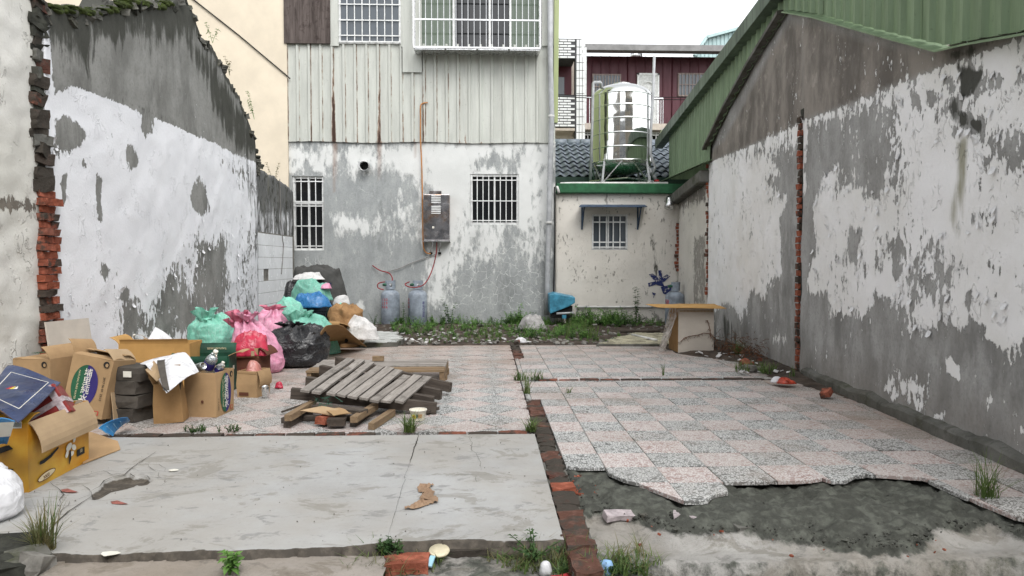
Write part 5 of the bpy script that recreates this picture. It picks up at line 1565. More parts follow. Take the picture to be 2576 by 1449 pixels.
# ------------------------------------------------------------------ cartons
def carton(name, label, loc, w_, d_, h_, rz=0.0, mat=None, flaps=(), tilt=(0, 0), group=None, inside=None, cat='carton', warp=.012, skip=()):
    """open box with thin walls; flaps = (side, outward angle from upright in degrees, length, material)"""
    mat = mat or M_CARD
    root = empty(name, loc, label, cat, group)
    root.rotation_euler = (tilt[0], tilt[1], rz)
    t = .006; x, y = w_ / 2, d_ / 2
    def ring(a, b, z): return [(-a, -b, z), (a, -b, z), (a, b, z), (-a, b, z)]
    v = ring(x, y, 0) + ring(x * 1.006, y * 1.006, h_ * .5) + ring(x, y, h_) + ring(x - t, y - t, h_) + ring(x - t, y - t, t)
    f = [(3, 2, 1, 0), (16, 17, 18, 19)]
    for k in range(4):
        for i in range(4):
            j = (i + 1) % 4
            f.append((k * 4 + i, k * 4 + j, (k + 1) * 4 + j, (k + 1) * 4 + i))
    m = MB(); m.add(v, f)
    for i, p in enumerate(m.v):
        q = Vector(p) + Vector(loc)
        m.v[i] = tuple(Vector(p) + Vector((mnoise.noise(q * 5), mnoise.noise(q * 5 + Vector((7, 0, 0))), .3 * mnoise.noise(q * 5 + Vector((0, 9, 0))))) * warp * (p[2] > .01))
    m.build('body', mat, root)
    for fl in flaps:
        s_, ang, ln = fl[:3]; fm = fl[3] if len(fl) > 3 else mat
        a = R(ang)
        hw = (x if s_ in 'fb' else y) - .002
        mm_ = MB(); n = 6
        L = []
        for k in range(n + 1):
            tt = k / n; bend = a + R(14) * tt * tt * (1 if ang > 0 else -1)
            o_ = math.sin(bend) * ln * tt; u_2 = math.cos(bend) * ln * tt
            L.append((o_, u_2))
        vs = []
        for o_, u_2 in L:
            for sgn in (-1, 1):
                vs.append((sgn * hw * (1 - .04 * (o_ > 0)), -o_, u_2))
        th = .005
        vs2 = [(a_, b_ + th * math.cos(a), c_ + th * math.sin(a)) for a_, b_, c_ in vs]
        nn_ = len(vs)
        fs = []
        for k in range(n):
            i = 2 * k
            fs.append((i, i + 1, i + 3, i + 2)); fs.append((nn_ + i, nn_ + i + 2, nn_ + i + 3, nn_ + i + 1))
            fs.append((i, i + 2, nn_ + i + 2, nn_ + i)); fs.append((i + 1, nn_ + i + 1, nn_ + i + 3, i + 3))
        fs.append((2 * n, 2 * n + 1, nn_ + 2 * n + 1, nn_ + 2 * n)); fs.append((0, nn_, nn_ + 1, 1))
        mm_.add(vs, fs[:0] or fs) if False else mm_.add(vs + vs2, fs)
        o = mm_.build('flap', fm, root)
        rzz = {'f': 0, 'r': 90, 'b': 180, 'l': -90}[s_]
        ofs = {'f': (0, -y, h_), 'b': (0, y, h_), 'r': (x, 0, h_), 'l': (-x, 0, h_)}[s_]
        o.location = ofs; o.rotation_euler = (0, 0, R(rzz))
    return root
def face(w_, d_, h_, side, u=0.0, v=0.0, roll=0.0, out=.004):
    """matrix of a print on a box side: x to the right, y up, z outwards"""
    c = {'f': (Vector((0, -d_ / 2, 0)), Vector((1, 0, 0)), Vector((0, -1, 0))), 'r': (Vector((w_ / 2, 0, 0)), Vector((0, 1, 0)), Vector((1, 0, 0))),
         'l': (Vector((-w_ / 2, 0, 0)), Vector((0, -1, 0)), Vector((-1, 0, 0))), 'b': (Vector((0, d_ / 2, 0)), Vector((-1, 0, 0)), Vector((0, 1, 0)))}[side]
    o, ax, nz = c
    up_ = Vector((0, 0, 1))
    M = Matrix.Identity(4)
    M.col[0][:3] = ax; M.col[1][:3] = up_; M.col[2][:3] = nz
    M.translation = o + ax * u + up_ * (h_ / 2 + v) + nz * (out + .0025)
    return M @ Matrix.Rotation(roll, 4, 'Z')
def water_print(root, w_, d_, h_, side, u, rx, rz, extra=True):
    place(ellipse(rx, rz, 20, 1).mesh('print', M_INKG), 'oval_print', root, face(w_, d_, h_, side, u))
    place(ellipse(rx, rz, 20, 2).mesh('print', M_INKP), 'oval_print', root, face(w_, d_, h_, side, u))
    place(text_mesh('埔里純水', rz * .44, M_INKW, vertical=True), 'lettering', root, face(w_, d_, h_, side, u + rx * .12, 0, R(0), .005))
    place(text_mesh('NATURAL PURE WATER', rz * .13, M_INKC), 'lettering', root, face(w_, d_, h_, side, u - rx * .55, 0, R(-90), .0052))
    top = h_ / 2 - .04
    hw = (w_ if side in 'fb' else d_) / 2
    place(ellipse(.024, .024, 18).mesh('print', M_INKK), 'round_mark', root, face(w_, d_, h_, side, hw - .045, top))
    place(ellipse(.012, .014, 14).mesh('print', M_CARD), 'round_mark', root, face(w_, d_, h_, side, hw - .04, top - .004, 0, .0048))
    if extra:
        place(rect(.035, .03).mesh('print', M_REDINK), 'stamp_mark', root, face(w_, d_, h_, side, hw - .05, -h_ / 2 + .04))
        place(rect(.024, .02).mesh('print', M_CARD), 'stamp_mark', root, face(w_, d_, h_, side, hw - .05, -h_ / 2 + .04, 0, .0048))

# orange fan carton at the front
W_, D2, H_ = .52, .60, .365
fan = carton('orange_carton', 'big open orange carton with flower print and drooping tan flap at the front', (-2.66, 4.07, 0), W_, D2, H_, R(2), M_FANBOX, (('r', 146, .175, M_CARDL), ('b', 150, .2, M_CARDL), ('f', -60, .12, M_FANBOX)))
place(ellipse(.085, .021, 24).mesh('print', M_CARDR), 'oval_print', fan, face(W_, D2, H_, 'r', -.15, -.135, R(6)))
place(ellipse(.078, .017, 24).mesh('print', M_INKC), 'oval_print', fan, face(W_, D2, H_, 'r', -.15, -.135, R(6), .0046))
place(text_mesh('3000', .03, M_CARDR), 'lettering', fan, face(W_, D2, H_, 'r', -.155, -.14, R(6), .0054))
place(MB().prism([Vector(p) for p in ((-.09, -.012, 0), (-.05, -.014, 0), (.02, .0, 0), (.09, .03, 0), (.088, .04, 0), (.01, .016, 0), (-.06, .006, 0), (-.09, .004, 0))], (0, 0, .0004)).mesh('print', M_INKK), 'brush_stroke', fan, face(W_, D2, H_, 'r', -.12, -.05))
place(MB().prism([Vector(p) for p in ((-.17, -.02, 0), (.0, .005, 0), (.07, .03, 0), (.05, .05, 0), (-.03, .03, 0), (-.17, .0, 0))], (0, 0, .0004)).mesh('print', M_INKK), 'brush_stroke', fan, face(W_, D2, H_, 'f', .12, .02))
place(MB().prism([Vector(p) for p in ((-.17, .0, 0), (.07, -.02, 0), (.06, -.04, 0), (-.17, -.024, 0))], (0, 0, .0004)).mesh('print', M_INKK), 'brush_stroke', fan, face(W_, D2, H_, 'f', .12, -.035))
for k, (u, v, rl, s_) in enumerate(((.075, .0, 20, 1), (.125, -.015, -30, .8), (.10, -.045, 5, .7), (.05, -.035, 60, .7), (.13, .03, 50, .6))):
    place(ellipse(.032 * s_, .02 * s_, 14).mesh('print', M_INKW), 'flower_petal', fan, face(W_, D2, H_, 'r', u, v - .04, R(rl), .0042 + k * .0005))
place(MB().prism([Vector(p) for p in ((-.006, .03, 0), (.006, .03, 0), (.01, -.02, 0), (-.012, -.05, 0), (-.016, -.045, 0))], (0, 0, .0004)).mesh('print', M_INKK), 'flower_stem', fan, face(W_, D2, H_, 'r', .08, -.09, 0, .0075))
place(rect(.085, .04).mesh('print', M_INKK), 'dark_panel', fan, face(W_, D2, H_, 'r', .2, -.1))
place(text_mesh('10', .03, M_INKC), 'lettering', fan, face(W_, D2, H_, 'r', .2, -.095, 0, .0052))
place(rect(.05, .035).mesh('print', M_INKW), 'barcode_label', fan, face(W_, D2, H_, 'f', .21, .175))
bc = MB()
for k in range(11): bc.box(-.02 + k * .004, -.0185 + k * .004, -.012, .012, 0, .0004)
place(bc.mesh('print', M_INKK), 'barcode', fan, face(W_, D2, H_, 'f', .21, .175, 0, .0052))

def sheet(name, label, pts, mat, thick=.005, cat='cardboard', nu=8, nv=8, bend=0.0, nz=.01, seed=0, smooth=True, group=None):
    """curved sheet spanned by four corners (a b / d c), bulged along its normal"""
    a, b, c, d = [Vector(p) for p in pts]
    nrm = (b - a).cross(d - a).normalized()
    m = MB(); vs = []
    for i in range(nu + 1):
        for j in range(nv + 1):
            s_, t = i / nu, j / nv
            p = a.lerp(b, s_).lerp(d.lerp(c, s_), t)
            p += nrm * (bend * 4 * s_ * (1 - s_) + nz * mnoise.fractal(p * 4 + Vector((seed, 0, 0)), 1, 2, 3))
            vs.append(p)
    n = len(vs); W = nv + 1
    vs += [p - nrm * thick for p in vs]
    fs = []
    for i in range(nu):
        for j in range(nv):
            q = (i * W + j, (i + 1) * W + j, (i + 1) * W + j + 1, i * W + j + 1)
            fs.append(q); fs.append(tuple(n + k for k in reversed(q)))
    for i in range(nu):
        for j in (0, nv):
            fs.append((i * W + j, (i + 1) * W + j, n + (i + 1) * W + j, n + i * W + j))
    for j in range(nv):
        for i in (0, nu):
            fs.append((i * W + j, i * W + j + 1, n + i * W + j + 1, n + i * W + j))
    m.add(vs, fs)
    o = m.build(name, mat, None, False)
    if label: tag(o, label, cat, group)
    return o
sheet('cardboard_sheet', 'flat tan cardboard panel on the slab behind the orange carton', (gz(208, 1166, .01), gz(303, 1130, .006), gz(296, 1108, .03), gz(215, 1082, .06)), M_CARD, nz=.006)

# navy flattened box, red box, blue bags, bottle on top of the orange carton
nv_ = [py(-40, 965, 4.35), py(60, 1050, 4.0), py(155, 965, 4.45), py(60, 915, 4.8)]
def lift(x, y, z): return gz(x, y, z)
navy = sheet('navy_box', 'flattened navy blue gift box lying over the orange carton', (lift(-60, 1010, .46), lift(45, 1062, .42), lift(152, 962, .50), lift(20, 922, .56)), M_NAVY, .006, 'box', 10, 10, .02, .012, 3)
m = MB()
fr_ = [lift(-25, 1000, .488), lift(48, 1035, .462), lift(122, 968, .515), lift(28, 942, .55)]
for a, b in zip(fr_, fr_[1:] + fr_[:1]): m.bar(a + Vector((0, 0, .014)), b + Vector((0, 0, .014)), .004, .001)
m.build('line_print', M_INKW, navy)
q0 = lift(14, 988, .515)
for k, (mt, s_) in enumerate(((M_REDINK, 0), (M_INKY, .02), (M_INKW, .04))):
    MB().prism([q0 + Vector((s_, 0, .02)), q0 + Vector((s_ + .02, .0, .02)), q0 + Vector((s_ * .6 + .01, .05, .026))], (0, 0, .001)).build('sail_emblem', mt, navy)
sheet('navy_flap', 'loose navy box flap hanging over the edge of the orange carton', (lift(-40, 1012, .45), lift(40, 1055, .43), lift(40, 1062, .36), lift(-40, 1030, .38)), M_NAVY, .006, 'box', 5, 5, .01, .004, 6)
redb = empty('red_box', tuple(gz(126, 1028, .36)), 'maroon gift box with torn silver tape leaning inside the orange carton', 'box')
redb.rotation_euler = (R(-18), R(-32), R(22))
bev(MB().box(-.10, .10, -.07, .07, -.09, .10).build('body', M_REDBOX, redb), .004)
M_TAPE = simple('silver tape', (.48, .40, .42), .3, var=.3, scale=20)
MB().box(-.103, .103, -.073, .073, -.02, .012).build('tape', M_TAPE, redb)
MB().box(.05, .085, -.0745, -.0705, -.09, .10).build('tape', M_TAPE, redb)
def bottle(label, p, q, r, group=None, cap=M_INKW, band=None):
    """PET bottle lying or leaning from base p to mouth q"""
    p = Vector(p); q = Vector(q); L = (q - p).length
    root = empty('plastic_bottle', p, label, 'bottle', group)
    root.rotation_euler = (q - p).to_track_quat('Z', 'Y').to_euler()
    prof = [(.001, 0), (r * .8, .0), (r, L * .04)]
    for k in range(6): prof += [(r, L * (.10 + .07 * k)), (r * .93, L * (.125 + .07 * k)), (r, L * (.15 + .07 * k))]
    prof += [(r, L * .62), (r * .9, L * .72), (r * .55, L * .84), (r * .33, L * .9), (r * .33, L * .94)]
    MB().lathe(prof, 18, cap=False).build('body', M_PCLEAR, root, True)
    MB().lathe([(r * .40, L * .93), (r * .42, L * .94), (r * .42, L * .995), (r * .3, L), (.001, L)], 14, cap=False).build('cap', cap, root, True)
    if band: MB().lathe([(r * 1.01, L * .36), (r * 1.015, L * .40), (r * 1.015, L * .55), (r * 1.01, L * .58)], 18, cap=False).build('label_band', band, root, True)
    return root
bottle('clear bottle with white cap standing beside the maroon box', gz(196, 1040, .30), gz(202, 1003, .385), .027)
def soft_strip(name, label, pts, mat, cat, **k): return sheet(name, label, pts, mat, .003, cat, 8, 8, k.get('bend', .02), k.get('nz', .02), k.get('seed', 0))
cb = soft_strip('blue_bag', 'blue and white printed bag hanging over the front of the orange carton', (lift(-40, 1062, .44), lift(38, 1058, .44), lift(18, 1116, .26), lift(-40, 1140, .24)), M_CYAN, 'bag', seed=4)
m = MB(); m.prism([lift(-10, 1064, .452), lift(34, 1062, .452), lift(24, 1098, .345), lift(-8, 1100, .345)], (0.012, -.012, .004)); o = m.build('white_panel', M_INKW, cb)
cb2 = soft_strip('blue_bag', 'bright blue grid-patterned bag crushed under the tilted water carton', (lift(248, 1078, .1), lift(322, 1050, .13), lift(326, 1062, .05), lift(285, 1098, .01)), M_CYAN, 'bag', bend=.03, seed=9)
M_INKGRID = simple('pale grid ink', (.25, .5, .7), .5)
for k in range(5):
    m = MB(); m.tube([lift(252 + 17 * k, 1078 - 6 * k, .125), lift(275 + 11 * k, 1096 - 7 * k, .05)], .0022, 4); m.build('grid_line', M_INKGRID, cb2)

# brown carton with green lettering against the wall
W_, D2, H_ = .33, .30, .47
cA = carton('water_carton', 'tan water carton with green lettering on top, against the plaster wall', (-3.41, 5.66, .0), W_, D2, H_, R(-14), M_CARD, (('f', -84, .15, M_CARD), ('b', -88, .15, M_CARD), ('r', -25, .12, M_CARD), ('l', -80, .1, M_CARD)))
water_print(cA, W_, D2, H_, 'f', .03, .085, .13, False)
Mt_ = Matrix.Translation((-.04, -.06, H_ + .052)) @ Matrix.Rotation(R(90), 4, 'Z') @ Matrix.Rotation(R(6), 4, 'Y')
for k in range(3):
    place(text_mesh('純淨飲用水 1500', .022, M_INKG), 'lettering', cA, Matrix.Translation((-.09 + .03 * k, .02, H_ + .03)) @ Matrix.Rotation(R(90), 4, 'Z'))
# tilted water carton in front
W_, D2, H_ = .33, .27, .44
cB = carton('water_carton', 'tilted tan carton with green and purple water oval, date stamped 2017', (-2.985, 5.50, .05), W_, D2, H_, R(-9), M_CARD, (('f', -75, .13), ('b', -60, .14), ('r', -40, .12, M_CARDL), ('l', 22, .12)), tilt=(R(-7), R(9)))
water_print(cB, W_, D2, H_, 'f', -.02, .105, .155)
place(text_mesh('2017 06 07  23:12', .024, M_INKK), 'lettering', cB, face(W_, D2, H_, 'f', .125, .0, R(-90), .0052))
o = sheet('torn_flap', None, (Vector((.165, -.1, .2)), Vector((.165, .1, .2)), Vector((.24, .1, -.02)), Vector((.24, -.1, -.02))), M_CARDL, .006, 'x', 4, 4, .01, .006)
o.parent = cB
# carton of bottles and cans
W_, D2, H_ = .26, .28, .345
cC = carton('water_carton', 'tan water carton full of empty bottles and cans beside the paper bag', (-2.205, 5.73, 0), W_, D2, H_, R(-7), M_CARD, (), tilt=(0, 0))
water_print(cC, W_, D2, H_, 'r', .0, .085, .155)
place(ellipse(.011, .011, 14).mesh('print', M_CARDR), 'round_mark', cC, face(W_, D2, H_, 'f', .02, -.05))
place(text_mesh('1500CC X 12', .018, M_INKK), 'lettering', cC, face(W_, D2, H_, 'r', -.115, -.08, R(90), .0052))
bb = Vector((-2.205, 5.73, .345))
bottle('large clear water bottle with blue label tilted in the bottle carton', bb + Vector((-.06, .03, -.06)), bb + Vector((.07, -.03, .16)), .045, band=M_INKP)
bottle('small crushed clear bottle at the corner of the bottle carton', bb + Vector((.02, .06, -.06)), bb + Vector((.10, .04, .06)), .032, band=M_INKP)
bottle('clear bottle lying deep in the bottle carton behind the others', bb + Vector((-.08, .08, -.09)), bb + Vector((.08, .10, .03)), .04)
def can(label, p, d, mat=M_CAN, r=.033, L=.115):
    root = empty('drink_can', p, label, 'can'); root.rotation_euler = Vector(d).to_track_quat('Z', 'Y').to_euler()
    MB().lathe([(.001, .006), (r * .7, 0), (r * .82, .0), (r, .014), (r, L - .014), (r * .82, L - .002)], 18, cap=False).build('body', mat, root, True)
    MB().lathe([(r * .82, L - .002), (r * .80, L), (r * .74, L - .005), (.001, L - .005)], 18, cap=False).build('lid', M_CAN, root, True)
    return root
can('silver drink can lying on top of the bottle carton', bb + Vector((-.09, -.04, .02)), (.75, -.55, .25), simple('green and silver can', (.45, .5, .47), .3, .8, var=.4, scale=18))
can('second aluminium can between the bottles in the carton', bb + Vector((-.03, .05, .0)), (.4, -.3, .8))
can('empty aluminium can standing alone on the tiles', gz(669, 1001) + Vector((0, 0, .001)), (.05, -.35, .93))
# stack of black soiled packs
for k in range(4):
    z = k * .105
    rp = rough_box(.26 + rng.uniform(-.02, .02), .26, .10, k * 7.3, .016); rp.materials.append(M_GRIME)
    o = put('soiled_pack', rp, None, (-2.70 + rng.uniform(-.02, .02), 5.55, .051 + z), (0, 0, R(-15) + rng.uniform(-.1, .1)))
    tag(o, ['lowest grimy black bundle on the floor beside the paper bag', 'second grimy bundle from the floor beside the paper bag', 'third grimy bundle from the floor beside the paper bag', 'topmost grimy bundle with a taped white slip beside the paper bag'][k], 'bundle', 'stacked grimy bundles')
sl_ = rect(.07, .045).mesh('label_slip', M_INKW); o2 = put('label_slip', sl_, o, (.03, -.14, .0), (R(90), 0, 0))
# leaning paper bag of scrap cardboard
kb = empty('paper_bag', (-2.385, 5.46, 0), 'upright brown kraft bag stuffed with scrap cardboard strips', 'bag')
m = MB(); v = []
for z, a, b in ((0, .105, .075), (.15, .10, .07), (.30, .085, .06)):
    v += [(-a, -b, z), (a, -b, z), (a, b, z), (-a, b, z)]
f = [(3, 2, 1, 0)] + [(k * 4 + i, k * 4 + (i + 1) % 4, k * 4 + 4 + (i + 1) % 4, k * 4 + 4 + i) for k in range(2) for i in range(4)]
m.add(v, f); bgo = m.build('body', M_CARDD, kb); s2 = bgo.modifiers.new('solid', 'SOLIDIFY'); s2.thickness = .004
kb.rotation_euler = (0, R(-4), R(8))
for k in range(9):
    L_ = rng.uniform(.16, .26)
    o = MB().box(-.03, .03, -.003, .003, -.1, L_).build('cardboard_strip', [M_CARD, M_CARDD, M_GRIME, M_CARDL, M_INKK, M_CARDO][k % 6], kb)
    o.location = (-.05 + .013 * k, rng.uniform(-.03, .03), .2); o.rotation_euler = (rng.uniform(-.2, .2), R(-25 + 5 * k) + rng.uniform(-.1, .1), rng.uniform(-.5, .5))
ws_ = soft_strip('white_wrapper', 'crumpled white barcode wrapper draped over the kraft bag', (lift(352, 915, .42), lift(418, 984, .30), lift(500, 930, .38), lift(440, 888, .47)), M_WHITEF, 'wrapper', bend=.05, nz=.03, seed=14)
m = MB(); c0 = lift(428, 955, .44)
ax = (lift(445, 970, .41) - lift(412, 935, .47)).normalized(); ay = Vector((.5, -.35, -.2)).normalized(); nz_ = ax.cross(ay).normalized()
if nz_.y > 0: nz_ = -nz_
c0 = c0 + nz_ * .07
for k in range(12):
    q = c0 + ax * (-.05 + k * .0088); m.bar(q - ay * .018, q + ay * .018, .003 + .002 * (k % 3), .001, nz_)
m.build('barcode', M_INKK, ws_)
soft_strip('black_wrapper', 'dark striped wrapper strip folded over the kraft bag top', (lift(395, 905, .47), lift(412, 985, .34), lift(428, 985, .34), lift(415, 902, .48)), M_GRIME, 'wrapper', bend=.03, nz=.015, seed=2)
sheet('cardboard_sheet', 'torn corrugated card edge sticking out behind the white wrapper', (lift(365, 930, .40), lift(395, 960, .36), lift(412, 935, .42), lift(385, 905, .46)), M_CARDL, .006, nz=.02)

# wide carton at the wall, beer carton, dark carton, small carton
W_, D2, H_ = .62, .34, .46
cW = carton('wide_carton', 'wide tan carton with green plant drawings against the peeling wall', (-3.03, 6.75, 0), W_, D2, H_, R(4), M_CARDO, (('f', 12, .05), ('l', 40, .1)))
for (u, v, s_) in ((.18, .1, 1.0), (.24, .06, .8), (.14, .04, .7), (-.2, -.04, .6)):
    place(ellipse(.03 * s_, .05 * s_, 14).mesh('print', M_INKG), 'leaf_print', cW, face(W_, D2, H_, 'f', u, v, R(-30 + 60 * s_)))
place(ellipse(.02, .035, 12).mesh('print', M_REDINK), 'flower_print', cW, face(W_, D2, H_, 'f', .1, .08, .3))
place(text_mesh('品質', .05, M_INKG), 'lettering', cW, face(W_, D2, H_, 'f', -.2, -.02, 0, .005))
wr_ = Vector((-3.03, 6.75, .46))
bottle('clear bottle lying in the wide plant-printed carton', wr_ + Vector((-.1, .0, -.02)), wr_ + Vector((-.27, .04, .06)), .035)
soft_strip('paper_scrap', 'white folded paper sheet sticking out of the wide carton', (wr_ + Vector((-.14, -.05, -.04)), wr_ + Vector((.1, -.05, -.06)), wr_ + Vector((.06, .08, .03)), wr_ + Vector((-.1, .1, .13))), M_WHITEF, 'paper', bend=.02, nz=.01, seed=8)
W_, D2, H_ = .36, .26, .34
cG = carton('beer_carton', 'open dark green beer carton in front of the mint sack', (-2.56, 6.75, .0), W_, D2, H_, R(3), M_BEERG, (('b', 12, .10, M_BEERG), ('l', 52, .13, M_CARD), ('r', 62, .13, M_CARD), ('f', 165, .07, M_BEERG)))
place(text_mesh('TAIWAN BEER', .028, M_INKC), 'lettering', cG, Matrix.Translation((0, D2 / 2 - .012, H_ + .045)) @ Matrix.Rotation(R(90), 4, 'X') @ Matrix.Rotation(R(180), 4, 'Z'))
place(rect(.05, .035).mesh('print', M_INKW), 'barcode_label', cG, face(W_, D2, H_, 'r', .0, .05))
W_, D2, H_ = .28, .30, .345
cD = carton('brown_carton', 'dark brown carton with tan flap under the red plastic bag', (-2.40, 7.35, 0), W_, D2, H_, R(-5), M_CARDR, (('f', 172, .11, M_CARD), ('r', 120, .11, M_CARDR), ('l', 60, .1, M_CARD)))
place(rect(.035, .05).mesh('print', M_CARDL), 'tab', cD, Matrix.Translation((.09, -D2 / 2 - .03, H_ - .05)) @ Matrix.Rotation(R(90), 4, 'X'))
place(text_mesh('易碎品', .03, M_REDBOX), 'lettering', cD, face(W_, D2, H_, 'f', 0, -.04, 0, .005))
W_, D2, H_ = .19, .22, .235
cS = carton('small_carton', 'small tan carton holding a red-wrapped snack bag', (-2.105, 6.50, 0), W_, D2, H_, R(-12), M_CARD, (('r', 160, .14, M_CARD), ('f', 178, .03, M_CARD)))
place(rect(.09, .03).mesh('print', M_CARDR), 'print_lines', cS, face(W_, D2, H_, 'f', -.03, -.085))
place(rect(.02, .03).mesh('print', M_REDINK), 'red_mark', cS, face(W_, D2, H_, 'r', .06, -.085))

# ------------------------------------------------------------------ sacks and cloth
def ridge(p, s_, seed):
    q = p * s_ + Vector((seed * 3.1, seed * 1.7, seed))
    return 1 - 2 * abs(mnoise.noise(q))
def crease(p, s_, seed):
    q = p * s_ + Vector((seed * 3.1, seed * 1.7, seed))
    q = q + Vector((mnoise.noise(q * .7), mnoise.noise(q * .7 + Vector((5, 0, 0))), 0)) * .8
    n = abs(mnoise.noise(q))
    return max(0, 1 - 2.6 * n) ** 1.5 - .25
def sack(name, label, loc, w_, d_, h_, mat, seed, group=None, knot=None, lean=(0, 0), prof=None, wr=1.0, rz=0.0, nu=84, nv=48, cat='sack'):
    prof = prof or [(0, .72), (.06, .9), (.2, 1.0), (.45, .98), (.65, .86), (.8, .64), (.9, .40), (.97, .2), (1, .1)]
    root = empty(name, loc, label, cat, group)
    root.rotation_euler = (0, 0, rz)
    vs = []
    for i in range(nv + 1):
        t = i / nv
        r_ = np.interp(t, [a for a, _ in prof], [b for _, b in prof])
        for k in range(nu):
            a = 2 * math.pi * k / nu
            fold = math.sin(a * 7 + 3 * mnoise.noise(Vector((a, seed, t * 3)))) * .16 * max(0, t - .5) ** 1.2
            sq = 1 + .06 * math.cos(2 * a + seed)
            p = Vector((math.cos(a) * r_ * w_ / 2 * sq, math.sin(a) * r_ * d_ / 2 * sq, t * h_))
            dirn = Vector((math.cos(a), math.sin(a), .5 * (t - .3)))
            disp = fold * w_ * 1.0 + wr * (.05 * mnoise.noise(p * 2.6 + Vector((seed, 0, 0))) + .022 * crease(p, 4.2, seed) + .007 * crease(p, 10, seed + 4)) * min(1, 5 * t + .25)
            p += dirn * disp
            p.x += lean[0] * t * t; p.y += lean[1] * t * t
            p.z = max(p.z, .0) if t > 0 else 0
            vs.append(p)
    m = MB()
    fs = [(i * nu + k, i * nu + (k + 1) % nu, (i + 1) * nu + (k + 1) % nu, (i + 1) * nu + k) for i in range(nv) for k in range(nu)]
    fs.append(tuple(range(nu - 1, -1, -1))); fs.append(tuple(nv * nu + k for k in range(nu)))
    m.add(vs, fs); m.build('body', mat, root, True)
    if knot:
        for q in knot:      # gathered ears of the tied mouth
            (dx, dy, dz, rx, ry, rz_), kmat = q[0], (q[1] if len(q) > 1 else mat)
            mm_ = MB(); vv = []; a_n, b_n = 40, 8
            for i in range(b_n + 1):
                tt = i / b_n
                for k in range(a_n):
                    ph = 2 * math.pi * k / a_n
                    fl_ = .22 + .9 * tt ** .8
                    fl_ *= 1 + (.15 + .3 * tt) * math.sin(5 * ph + seed * 2 + 2 * mnoise.noise(Vector((ph, tt * 2, seed)))) + .15 * mnoise.noise(Vector((math.cos(ph) * 3, math.sin(ph) * 3, tt * 3 + seed)))
                    p = Vector((math.cos(ph) * rx * fl_, math.sin(ph) * ry * fl_, rz_ * (1.5 * tt - .5) * (1 + .3 * math.sin(3 * ph + seed))))
                    vv.append(p + Vector((dx, dy, dz)))
            mm_.add(vv, [(i * a_n + k, i * a_n + (k + 1) % a_n, (i + 1) * a_n + (k + 1) % a_n, (i + 1) * a_n + k) for i in range(b_n) for k in range(a_n)])
            mm_.build('tied_mouth', kmat, root, True)
    return root
def heap(name, label, loc, w_, d_, h_, mat, seed, cat='cloth', rz=0.0, wr=1.0, n=72, pw=2.4, tilt=0.0, drape=0.0, group=None):
    """crumpled cloth or soft bag: a domed sheet with sharp folds resting on what is below"""
    vs = []; m = MB()
    rings = n // 2
    for i in range(rings + 1):
        s_ = i / rings
        for k in range(n):
            a = 2 * math.pi * k / n
            e = 1 + .16 * mnoise.noise(Vector((math.cos(a) * 1.3, math.sin(a) * 1.3, seed))) + .05 * mnoise.noise(Vector((math.cos(a) * 5, math.sin(a) * 5, seed)))
            x, y = math.cos(a) * s_ * w_ / 2 * e, math.sin(a) * s_ * d_ / 2 * e
            base = h_ * (1 - s_ ** pw)
            p = Vector((x, y, base))
            f_ = wr * (.03 * mnoise.noise(p * 4 + Vector((seed, 0, 0))) + .055 * crease(p, 4.6, seed) + .024 * crease(p, 9, seed + 3) + .006 * crease(p, 20, seed + 5))
            p.z = max(0, p.z + (f_ + .02) * min(1, 3 * (1 - s_) + .15) + tilt * x) - drape * max(0, s_ - .7)
            p.x += .03 * wr * mnoise.noise(p * 6 + Vector((seed, 0, 0))); p.y += .03 * wr * mnoise.noise(p * 6 + Vector((0, seed, 0)))
            vs.append(p)
    fs = [(i * n + k, i * n + (k + 1) % n, (i + 1) * n + (k + 1) % n, (i + 1) * n + k) for i in range(rings) for k in range(n)]
    fs.append(tuple(rings * n + k for k in range(n - 1, -1, -1)))
    m.add(vs, fs)
    me = m.mesh(name, mat, True)
    bm = bmesh.new(); bm.from_mesh(me); bmesh.ops.remove_doubles(bm, verts=bm.verts, dist=.0005); bm.to_mesh(me); bm.free()
    o = put(name, me, None, loc, (0, 0, rz))
    return tag(o, label, cat, group)

GSK = 'bulging rubbish sacks along the wall'
sack('rubbish_sack', 'round mint green woven sack tied in a knot against the peeling wall', (-3.14, 8.25, 0), .58, .5, .60, M_MINT, 1, GSK, knot=[((-.03, -.12, .58, .10, .06, .09),), ((-.0, -.16, .53, .05, .05, .04),)], lean=(.02, 0), prof=[(0, .75), (.08, .92), (.3, 1.02), (.6, 1.0), (.8, .84), (.92, .55), (1, .2)])
sack('rubbish_sack', 'large pink woven sack slumped behind the dark brown carton', (-2.52, 7.95, 0), .58, .5, .58, M_PINK, 2, GSK, knot=[((-.2, -.05, .58, .09, .06, .08), M_ROSE), ((-.08, -.08, .59, .09, .07, .06),), ((-.26, -.02, .52, .07, .06, .06), M_ROSE)], lean=(-.14, .0), prof=[(0, .85), (.06, .98), (.2, 1.04), (.45, .96), (.7, .78), (.88, .55), (1, .22)])
sack('rubbish_sack', 'glossy black bin bag sagging on the floor tiles', (-2.2, 8.45, 0), .74, .7, .46, M_BLACKB, 3, GSK, wr=1.3, knot=[((-.1, -.05, .45, .12, .05, .05),)], prof=[(0, .72), (.06, .86), (.25, .98), (.5, 1.04), (.7, .98), (.86, .78), (.95, .5), (1, .3)])
sack('rubbish_sack', 'small pale pink sack behind the black bin bag', (-2.86, 9.65, 0), .46, .42, .56, M_PINK, 4, GSK, knot=[((.0, .0, .57, .12, .07, .05), M_ROSE)], prof=[(0, .8), (.08, .95), (.4, 1.0), (.7, .95), (.88, .7), (1, .3)])
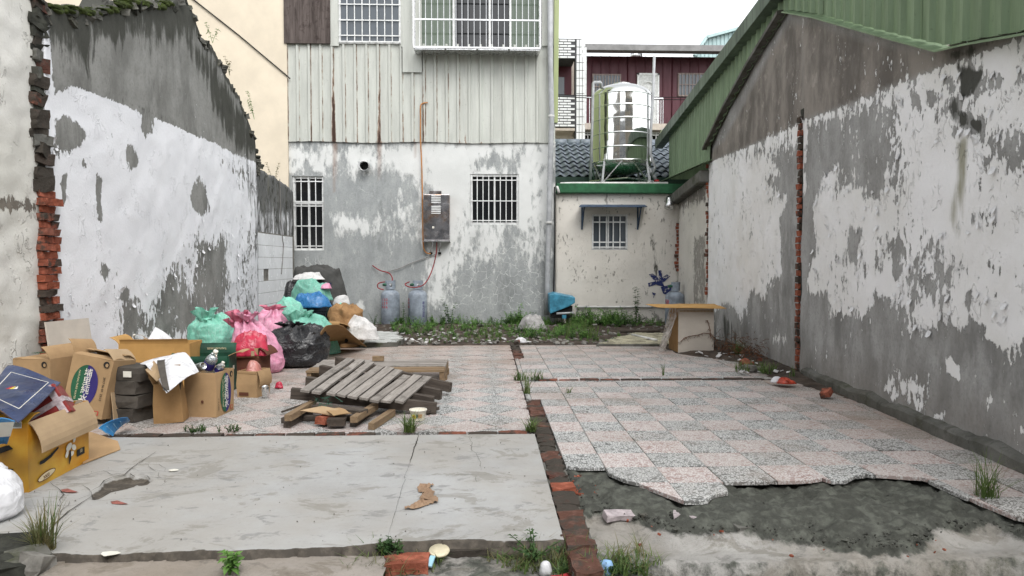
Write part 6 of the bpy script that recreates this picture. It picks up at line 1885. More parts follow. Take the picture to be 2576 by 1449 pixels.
sack('rubbish_sack', 'slack mint green sack between the crate and black bin bag', (-2.32, 9.55, 0), .62, .55, .50, M_MINTD, 5, GSK, prof=[(0, .85), (.1, 1.0), (.4, 1.0), (.7, .82), (.88, .55), (1, .2)], lean=(-.1, .1), knot=[((-.22, .0, .42, .11, .09, .12),), ((-.1, .05, .47, .08, .07, .07),)])
heap('mint_cloth', 'crumpled mint green sheet propped behind the pink sack', (-2.74, 10.0, .38), .46, .3, .28, M_MINT, 21, 'cloth', wr=.9, pw=3.5)
heap('mint_cloth', 'mint green scrap between the black bag and slack green sack', (-2.42, 9.15, .0), .3, .3, .46, M_MINT, 22, 'cloth', wr=.7, pw=2.2)
heap('mint_cloth', 'empty mint green bag lying on tiles by the curved cardboard', (-2.12, 9.5, 0), .36, .34, .20, M_MINT, 23, 'bag', wr=.8)
heap('mint_cloth', 'small mint green scrap to the right of the blue bag', (-2.1, 10.55, .35), .36, .26, .22, M_MINT, 24, 'cloth', wr=.7)
heap('pink_cloth', 'bright pink rag beside the dark crate', (-2.1, 10.35, 0), .3, .26, .46, M_PINK, 25, 'rag', wr=.5)
heap('red_plastic_bag', 'shiny red plastic bag draped over the dark brown carton', (-2.40, 7.33, .335), .40, .38, .12, M_REDF, 26, 'bag', wr=.8, drape=.25)
heap('snack_bag', 'clear and red snack bag stuffed into the small tan carton', (-2.105, 6.5, .2), .16, .18, .09, film('pale red film', (.5, .2, .17), .25), 27, 'bag', wr=.35, n=30)
heap('red_bag', 'scrap of red plastic on the floor behind the small carton', (-1.98, 6.85, 0), .08, .06, .03, M_REDF, 28, 'bag', wr=.4, n=24)
# crates under the blanket, blue bag, white sack, paper sacks
def crate(name, label, loc, w_, d_, h_, mat, rz=0.0):
    root = empty(name, loc, label, 'crate'); root.rotation_euler = (0, 0, rz)
    m = MB(); t = .012
    for zz in (.0, h_ * .33, h_ * .66): m.box(-w_ / 2, w_ / 2, -d_ / 2, -d_ / 2 + t, zz, zz + .02); m.box(-w_ / 2, w_ / 2, d_ / 2 - t, d_ / 2, zz, zz + .02); m.box(-w_ / 2, -w_ / 2 + t, -d_ / 2 + t, d_ / 2 - t, zz, zz + .02); m.box(w_ / 2 - t, w_ / 2, -d_ / 2 + t, d_ / 2 - t, zz, zz + .02)
    for k in range(13):
        x = -w_ / 2 + .012 + (w_ - .024) * k / 12
        m.box(x - .006, x + .006, -d_ / 2 + .001, -d_ / 2 + .01, .0, h_ - .05); m.box(x - .006, x + .006, d_ / 2 - .01, d_ / 2 - .001, .0, h_ - .05)
    for k in range(9):
        y = -d_ / 2 + .012 + (d_ - .024) * k / 8
        m.box(-w_ / 2 + .001, -w_ / 2 + .01, y - .006, y + .006, .0, h_ - .05); m.box(w_ / 2 - .01, w_ / 2 - .001, y - .006, y + .006, .0, h_ - .05)
    m.build('lattice', mat, root)
    m = MB()
    for zz in (h_ - .055, h_ - .03, h_ - .008): m.box(-w_ / 2 - .012, w_ / 2 + .012, -d_ / 2 - .012, d_ / 2 + .012, zz, zz + .016)
    m.build('rim', mat, root)
    MB().box(-w_ / 2 + .02, w_ / 2 - .02, -d_ / 2 + .02, d_ / 2 - .02, .01, h_ - .07).build('contents', M_DARK, root)
    return root
crate('plastic_crate', 'dark plastic crate with lattice sides under the blue bag', (-2.5, 10.45, .30), .46, .4, .26, M_CRATE, R(-4))
MB_ = MB(); MB_.box(-.22, .22, -.2, .2, 0, .295)
tag(bev(MB_.build('crate_base', M_CRATE, None, False, (-2.5, 10.45, .0), (0, 0, R(-4))), .01), 'lower black crate standing on the floor under the lattice crate', 'crate')
heap('blue_bag', 'bulging blue plastic bag lying on the dark lattice crate', (-2.52, 10.4, .55), .58, .42, .16, M_BLUEF, 31, 'bag', wr=.8, pw=5)
crate('plastic_crate', 'navy plastic crate half hidden below the charcoal blanket', (-2.75, 11.55, .55), .55, .45, .32, simple('navy plastic', (.02, .025, .10), .45), 0)
MB_ = MB(); MB_.box(-.3, .3, -.25, .25, 0, .545)
tag(bev(MB_.build('storage_box', M_CRATE, None, False, (-2.75, 11.55, .0)), .02), 'black storage box under the navy crate at the tiled wall', 'box')
heap('mint_cloth', 'heap of folded mint green sacks piled above the blue bag', (-2.68, 11.0, .62), .62, .4, .26, M_MINTD, 32, 'cloth', wr=1.1, pw=4)
MB_ = MB(); MB_.box(-.28, .28, -.16, .16, 0, .615)
tag(bev(MB_.build('black_bin', M_BLACKB, None, False, (-2.68, 11.02, .0)), .03), 'black tub under the folded mint sacks', 'tub')
heap('charcoal_blanket', 'charcoal blanket thrown over the highest crates by the tiled wall', (-2.72, 11.6, .86), 1.0, .62, .24, M_BLANKET, 33, 'blanket', wr=.9, pw=3.6, drape=1.6)
sheet('blanket_fall', 'long fold of charcoal blanket hanging down towards the cream wall', (py(800, 700, 11.5), py(832, 690, 11.8), py(850, 770, 11.3), py(812, 770, 11.0)), M_BLANKET, .02, 'blanket', 12, 12, .06, .05, 5)
heap('white_sack', 'folded white woven sack lying on the charcoal blanket', (-2.78, 11.32, .93), .5, .3, .10, M_WSACK, 34, 'sack', wr=.5)
heap('black_bag', 'crumpled black bag beside the tiled wall below the white sack', (-3.05, 11.3, .45), .36, .36, .42, M_BLACKB, 35, 'bag', wr=.7, pw=3)
heap('pink_rag', 'pink rag tucked among the folded mint sacks', (-2.44, 10.95, .80), .2, .2, .06, M_PINK, 36, 'rag', wr=.4, n=24)
heap('white_bag', 'greyish white bag squeezed between blue bag and blanket', (-2.2, 10.9, .55), .26, .24, .13, M_WSACK, 37, 'bag', wr=.5, n=40, pw=4)
sack('paper_sack', 'brown kraft paper sack bulging beside the dark crate', (-1.99, 10.25, 0), .46, .42, .60, M_KRAFT, 6, None, prof=[(0, .8), (.1, .95), (.4, 1.0), (.7, .92), (.88, .8), (1, .45)], wr=1.2)
heap('white_sack', 'white printed flour sack collapsed over the curved cardboard', (-1.76, 10.1, .12), .50, .36, .26, M_WSACK, 38, 'sack', wr=.9, pw=4, tilt=-.1)
cyc = sheet('curved_cardboard', 'big curled sheet of brown cardboard lying at the back of the tiles', (gz(806, 838, .40), gz(865, 822, .42), gz(922, 872, .04), gz(812, 880, .0)), M_CARDD, .006, 'cardboard', 12, 10, .07, .01, 3)
place(ellipse(.025, .025, 16).mesh('print', M_INKK), 'round_mark', cyc, Matrix.Translation(py(871, 857, 9.45)) @ Matrix.Rotation(R(75), 4, 'X'))
W_, D2, H_ = .26, .2, .3
carton('crushed_carton', 'crushed brown carton end under the flour sack', (-2.17, 9.95, .0), W_, D2, .36, R(14), M_CARDD, (('f', -60, .1), ('r', 100, .15)))
# big black-and-white shopping bag at the very front
sack('white_plastic_bag', 'knotted white plastic bag at the bottom left corner', (-2.42, 3.42, -.0), .42, .4, .27, M_WHITEF, 8, None, prof=[(0, .85), (.1, 1), (.5, .98), (.75, .8), (.92, .45), (1, .15)], wr=.8, cat='bag')
# board leaning on the wall
sheet('white_board', 'pale rectangular board leaning against the peeling wall behind the cartons', (Vector((-3.50, 5.93, .0)), Vector((-3.50, 6.56, .0)), Vector((-3.585, 6.56, .70)), Vector((-3.585, 5.93, .715))), M_CARDW, .012, 'board', 4, 4, .0, .002)

# ------------------------------------------------------------------ pallets and timber
PK = lambda x, y, z: gz(691.8 + .2930 * x, 849 + .2930 * y, z)
def beam(name, a, b, wd, th, mat, parent, up=(0, 0, 1), warp=.004, seed=0):
    a = Vector(a); b = Vector(b); L = (b - a).length
    me = bpy.data.meshes.new(name); bm = bmesh.new()
    N = 8
    rings = []
    for i in range(N + 1):
        x = L * (i / N - .5); rr = []
        for y, z in ((-wd / 2, -th / 2), (wd / 2, -th / 2), (wd / 2, th / 2), (-wd / 2, th / 2)):
            n = Vector((mnoise.noise(Vector((x * 3, y * 30, seed))), mnoise.noise(Vector((x * 4, z * 30 + y * 20, seed + 3))), mnoise.noise(Vector((x * 2, y * 9, seed + 8))))) * warp
            rr.append(bm.verts.new((x + (n.x * 3 if i in (0, N) else 0), y + n.y, z + n.z)))
        rings.append(rr)
    for i in range(N):
        for k in range(4): bm.faces.new((rings[i][k], rings[i][(k + 1) % 4], rings[i + 1][(k + 1) % 4], rings[i + 1][k]))
    bm.faces.new(rings[0][::-1]); bm.faces.new(rings[N])
    bmesh.ops.recalc_face_normals(bm, faces=bm.faces)
    bm.to_mesh(me); bm.free(); me.materials.append(mat)
    d = (b - a).normalized(); s_ = d.cross(Vector(up)).normalized(); u_2 = s_.cross(d)
    M = Matrix.Identity(4); M.col[0][:3] = d; M.col[1][:3] = -s_; M.col[2][:3] = u_2; M.translation = (a + b) / 2
    o = put(name, me, None); o.matrix_world = M
    if parent is not None:
        o.parent = parent; o.matrix_parent_inverse = Matrix.Translation(parent.location).inverted()
    return o
pal = empty('wooden_pallet', PK(750, 600, 0), 'grey weathered pallet with loose slats tilted over scrap timber', 'pallet')
nears = [(258, 458), (357, 472), (482, 486), (567, 498), (665, 512), (762, 525), (852, 545), (950, 550), (1067, 553)]
fars = [(652, 183), (742, 195), (825, 213), (905, 250), (990, 262), (1065, 283), (1135, 330), (1225, 330), (1310, 340)]
pal_up = (PK(1067, 553, .115) - PK(258, 458, .215)).cross(PK(652, 183, .30) - PK(258, 458, .215)).normalized()
for i, (n_, f_) in enumerate(zip(nears, fars)):
    t = i / 8
    a = PK(*n_, .215 - .1 * t); b = PK(*f_, .30 - .115 * t)
    beam('slat', a - (b - a) * .01, b, .068 if i not in (4, 7) else .075, .018, M_GREYWOOD, pal, pal_up, .005, i)
for i, (l_, r_, zl, zr_) in enumerate((((140, 478), (1385, 605), .165, .045), ((268, 378), (1362, 552), .19, .07), ((392, 275), (1420, 490), .215, .085), ((530, 200), (1505, 428), .235, .08))):
    beam('stringer', PK(*l_, zl), PK(*r_, zr_), .05, .085, M_DARKWOOD, pal, pal_up, .005, i + 20)
pal2 = empty('wooden_pallet', (-.95, 7.3, 0), 'low brown pallet lying flat behind the tilted grey pallet', 'pallet')
for k in range(6):
    y = 6.98 + .135 * k
    beam('slat', (-1.75, y, .145), (-.42, y, .145), .10, .02, M_BROWNWOOD if k < 2 else M_GREYWOOD, pal2, seed=40 + k)
for x in (-.44, -1.08, -1.72):
    beam('stringer', (x, 6.94, .095), (x, 7.72, .095), .045, .075, M_BROWNWOOD, pal2, seed=50)
    for yy in (6.99, 7.33, 7.67):
        beam('block', (x, yy - .05, .03), (x, yy + .05, .03), .06, .058, M_BROWNWOOD, pal2, seed=int(yy * 10), warp=.002)
beam('base_slat', (-1.7, 7.0, .012), (-.46, 7.0, .012), .1, .02, M_DARKWOOD, pal2, seed=60)
for k, dx in enumerate((0, .075)):
    c = PK(868 + 38 * k, 180, .185)
    tag(beam('wood_block', c + Vector((-.035, 0, 0)), c + Vector((.035, 0, 0)), .06, .05, M_BROWNWOOD, None, seed=70 + k, warp=.002), ['small wood offcut at the back of the flat pallet, hidden-side one', 'small wood offcut on the flat pallet beside its twin'][k], 'wood', 'offcuts on the flat pallet')
for k, (a, b, wd, th, mt, lab) in enumerate((
        (PK(110, 690, .085), PK(330, 560, .10), .05, .045, M_BROWNWOOD, 'brown batten resting on another at the front corner of the pallet'),
        (PK(100, 748, .024), PK(300, 640, .024), .05, .045, M_DARKWOOD, 'dark batten on the tiles under the brown one'),
        (PK(70, 712, .045), PK(320, 590, .05), .03, .04, M_DARKWOOD, 'thin split batten left of the stacked pair'),
        (PK(72, 635, .02), PK(330, 545, .12), .035, .015, M_DARKWOOD, 'long dark lath poking out left below the pallet'),
        (PK(670, 738, .024), PK(840, 600, .03), .05, .045, M_DARKWOOD, 'dark lower batten of the pair in front of the pallet'),
        (PK(675, 705, .07), PK(860, 590, .075), .05, .045, M_BROWNWOOD, 'pale brown upper batten of the pair in front of the pallet'),
        (PK(825, 765, .024), PK(1010, 640, .03), .048, .048, M_BROWNWOOD, 'single brown batten nearest the paper bowl'),
        (PK(1290, 640, .02), PK(1385, 605, .03), .06, .02, M_DARKWOOD, 'dark board end sticking out behind the paper bowl'),
        (PK(240, 690, .02), PK(700, 690, .02), .06, .035, M_DARKWOOD, 'dark timber lying crosswise under the torn cardboard'),
        (PK(350, 590, .10), PK(760, 640, .09), .10, .03, M_DARKWOOD, 'broad dark plank below the front of the pallet'))):
    tag(beam('batten', a, b, wd, th, mt, None, seed=80 + k), lab, 'timber', 'scrap timber under the pallet')
for k, (c, rz, lab) in enumerate(((PK(530, 722, .045), .1, 'soiled red brick in front of the torn cardboard'), (PK(430, 700, .045), 1.2, 'orange brick end behind the soiled one under the pallet'))):
    tag(put('loose_brick', (BRD if k == 0 else BR)[k], None, c, (0, R(90) * 0, rz)), lab, 'brick').scale = (.7, .8, .9)
sheet('torn_cardboard', 'torn layered cardboard lying under the front of the pallet', (PK(205, 632, .10), PK(470, 672, .075), PK(660, 650, .10), PK(400, 590, .13)), M_CARDL, .006, 'cardboard', 10, 8, .01, .015, 12)
sheet('torn_cardboard', 'second torn cardboard strip folded under the straw bundle', (PK(380, 600, .12), PK(500, 668, .09), PK(640, 655, .10), PK(540, 600, .12)), M_CARD, .005, 'cardboard', 8, 6, .012, .015, 17)
# dry straw tuft
M_STRAW = simple('dry straw leaf', (.50, .30, .12), .7, var=.3, scale=20)
st = empty('straw_bundle', PK(385, 760, .0), 'dry orange straw bundle looped over the pallet edge', 'straw')
sp = [PK(385, 765, .02), PK(440, 690, .10), PK(560, 630, .16), PK(620, 540, .22), PK(700, 475, .25), PK(750, 470, .25)]
sp2 = [PK(385, 765, .02), PK(450, 690, .09), PK(570, 635, .14), PK(640, 580, .16), PK(715, 520, .19)]
for base in (sp, sp, sp2):
    for k in range(4):
        o_ = Vector((rng.uniform(-.012, .012), rng.uniform(-.012, .012), rng.uniform(0, .012)))
        m = MB(); P = [p + o_ * min(1, i * .8) for i, p in enumerate(base)]
        L = []
        for i, p in enumerate(P):
            wv = Vector((.004, .0, .003)) * (1.2 if 0 < i < len(P) - 1 else .5); L += [p - wv, p + wv]
        m.add(L, [(2 * i, 2 * i + 1, 2 * i + 3, 2 * i + 2) for i in range(len(P) - 1)])
        m.build('straw_blade', M_STRAW, st)
# green net scraps
M_NET = simple('green net twine', (.05, .16, .11), .7)
nt = MB()
for k in range(26):
    c = PK(330 + rng.uniform(0, 240), 500 + rng.uniform(-10, 70), .15)
    P = [c]
    for j in range(4): P.append(P[-1] + Vector((rng.uniform(-.03, .03), rng.uniform(-.015, .01), rng.uniform(-.035, .02))))
    nt.tube(P, .0012, 3, cap=False)
tag(nt.build('net_scrap', M_NET), 'tangle of thin green net twine hanging under the pallet', 'netting', kind='stuff')
# paper bowl
bp = gz(1052, 1056)
bowl = empty('paper_bowl', bp, 'white and yellow paper noodle bowl on the tiles', 'bowl')
r0, r1, hb = .05, .064, .075
M_BOWL = simple('white printed paper', (.70, .66, .56), .5, var=.08)
MB().lathe([(r0, 0), (r1, hb), (r1 + .004, hb + .002), (r1 + .003, hb + .006), (r1 - .002, hb + .004), (r0 - .003, .004), (.001, .004)], 28, cap=False).build('body', M_BOWL, bowl, True)
MB().lathe([(r1 + .001, hb - .001), (r1 + .0045, hb + .001), (r1 + .0035, hb + .007), (r1 - .001, hb + .006)], 28, cap=False).build('rim', M_INKW, bowl, True)
MB().lathe([(r0 + .0085, .045), (.001, .045)], 24, cap=False).build('residue', simple('noodle broth', (.35, .26, .09), .3), bowl)
def on_bowl(az, z, out=.0012): 
    r_ = r0 + (r1 - r0) * z / hb + out; a = R(az); M = Matrix.Identity(4)
    n = Vector((math.cos(a), math.sin(a), -.18)).normalized(); x = Vector((-math.sin(a), math.cos(a), 0)); y = n.cross(x)
    M.col[0][:3] = x; M.col[1][:3] = y; M.col[2][:3] = n; M.translation = (r_ * math.cos(a), r_ * math.sin(a), z); return M
place(ellipse(.016, .019, 18).mesh('print', M_INKY), 'yellow_print', bowl, on_bowl(-118, .034))
place(ellipse(.008, .006, 12).mesh('print', M_REDINK), 'red_print', bowl, on_bowl(-118, .036, .0022))
for az, col in ((-92, M_INKG), (-78, M_CARDO), (-62, M_CARDO)):
    place(text_mesh('麵碗', .018, col, vertical=True), 'lettering', bowl, on_bowl(az, .036, .0016))

# ------------------------------------------------------------------ gas cylinders, heater and their pipes
CYY = 13.93
def cylinder(label, x, letters, big, rz=0.0, Y=CYY, base=-.02, group='gas cylinders by the rear wall'):
    c = py(x, 780, Y)
    root = empty('gas_cylinder', (c.x, Y, base), label, 'gas cylinder', group)
    r = .182; hb = .70
    prof = [(r * .86, 0), (r * .9, .02), (r * .9, .045), (r, .07), (r, hb - .12)] + [(r * math.cos(R(a)), hb - .12 + .12 * math.sin(R(a))) for a in range(12, 85, 12)] + [(.04, hb + .001)]
    MB().lathe(prof, 32).build('body', M_CYL, root, True)
    MB().lathe([(r * 1.003, .33), (r * 1.006, .335), (r * 1.006, .345), (r * 1.003, .35)], 32, cap=False).build('weld_band', M_CYL, root, True)
    m = MB()          # handle collar: an open ring on two posts
    n = 14; L = []
    for k in range(n + 1):
        a = R(-145 + 200 * k / n)
        for z, rr in ((hb + .0, .10), (hb + .17, .105)):
            L.append((rr * math.cos(a), rr * math.sin(a), z))
    m.add(L, [(2 * k, 2 * k + 2, 2 * k + 3, 2 * k + 1) for k in range(n) if k not in (4, 5)])
    for k in (4, 6):
        pass
    m.add([(.106 * math.cos(R(-145 + 200 * q / n)), .106 * math.sin(R(-145 + 200 * q / n)), z) for q in (4, 5, 6) for z in (hb + .0, hb + .05, hb + .12, hb + .17)], [(0, 4, 5, 1), (2, 6, 7, 3), (4, 8, 9, 5), (6, 10, 11, 7)])
    o = m.build('collar', M_CYL, root); s_ = o.modifiers.new('solid', 'SOLIDIFY'); s_.thickness = .008
    MB().lathe([(.03, hb), (.03, hb + .07), (.02, hb + .1)], 12).build('valve', M_STEEL, root, True)
    reg = MB().lathe([(.02, 0), (.05, .01), (.055, .03), (.03, .045)], 16, Matrix.Translation((-.09, -.04, hb + .07))).build('regulator', simple('green regulator', (.03, .12, .07), .4), root, True)
    MB().tube([(-.04, -.02, hb + .075), (-.14, -.05, hb + .08)], .018, 8).build('inlet', simple('green regulator', (.03, .12, .07), .4), reg)
    def on(az, z):
        a = R(az); M = Matrix.Identity(4); nn = Vector((math.cos(a), math.sin(a), 0)); xx = Vector((-math.sin(a), math.cos(a), 0))
        M.col[0][:3] = xx; M.col[1][:3] = Vector((0, 0, 1)); M.col[2][:3] = nn; M.translation = nn * (r + .0015) + Vector((0, 0, z)); return M
    for k, tx in enumerate(letters):
        for j, ch in enumerate(tx):
            place(text_mesh(ch, .075, M_REDINK), 'lettering', root, on(big + (j - len(tx) / 2) * 15, .50 - .068 * k))
    return root, on
c1, on1 = cylinder('grey-blue gas cylinder with red numbers, nearer the rubbish heap', 982, ('130', '339', '666'), -112)
c2, on2 = cylinder('grey-blue gas cylinder with red numbers under the heater', 1051, ('130', '339', '666'), -158)
for k, ch in enumerate('液化石油氣'):
    place(text_mesh(ch, .06, M_INKP), 'lettering', c2, on2(-48, .44 - .062 * k))
cylinder('gas cylinder half hidden behind the box table at the small house', 1697, ('石油', '公司'), -150, Y=13.7, base=-.05, group='gas cylinders by the rear wall')
M_REDHOSE = simple('red gas hose', (.24, .02, .025), .45)
M_GRHOSE = simple('grey hose', (.2, .19, .18), .5)
def smooth_path(pts, n=6):
    P = [Vector(p) for p in pts]; out = []
    for i in range(len(P) - 1):
        p0, p1, p2, p3 = P[max(i - 1, 0)], P[i], P[i + 1], P[min(i + 2, len(P) - 1)]
        for k in range(n):
            t = k / n
            out.append(.5 * ((2 * p1) + (-p0 + p2) * t + (2 * p0 - 5 * p1 + 4 * p2 - p3) * t * t + (-p0 + 3 * p1 - 3 * p2 + p3) * t ** 3))
    out.append(P[-1]); return out
WY = RY - .035
tag(MB().tube(smooth_path([py(937, 668, WY), py(955, 680, WY - .05), py(978, 687, WY - .1), py(987, 700, WY - .15), py(984, 712, CYY - .02)]), .011, 7).build('gas_hose', M_REDHOSE, None, True), 'short red hose from wall hole to the nearer gas cylinder', 'hose')
tag(MB().tube(smooth_path([py(1099, 606, WY - .08), py(1097, 640, WY - .06), py(1086, 682, WY - .08), py(1070, 712, CYY - .15), py(1052, 722, CYY - .25), py(1030, 722, CYY - .28), py(1019, 715, CYY - .22), py(1030, 709, CYY - .15)]), .011, 7).build('gas_hose', M_REDHOSE, None, True), 'long red hose from the heater looping to the cylinder below', 'hose')
tag(MB().tube(smooth_path([py(968, 709, CYY - .15), py(952, 713, CYY - .2), py(951, 724, CYY - .2), py(965, 729, CYY - .2)]), .011, 7).build('gas_hose', M_REDHOSE, None, True), 'red hose loop beside the nearer gas cylinder', 'hose')
tag(MB().tube(smooth_path([py(968, 685, WY), py(1003, 676, WY), py(1035, 662, WY), py(1095, 640, WY)]), .008, 6).build('wall_wire', M_GRHOSE, None, True), 'thin grey wire strung across the cracked wall below the heater', 'wire')
heater = empty('gas_heater', py(1098, 606, RY - .03), 'stainless steel gas water heater hung on the cracked wall', 'water heater')
a = py(1066, 605, RY - .18); b = py(1131, 489, RY - .18)
def HT(o): o.parent = heater; o.matrix_parent_inverse = Matrix.Translation(heater.location).inverted(); return o
M_HEAT = NT('stained stainless steel', .22, 1.0, .5)
_p = M_HEAT.pos(); _n = M_HEAT.noise(_p, 4, 4, .6, .8)
M_HEAT = M_HEAT.fin(M_HEAT.mix(M_HEAT.step(M_HEAT.noise(_p, 3.1, 4), .45, .65), (.42, .41, .42), (.40, .27, .19)), M_HEAT.lin(_n, .3, .7, .12, .32), M_HEAT.bump(_n, .25, .02))
HT(bev(MB().box(a.x, b.x, RY - .20, RY - .005, a.z, b.z).build('casing', M_HEAT), .012, 2))
fx0, fx1 = py(1080, 484, RY - .1).x, py(1111, 484, RY - .1).x
HT(bev(MB().box(fx0, fx1, RY - .15, RY - .03, b.z, b.z + .07).build('flue', M_HEAT), .006))
for g0 in (492, 519):
    for k in range(5):
        p = py(1097, g0 + k * 4.4, RY - .2)
        HT(MB().box(p.x - .09, p.x + .09, RY - .222, RY - .199, p.z - .010, p.z + .008, None).build('louvre', M_ALU))  # paler metal than the casing puts the louvre highlights into the colour
pa = py(1083, 600, RY - .2); pb = py(1115, 546, RY - .2)
HT(bev(MB().box(pa.x, pb.x, RY - .206, RY - .199, pa.z, pb.z).build('service_panel', M_HEAT), .003))
p = py(1090, 572, RY - .2); HT(MB().box(p.x - .02, p.x + .02, RY - .212, RY - .2055, p.z - .02, p.z + .02).build('gauge_window', M_INKW))
HT(MB().box(a.x - .01, b.x + .01, RY - .215, RY - .002, a.z - .025, a.z - .003).build('bottom_trim', M_STEEL))
for x0_, x1_ in ((1089, 1084), (1108, 1106)):
    HT(MB().tube(smooth_path([py(x0_, 604, RY - .1), py(x0_, 618, RY - .1), py(x1_, 628, RY - .08), py(x1_, 637, RY - .02)]), .013, 7).build('flex_pipe', M_STEEL, None, True))
    HT(MB().lathe([(.03, -.02), (.03, .02)], 10, Matrix.Translation(py(x1_, 637, RY - .03))).build('elbow', M_DARK))
tag(MB().tube(smooth_path([py(1076, 258, RY - .06), py(1064, 260, RY - .08), py(1058, 268, RY - .085), py(1058, 300, RY - .085), py(1058, 352, RY - .085), py(1061, 420, RY - .05), py(1063, 520, RY - .05), py(1064, 600, RY - .05), py(1067, 628, RY - .05), py(1075, 637, RY - .05), py(1084, 638, RY - .05)], 4), .0135, 8).build('orange_pipe', M_ORANGE, None, True), 'orange water pipe running down the siding to the heater', 'pipe')
# cable on the tiled wall
tag(MB().tube(smooth_path([px(704, 450, XL - .03), px(706, 540, XL - .03), px(711, 600, XL - .025), px(713, 625, XL - .025), px(708, 690, XL - .025)]), .008, 5).build('wall_wire', M_GRHOSE, None, True), 'slack wire hanging down the white tiled wall stump', 'wire')

# ------------------------------------------------------------------ things at the back right
hood = empty('pump_cover', py(1412, 800, 13.75), 'broken light blue plastic pump cover at the house corner', 'pump cover')
M_HOOD = simple('faded blue plastic', (.06, .25, .37), .4, var=.25, scale=7)
def HD(o): o.parent = hood; o.matrix_parent_inverse = Matrix.Translation(hood.location).inverted(); return o
def hp(x, y, d): return py(x, y, 13.6 + d)
m = MB()
fr_ = [hp(1384, 790, 0), hp(1430, 772, 0), hp(1447, 762, 0), hp(1447, 748, 0), hp(1395, 738, 0), hp(1382, 742, 0)]
m.prism(fr_, (0, .4, .02))
HD(bev(m.build('hood', M_HOOD), .015, 2))
m = MB(); q = [hp(1388, 800, .05), hp(1440, 800, .05), hp(1440, 770, .05), hp(1430, 773, .05), hp(1388, 789, .05)]
m.prism(q, (0, .3, 0)); HD(m.build('pump_body', M_DARK))
HD(MB().tube([hp(1400, 789, -.03), hp(1444, 787, -.03)], .022, 8).build('pump_pipe', M_PVC, None, True))
HD(MB().box(hp(1414, 796, 0).x, hp(1424, 796, 0).x, 13.56, 13.64, hp(1414, 801, 0).z, hp(1414, 792, 0).z).build('pump_foot', M_HOOD))
heap('grey_sack', 'small dusty grey sack lying among the weeds by the rear wall', gz(1340, 829, .0), .50, .36, .2, M_GREYBAG, 51, 'sack', wr=1.0, pw=3.5)
# makeshift table: board box, card top and polythene
tab = empty('board_box', (2.76, 9.6, 0), 'pale board box standing on its side near the right wall', 'box')
def TBp(o): o.parent = tab; o.matrix_parent_inverse = Matrix.Translation(tab.location).inverted(); return o
th = gz(1750, 888).y
zt = py(1750, 776, th).z
x0_, x1_ = gz(1706, 888).x, gz(1796, 888).x
TBp(bev(MB().box(x0_, x1_, th, th + .02, .0, zt).build('front_panel', M_CARDW), .003))
TBp(MB().box(x0_, x0_ + .015, th + .021, th + .5, .0, zt).build('side_panel', M_CARDD))
TBp(MB().box(x1_ - .015, x1_, th + .021, th + .5, .0, zt).build('side_panel', M_CARDD))
TBp(MB().box(x0_ + .016, x1_ - .016, th + .48, th + .5, .0, zt).build('back_panel', M_CARDD))
p = py(1750, 778, th)
for k in range(24):
    xx = x0_ + .02 + (x1_ - x0_ - .04) * k / 23
    MB().box(xx - .006, xx + .006, th - .006, th - .0005, zt - .045, zt - .025).build('edge_notch', M_CARDL, None).parent = None if False else tab
for o in [o for o in bpy.data.objects if o.name.startswith('edge_notch')]: o.matrix_parent_inverse = Matrix.Translation(tab.location).inverted()
sheet('cardboard_sheet', 'large flat orange-tan cardboard sheet laid on the pale board box', (Vector((2.23, th - .12, zt + .022)), Vector((3.12, th - .14, zt + .012)), Vector((3.18, th + .55, zt + .03)), Vector((2.2, th + .5, zt + .03))), M_CARDO, .005, 'cardboard', 8, 6, .0, .006, 3)
m = MB(); nu, nvv = 30, 14; vs = []
for i in range(nu + 1):
    for j in range(nvv + 1):
        s_, t = i / nu, j / nvv
        x = x0_ - .01 - .10 * t - .03 * math.sin(s_ * 17 + t * 2) * (.3 + t) - .12 * t * t * (1 - s_)
        y = th - .02 + .5 * s_ + .03 * math.sin(s_ * 9) * t
        vs.append((x + .01 * mnoise.noise(Vector((s_ * 9, t * 5, 3))), y, zt - .002 - (zt - .01) * t))
m.add(vs, [(i * (nvv + 1) + j, (i + 1) * (nvv + 1) + j, (i + 1) * (nvv + 1) + j + 1, i * (nvv + 1) + j + 1) for i in range(nu) for j in range(nvv)])
tag(m.build('polythene_sheet', M_PSHEET, None, True), 'dusty clear polythene sheet hanging down the side of the board box', 'plastic sheet')
M_TWIG = simple('brown dead twig', (.13, .06, .03), .9, var=.3)
tw_o = empty('dead_vine', (x1_, th - .03, 0), 'withered brown vine clinging to the pale board box', 'plant')
m = MB()
for P in (((1712, 860), (1722, 850), (1735, 846), (1755, 843), (1770, 838), (1790, 840)), ((1788, 845), (1786, 828), (1782, 812), (1779, 806)), ((1790, 842), (1796, 850), (1805, 858))):
    m.tube([py(x, y, th - .02) for x, y in P], .005, 5)
    for x, y in P:
        for k in range(4):
            c = py(x + rng.uniform(-5, 5), y, th - .02); m.tube([c, c + Vector((rng.uniform(-.03, .03), rng.uniform(-.02, 0), rng.uniform(-.05, .01)))], .0022, 3)
o = m.build('stem', M_TWIG); o.parent = tw_o; o.matrix_parent_inverse = Matrix.Translation(tw_o.location).inverted()
dm = MB()
for k in range(420):
    u = rng.random(); c = Vector((3.06 + rng.uniform(-.05, .32), 8.75 + rng.uniform(-.35, .75), .02 + abs(rng.gauss(0, .10))))
    d = Vector((rng.uniform(-.06, .06), rng.uniform(-.06, .06), rng.uniform(-.03, .06))); dm.tube([c, c + d * .6, c + d + Vector((0, 0, -.02))], .003, 3, cap=False)
tag(dm.build('dead_brush', M_TWIG), 'heap of withered brown brush between board box and right wall', 'brush', kind='stuff')

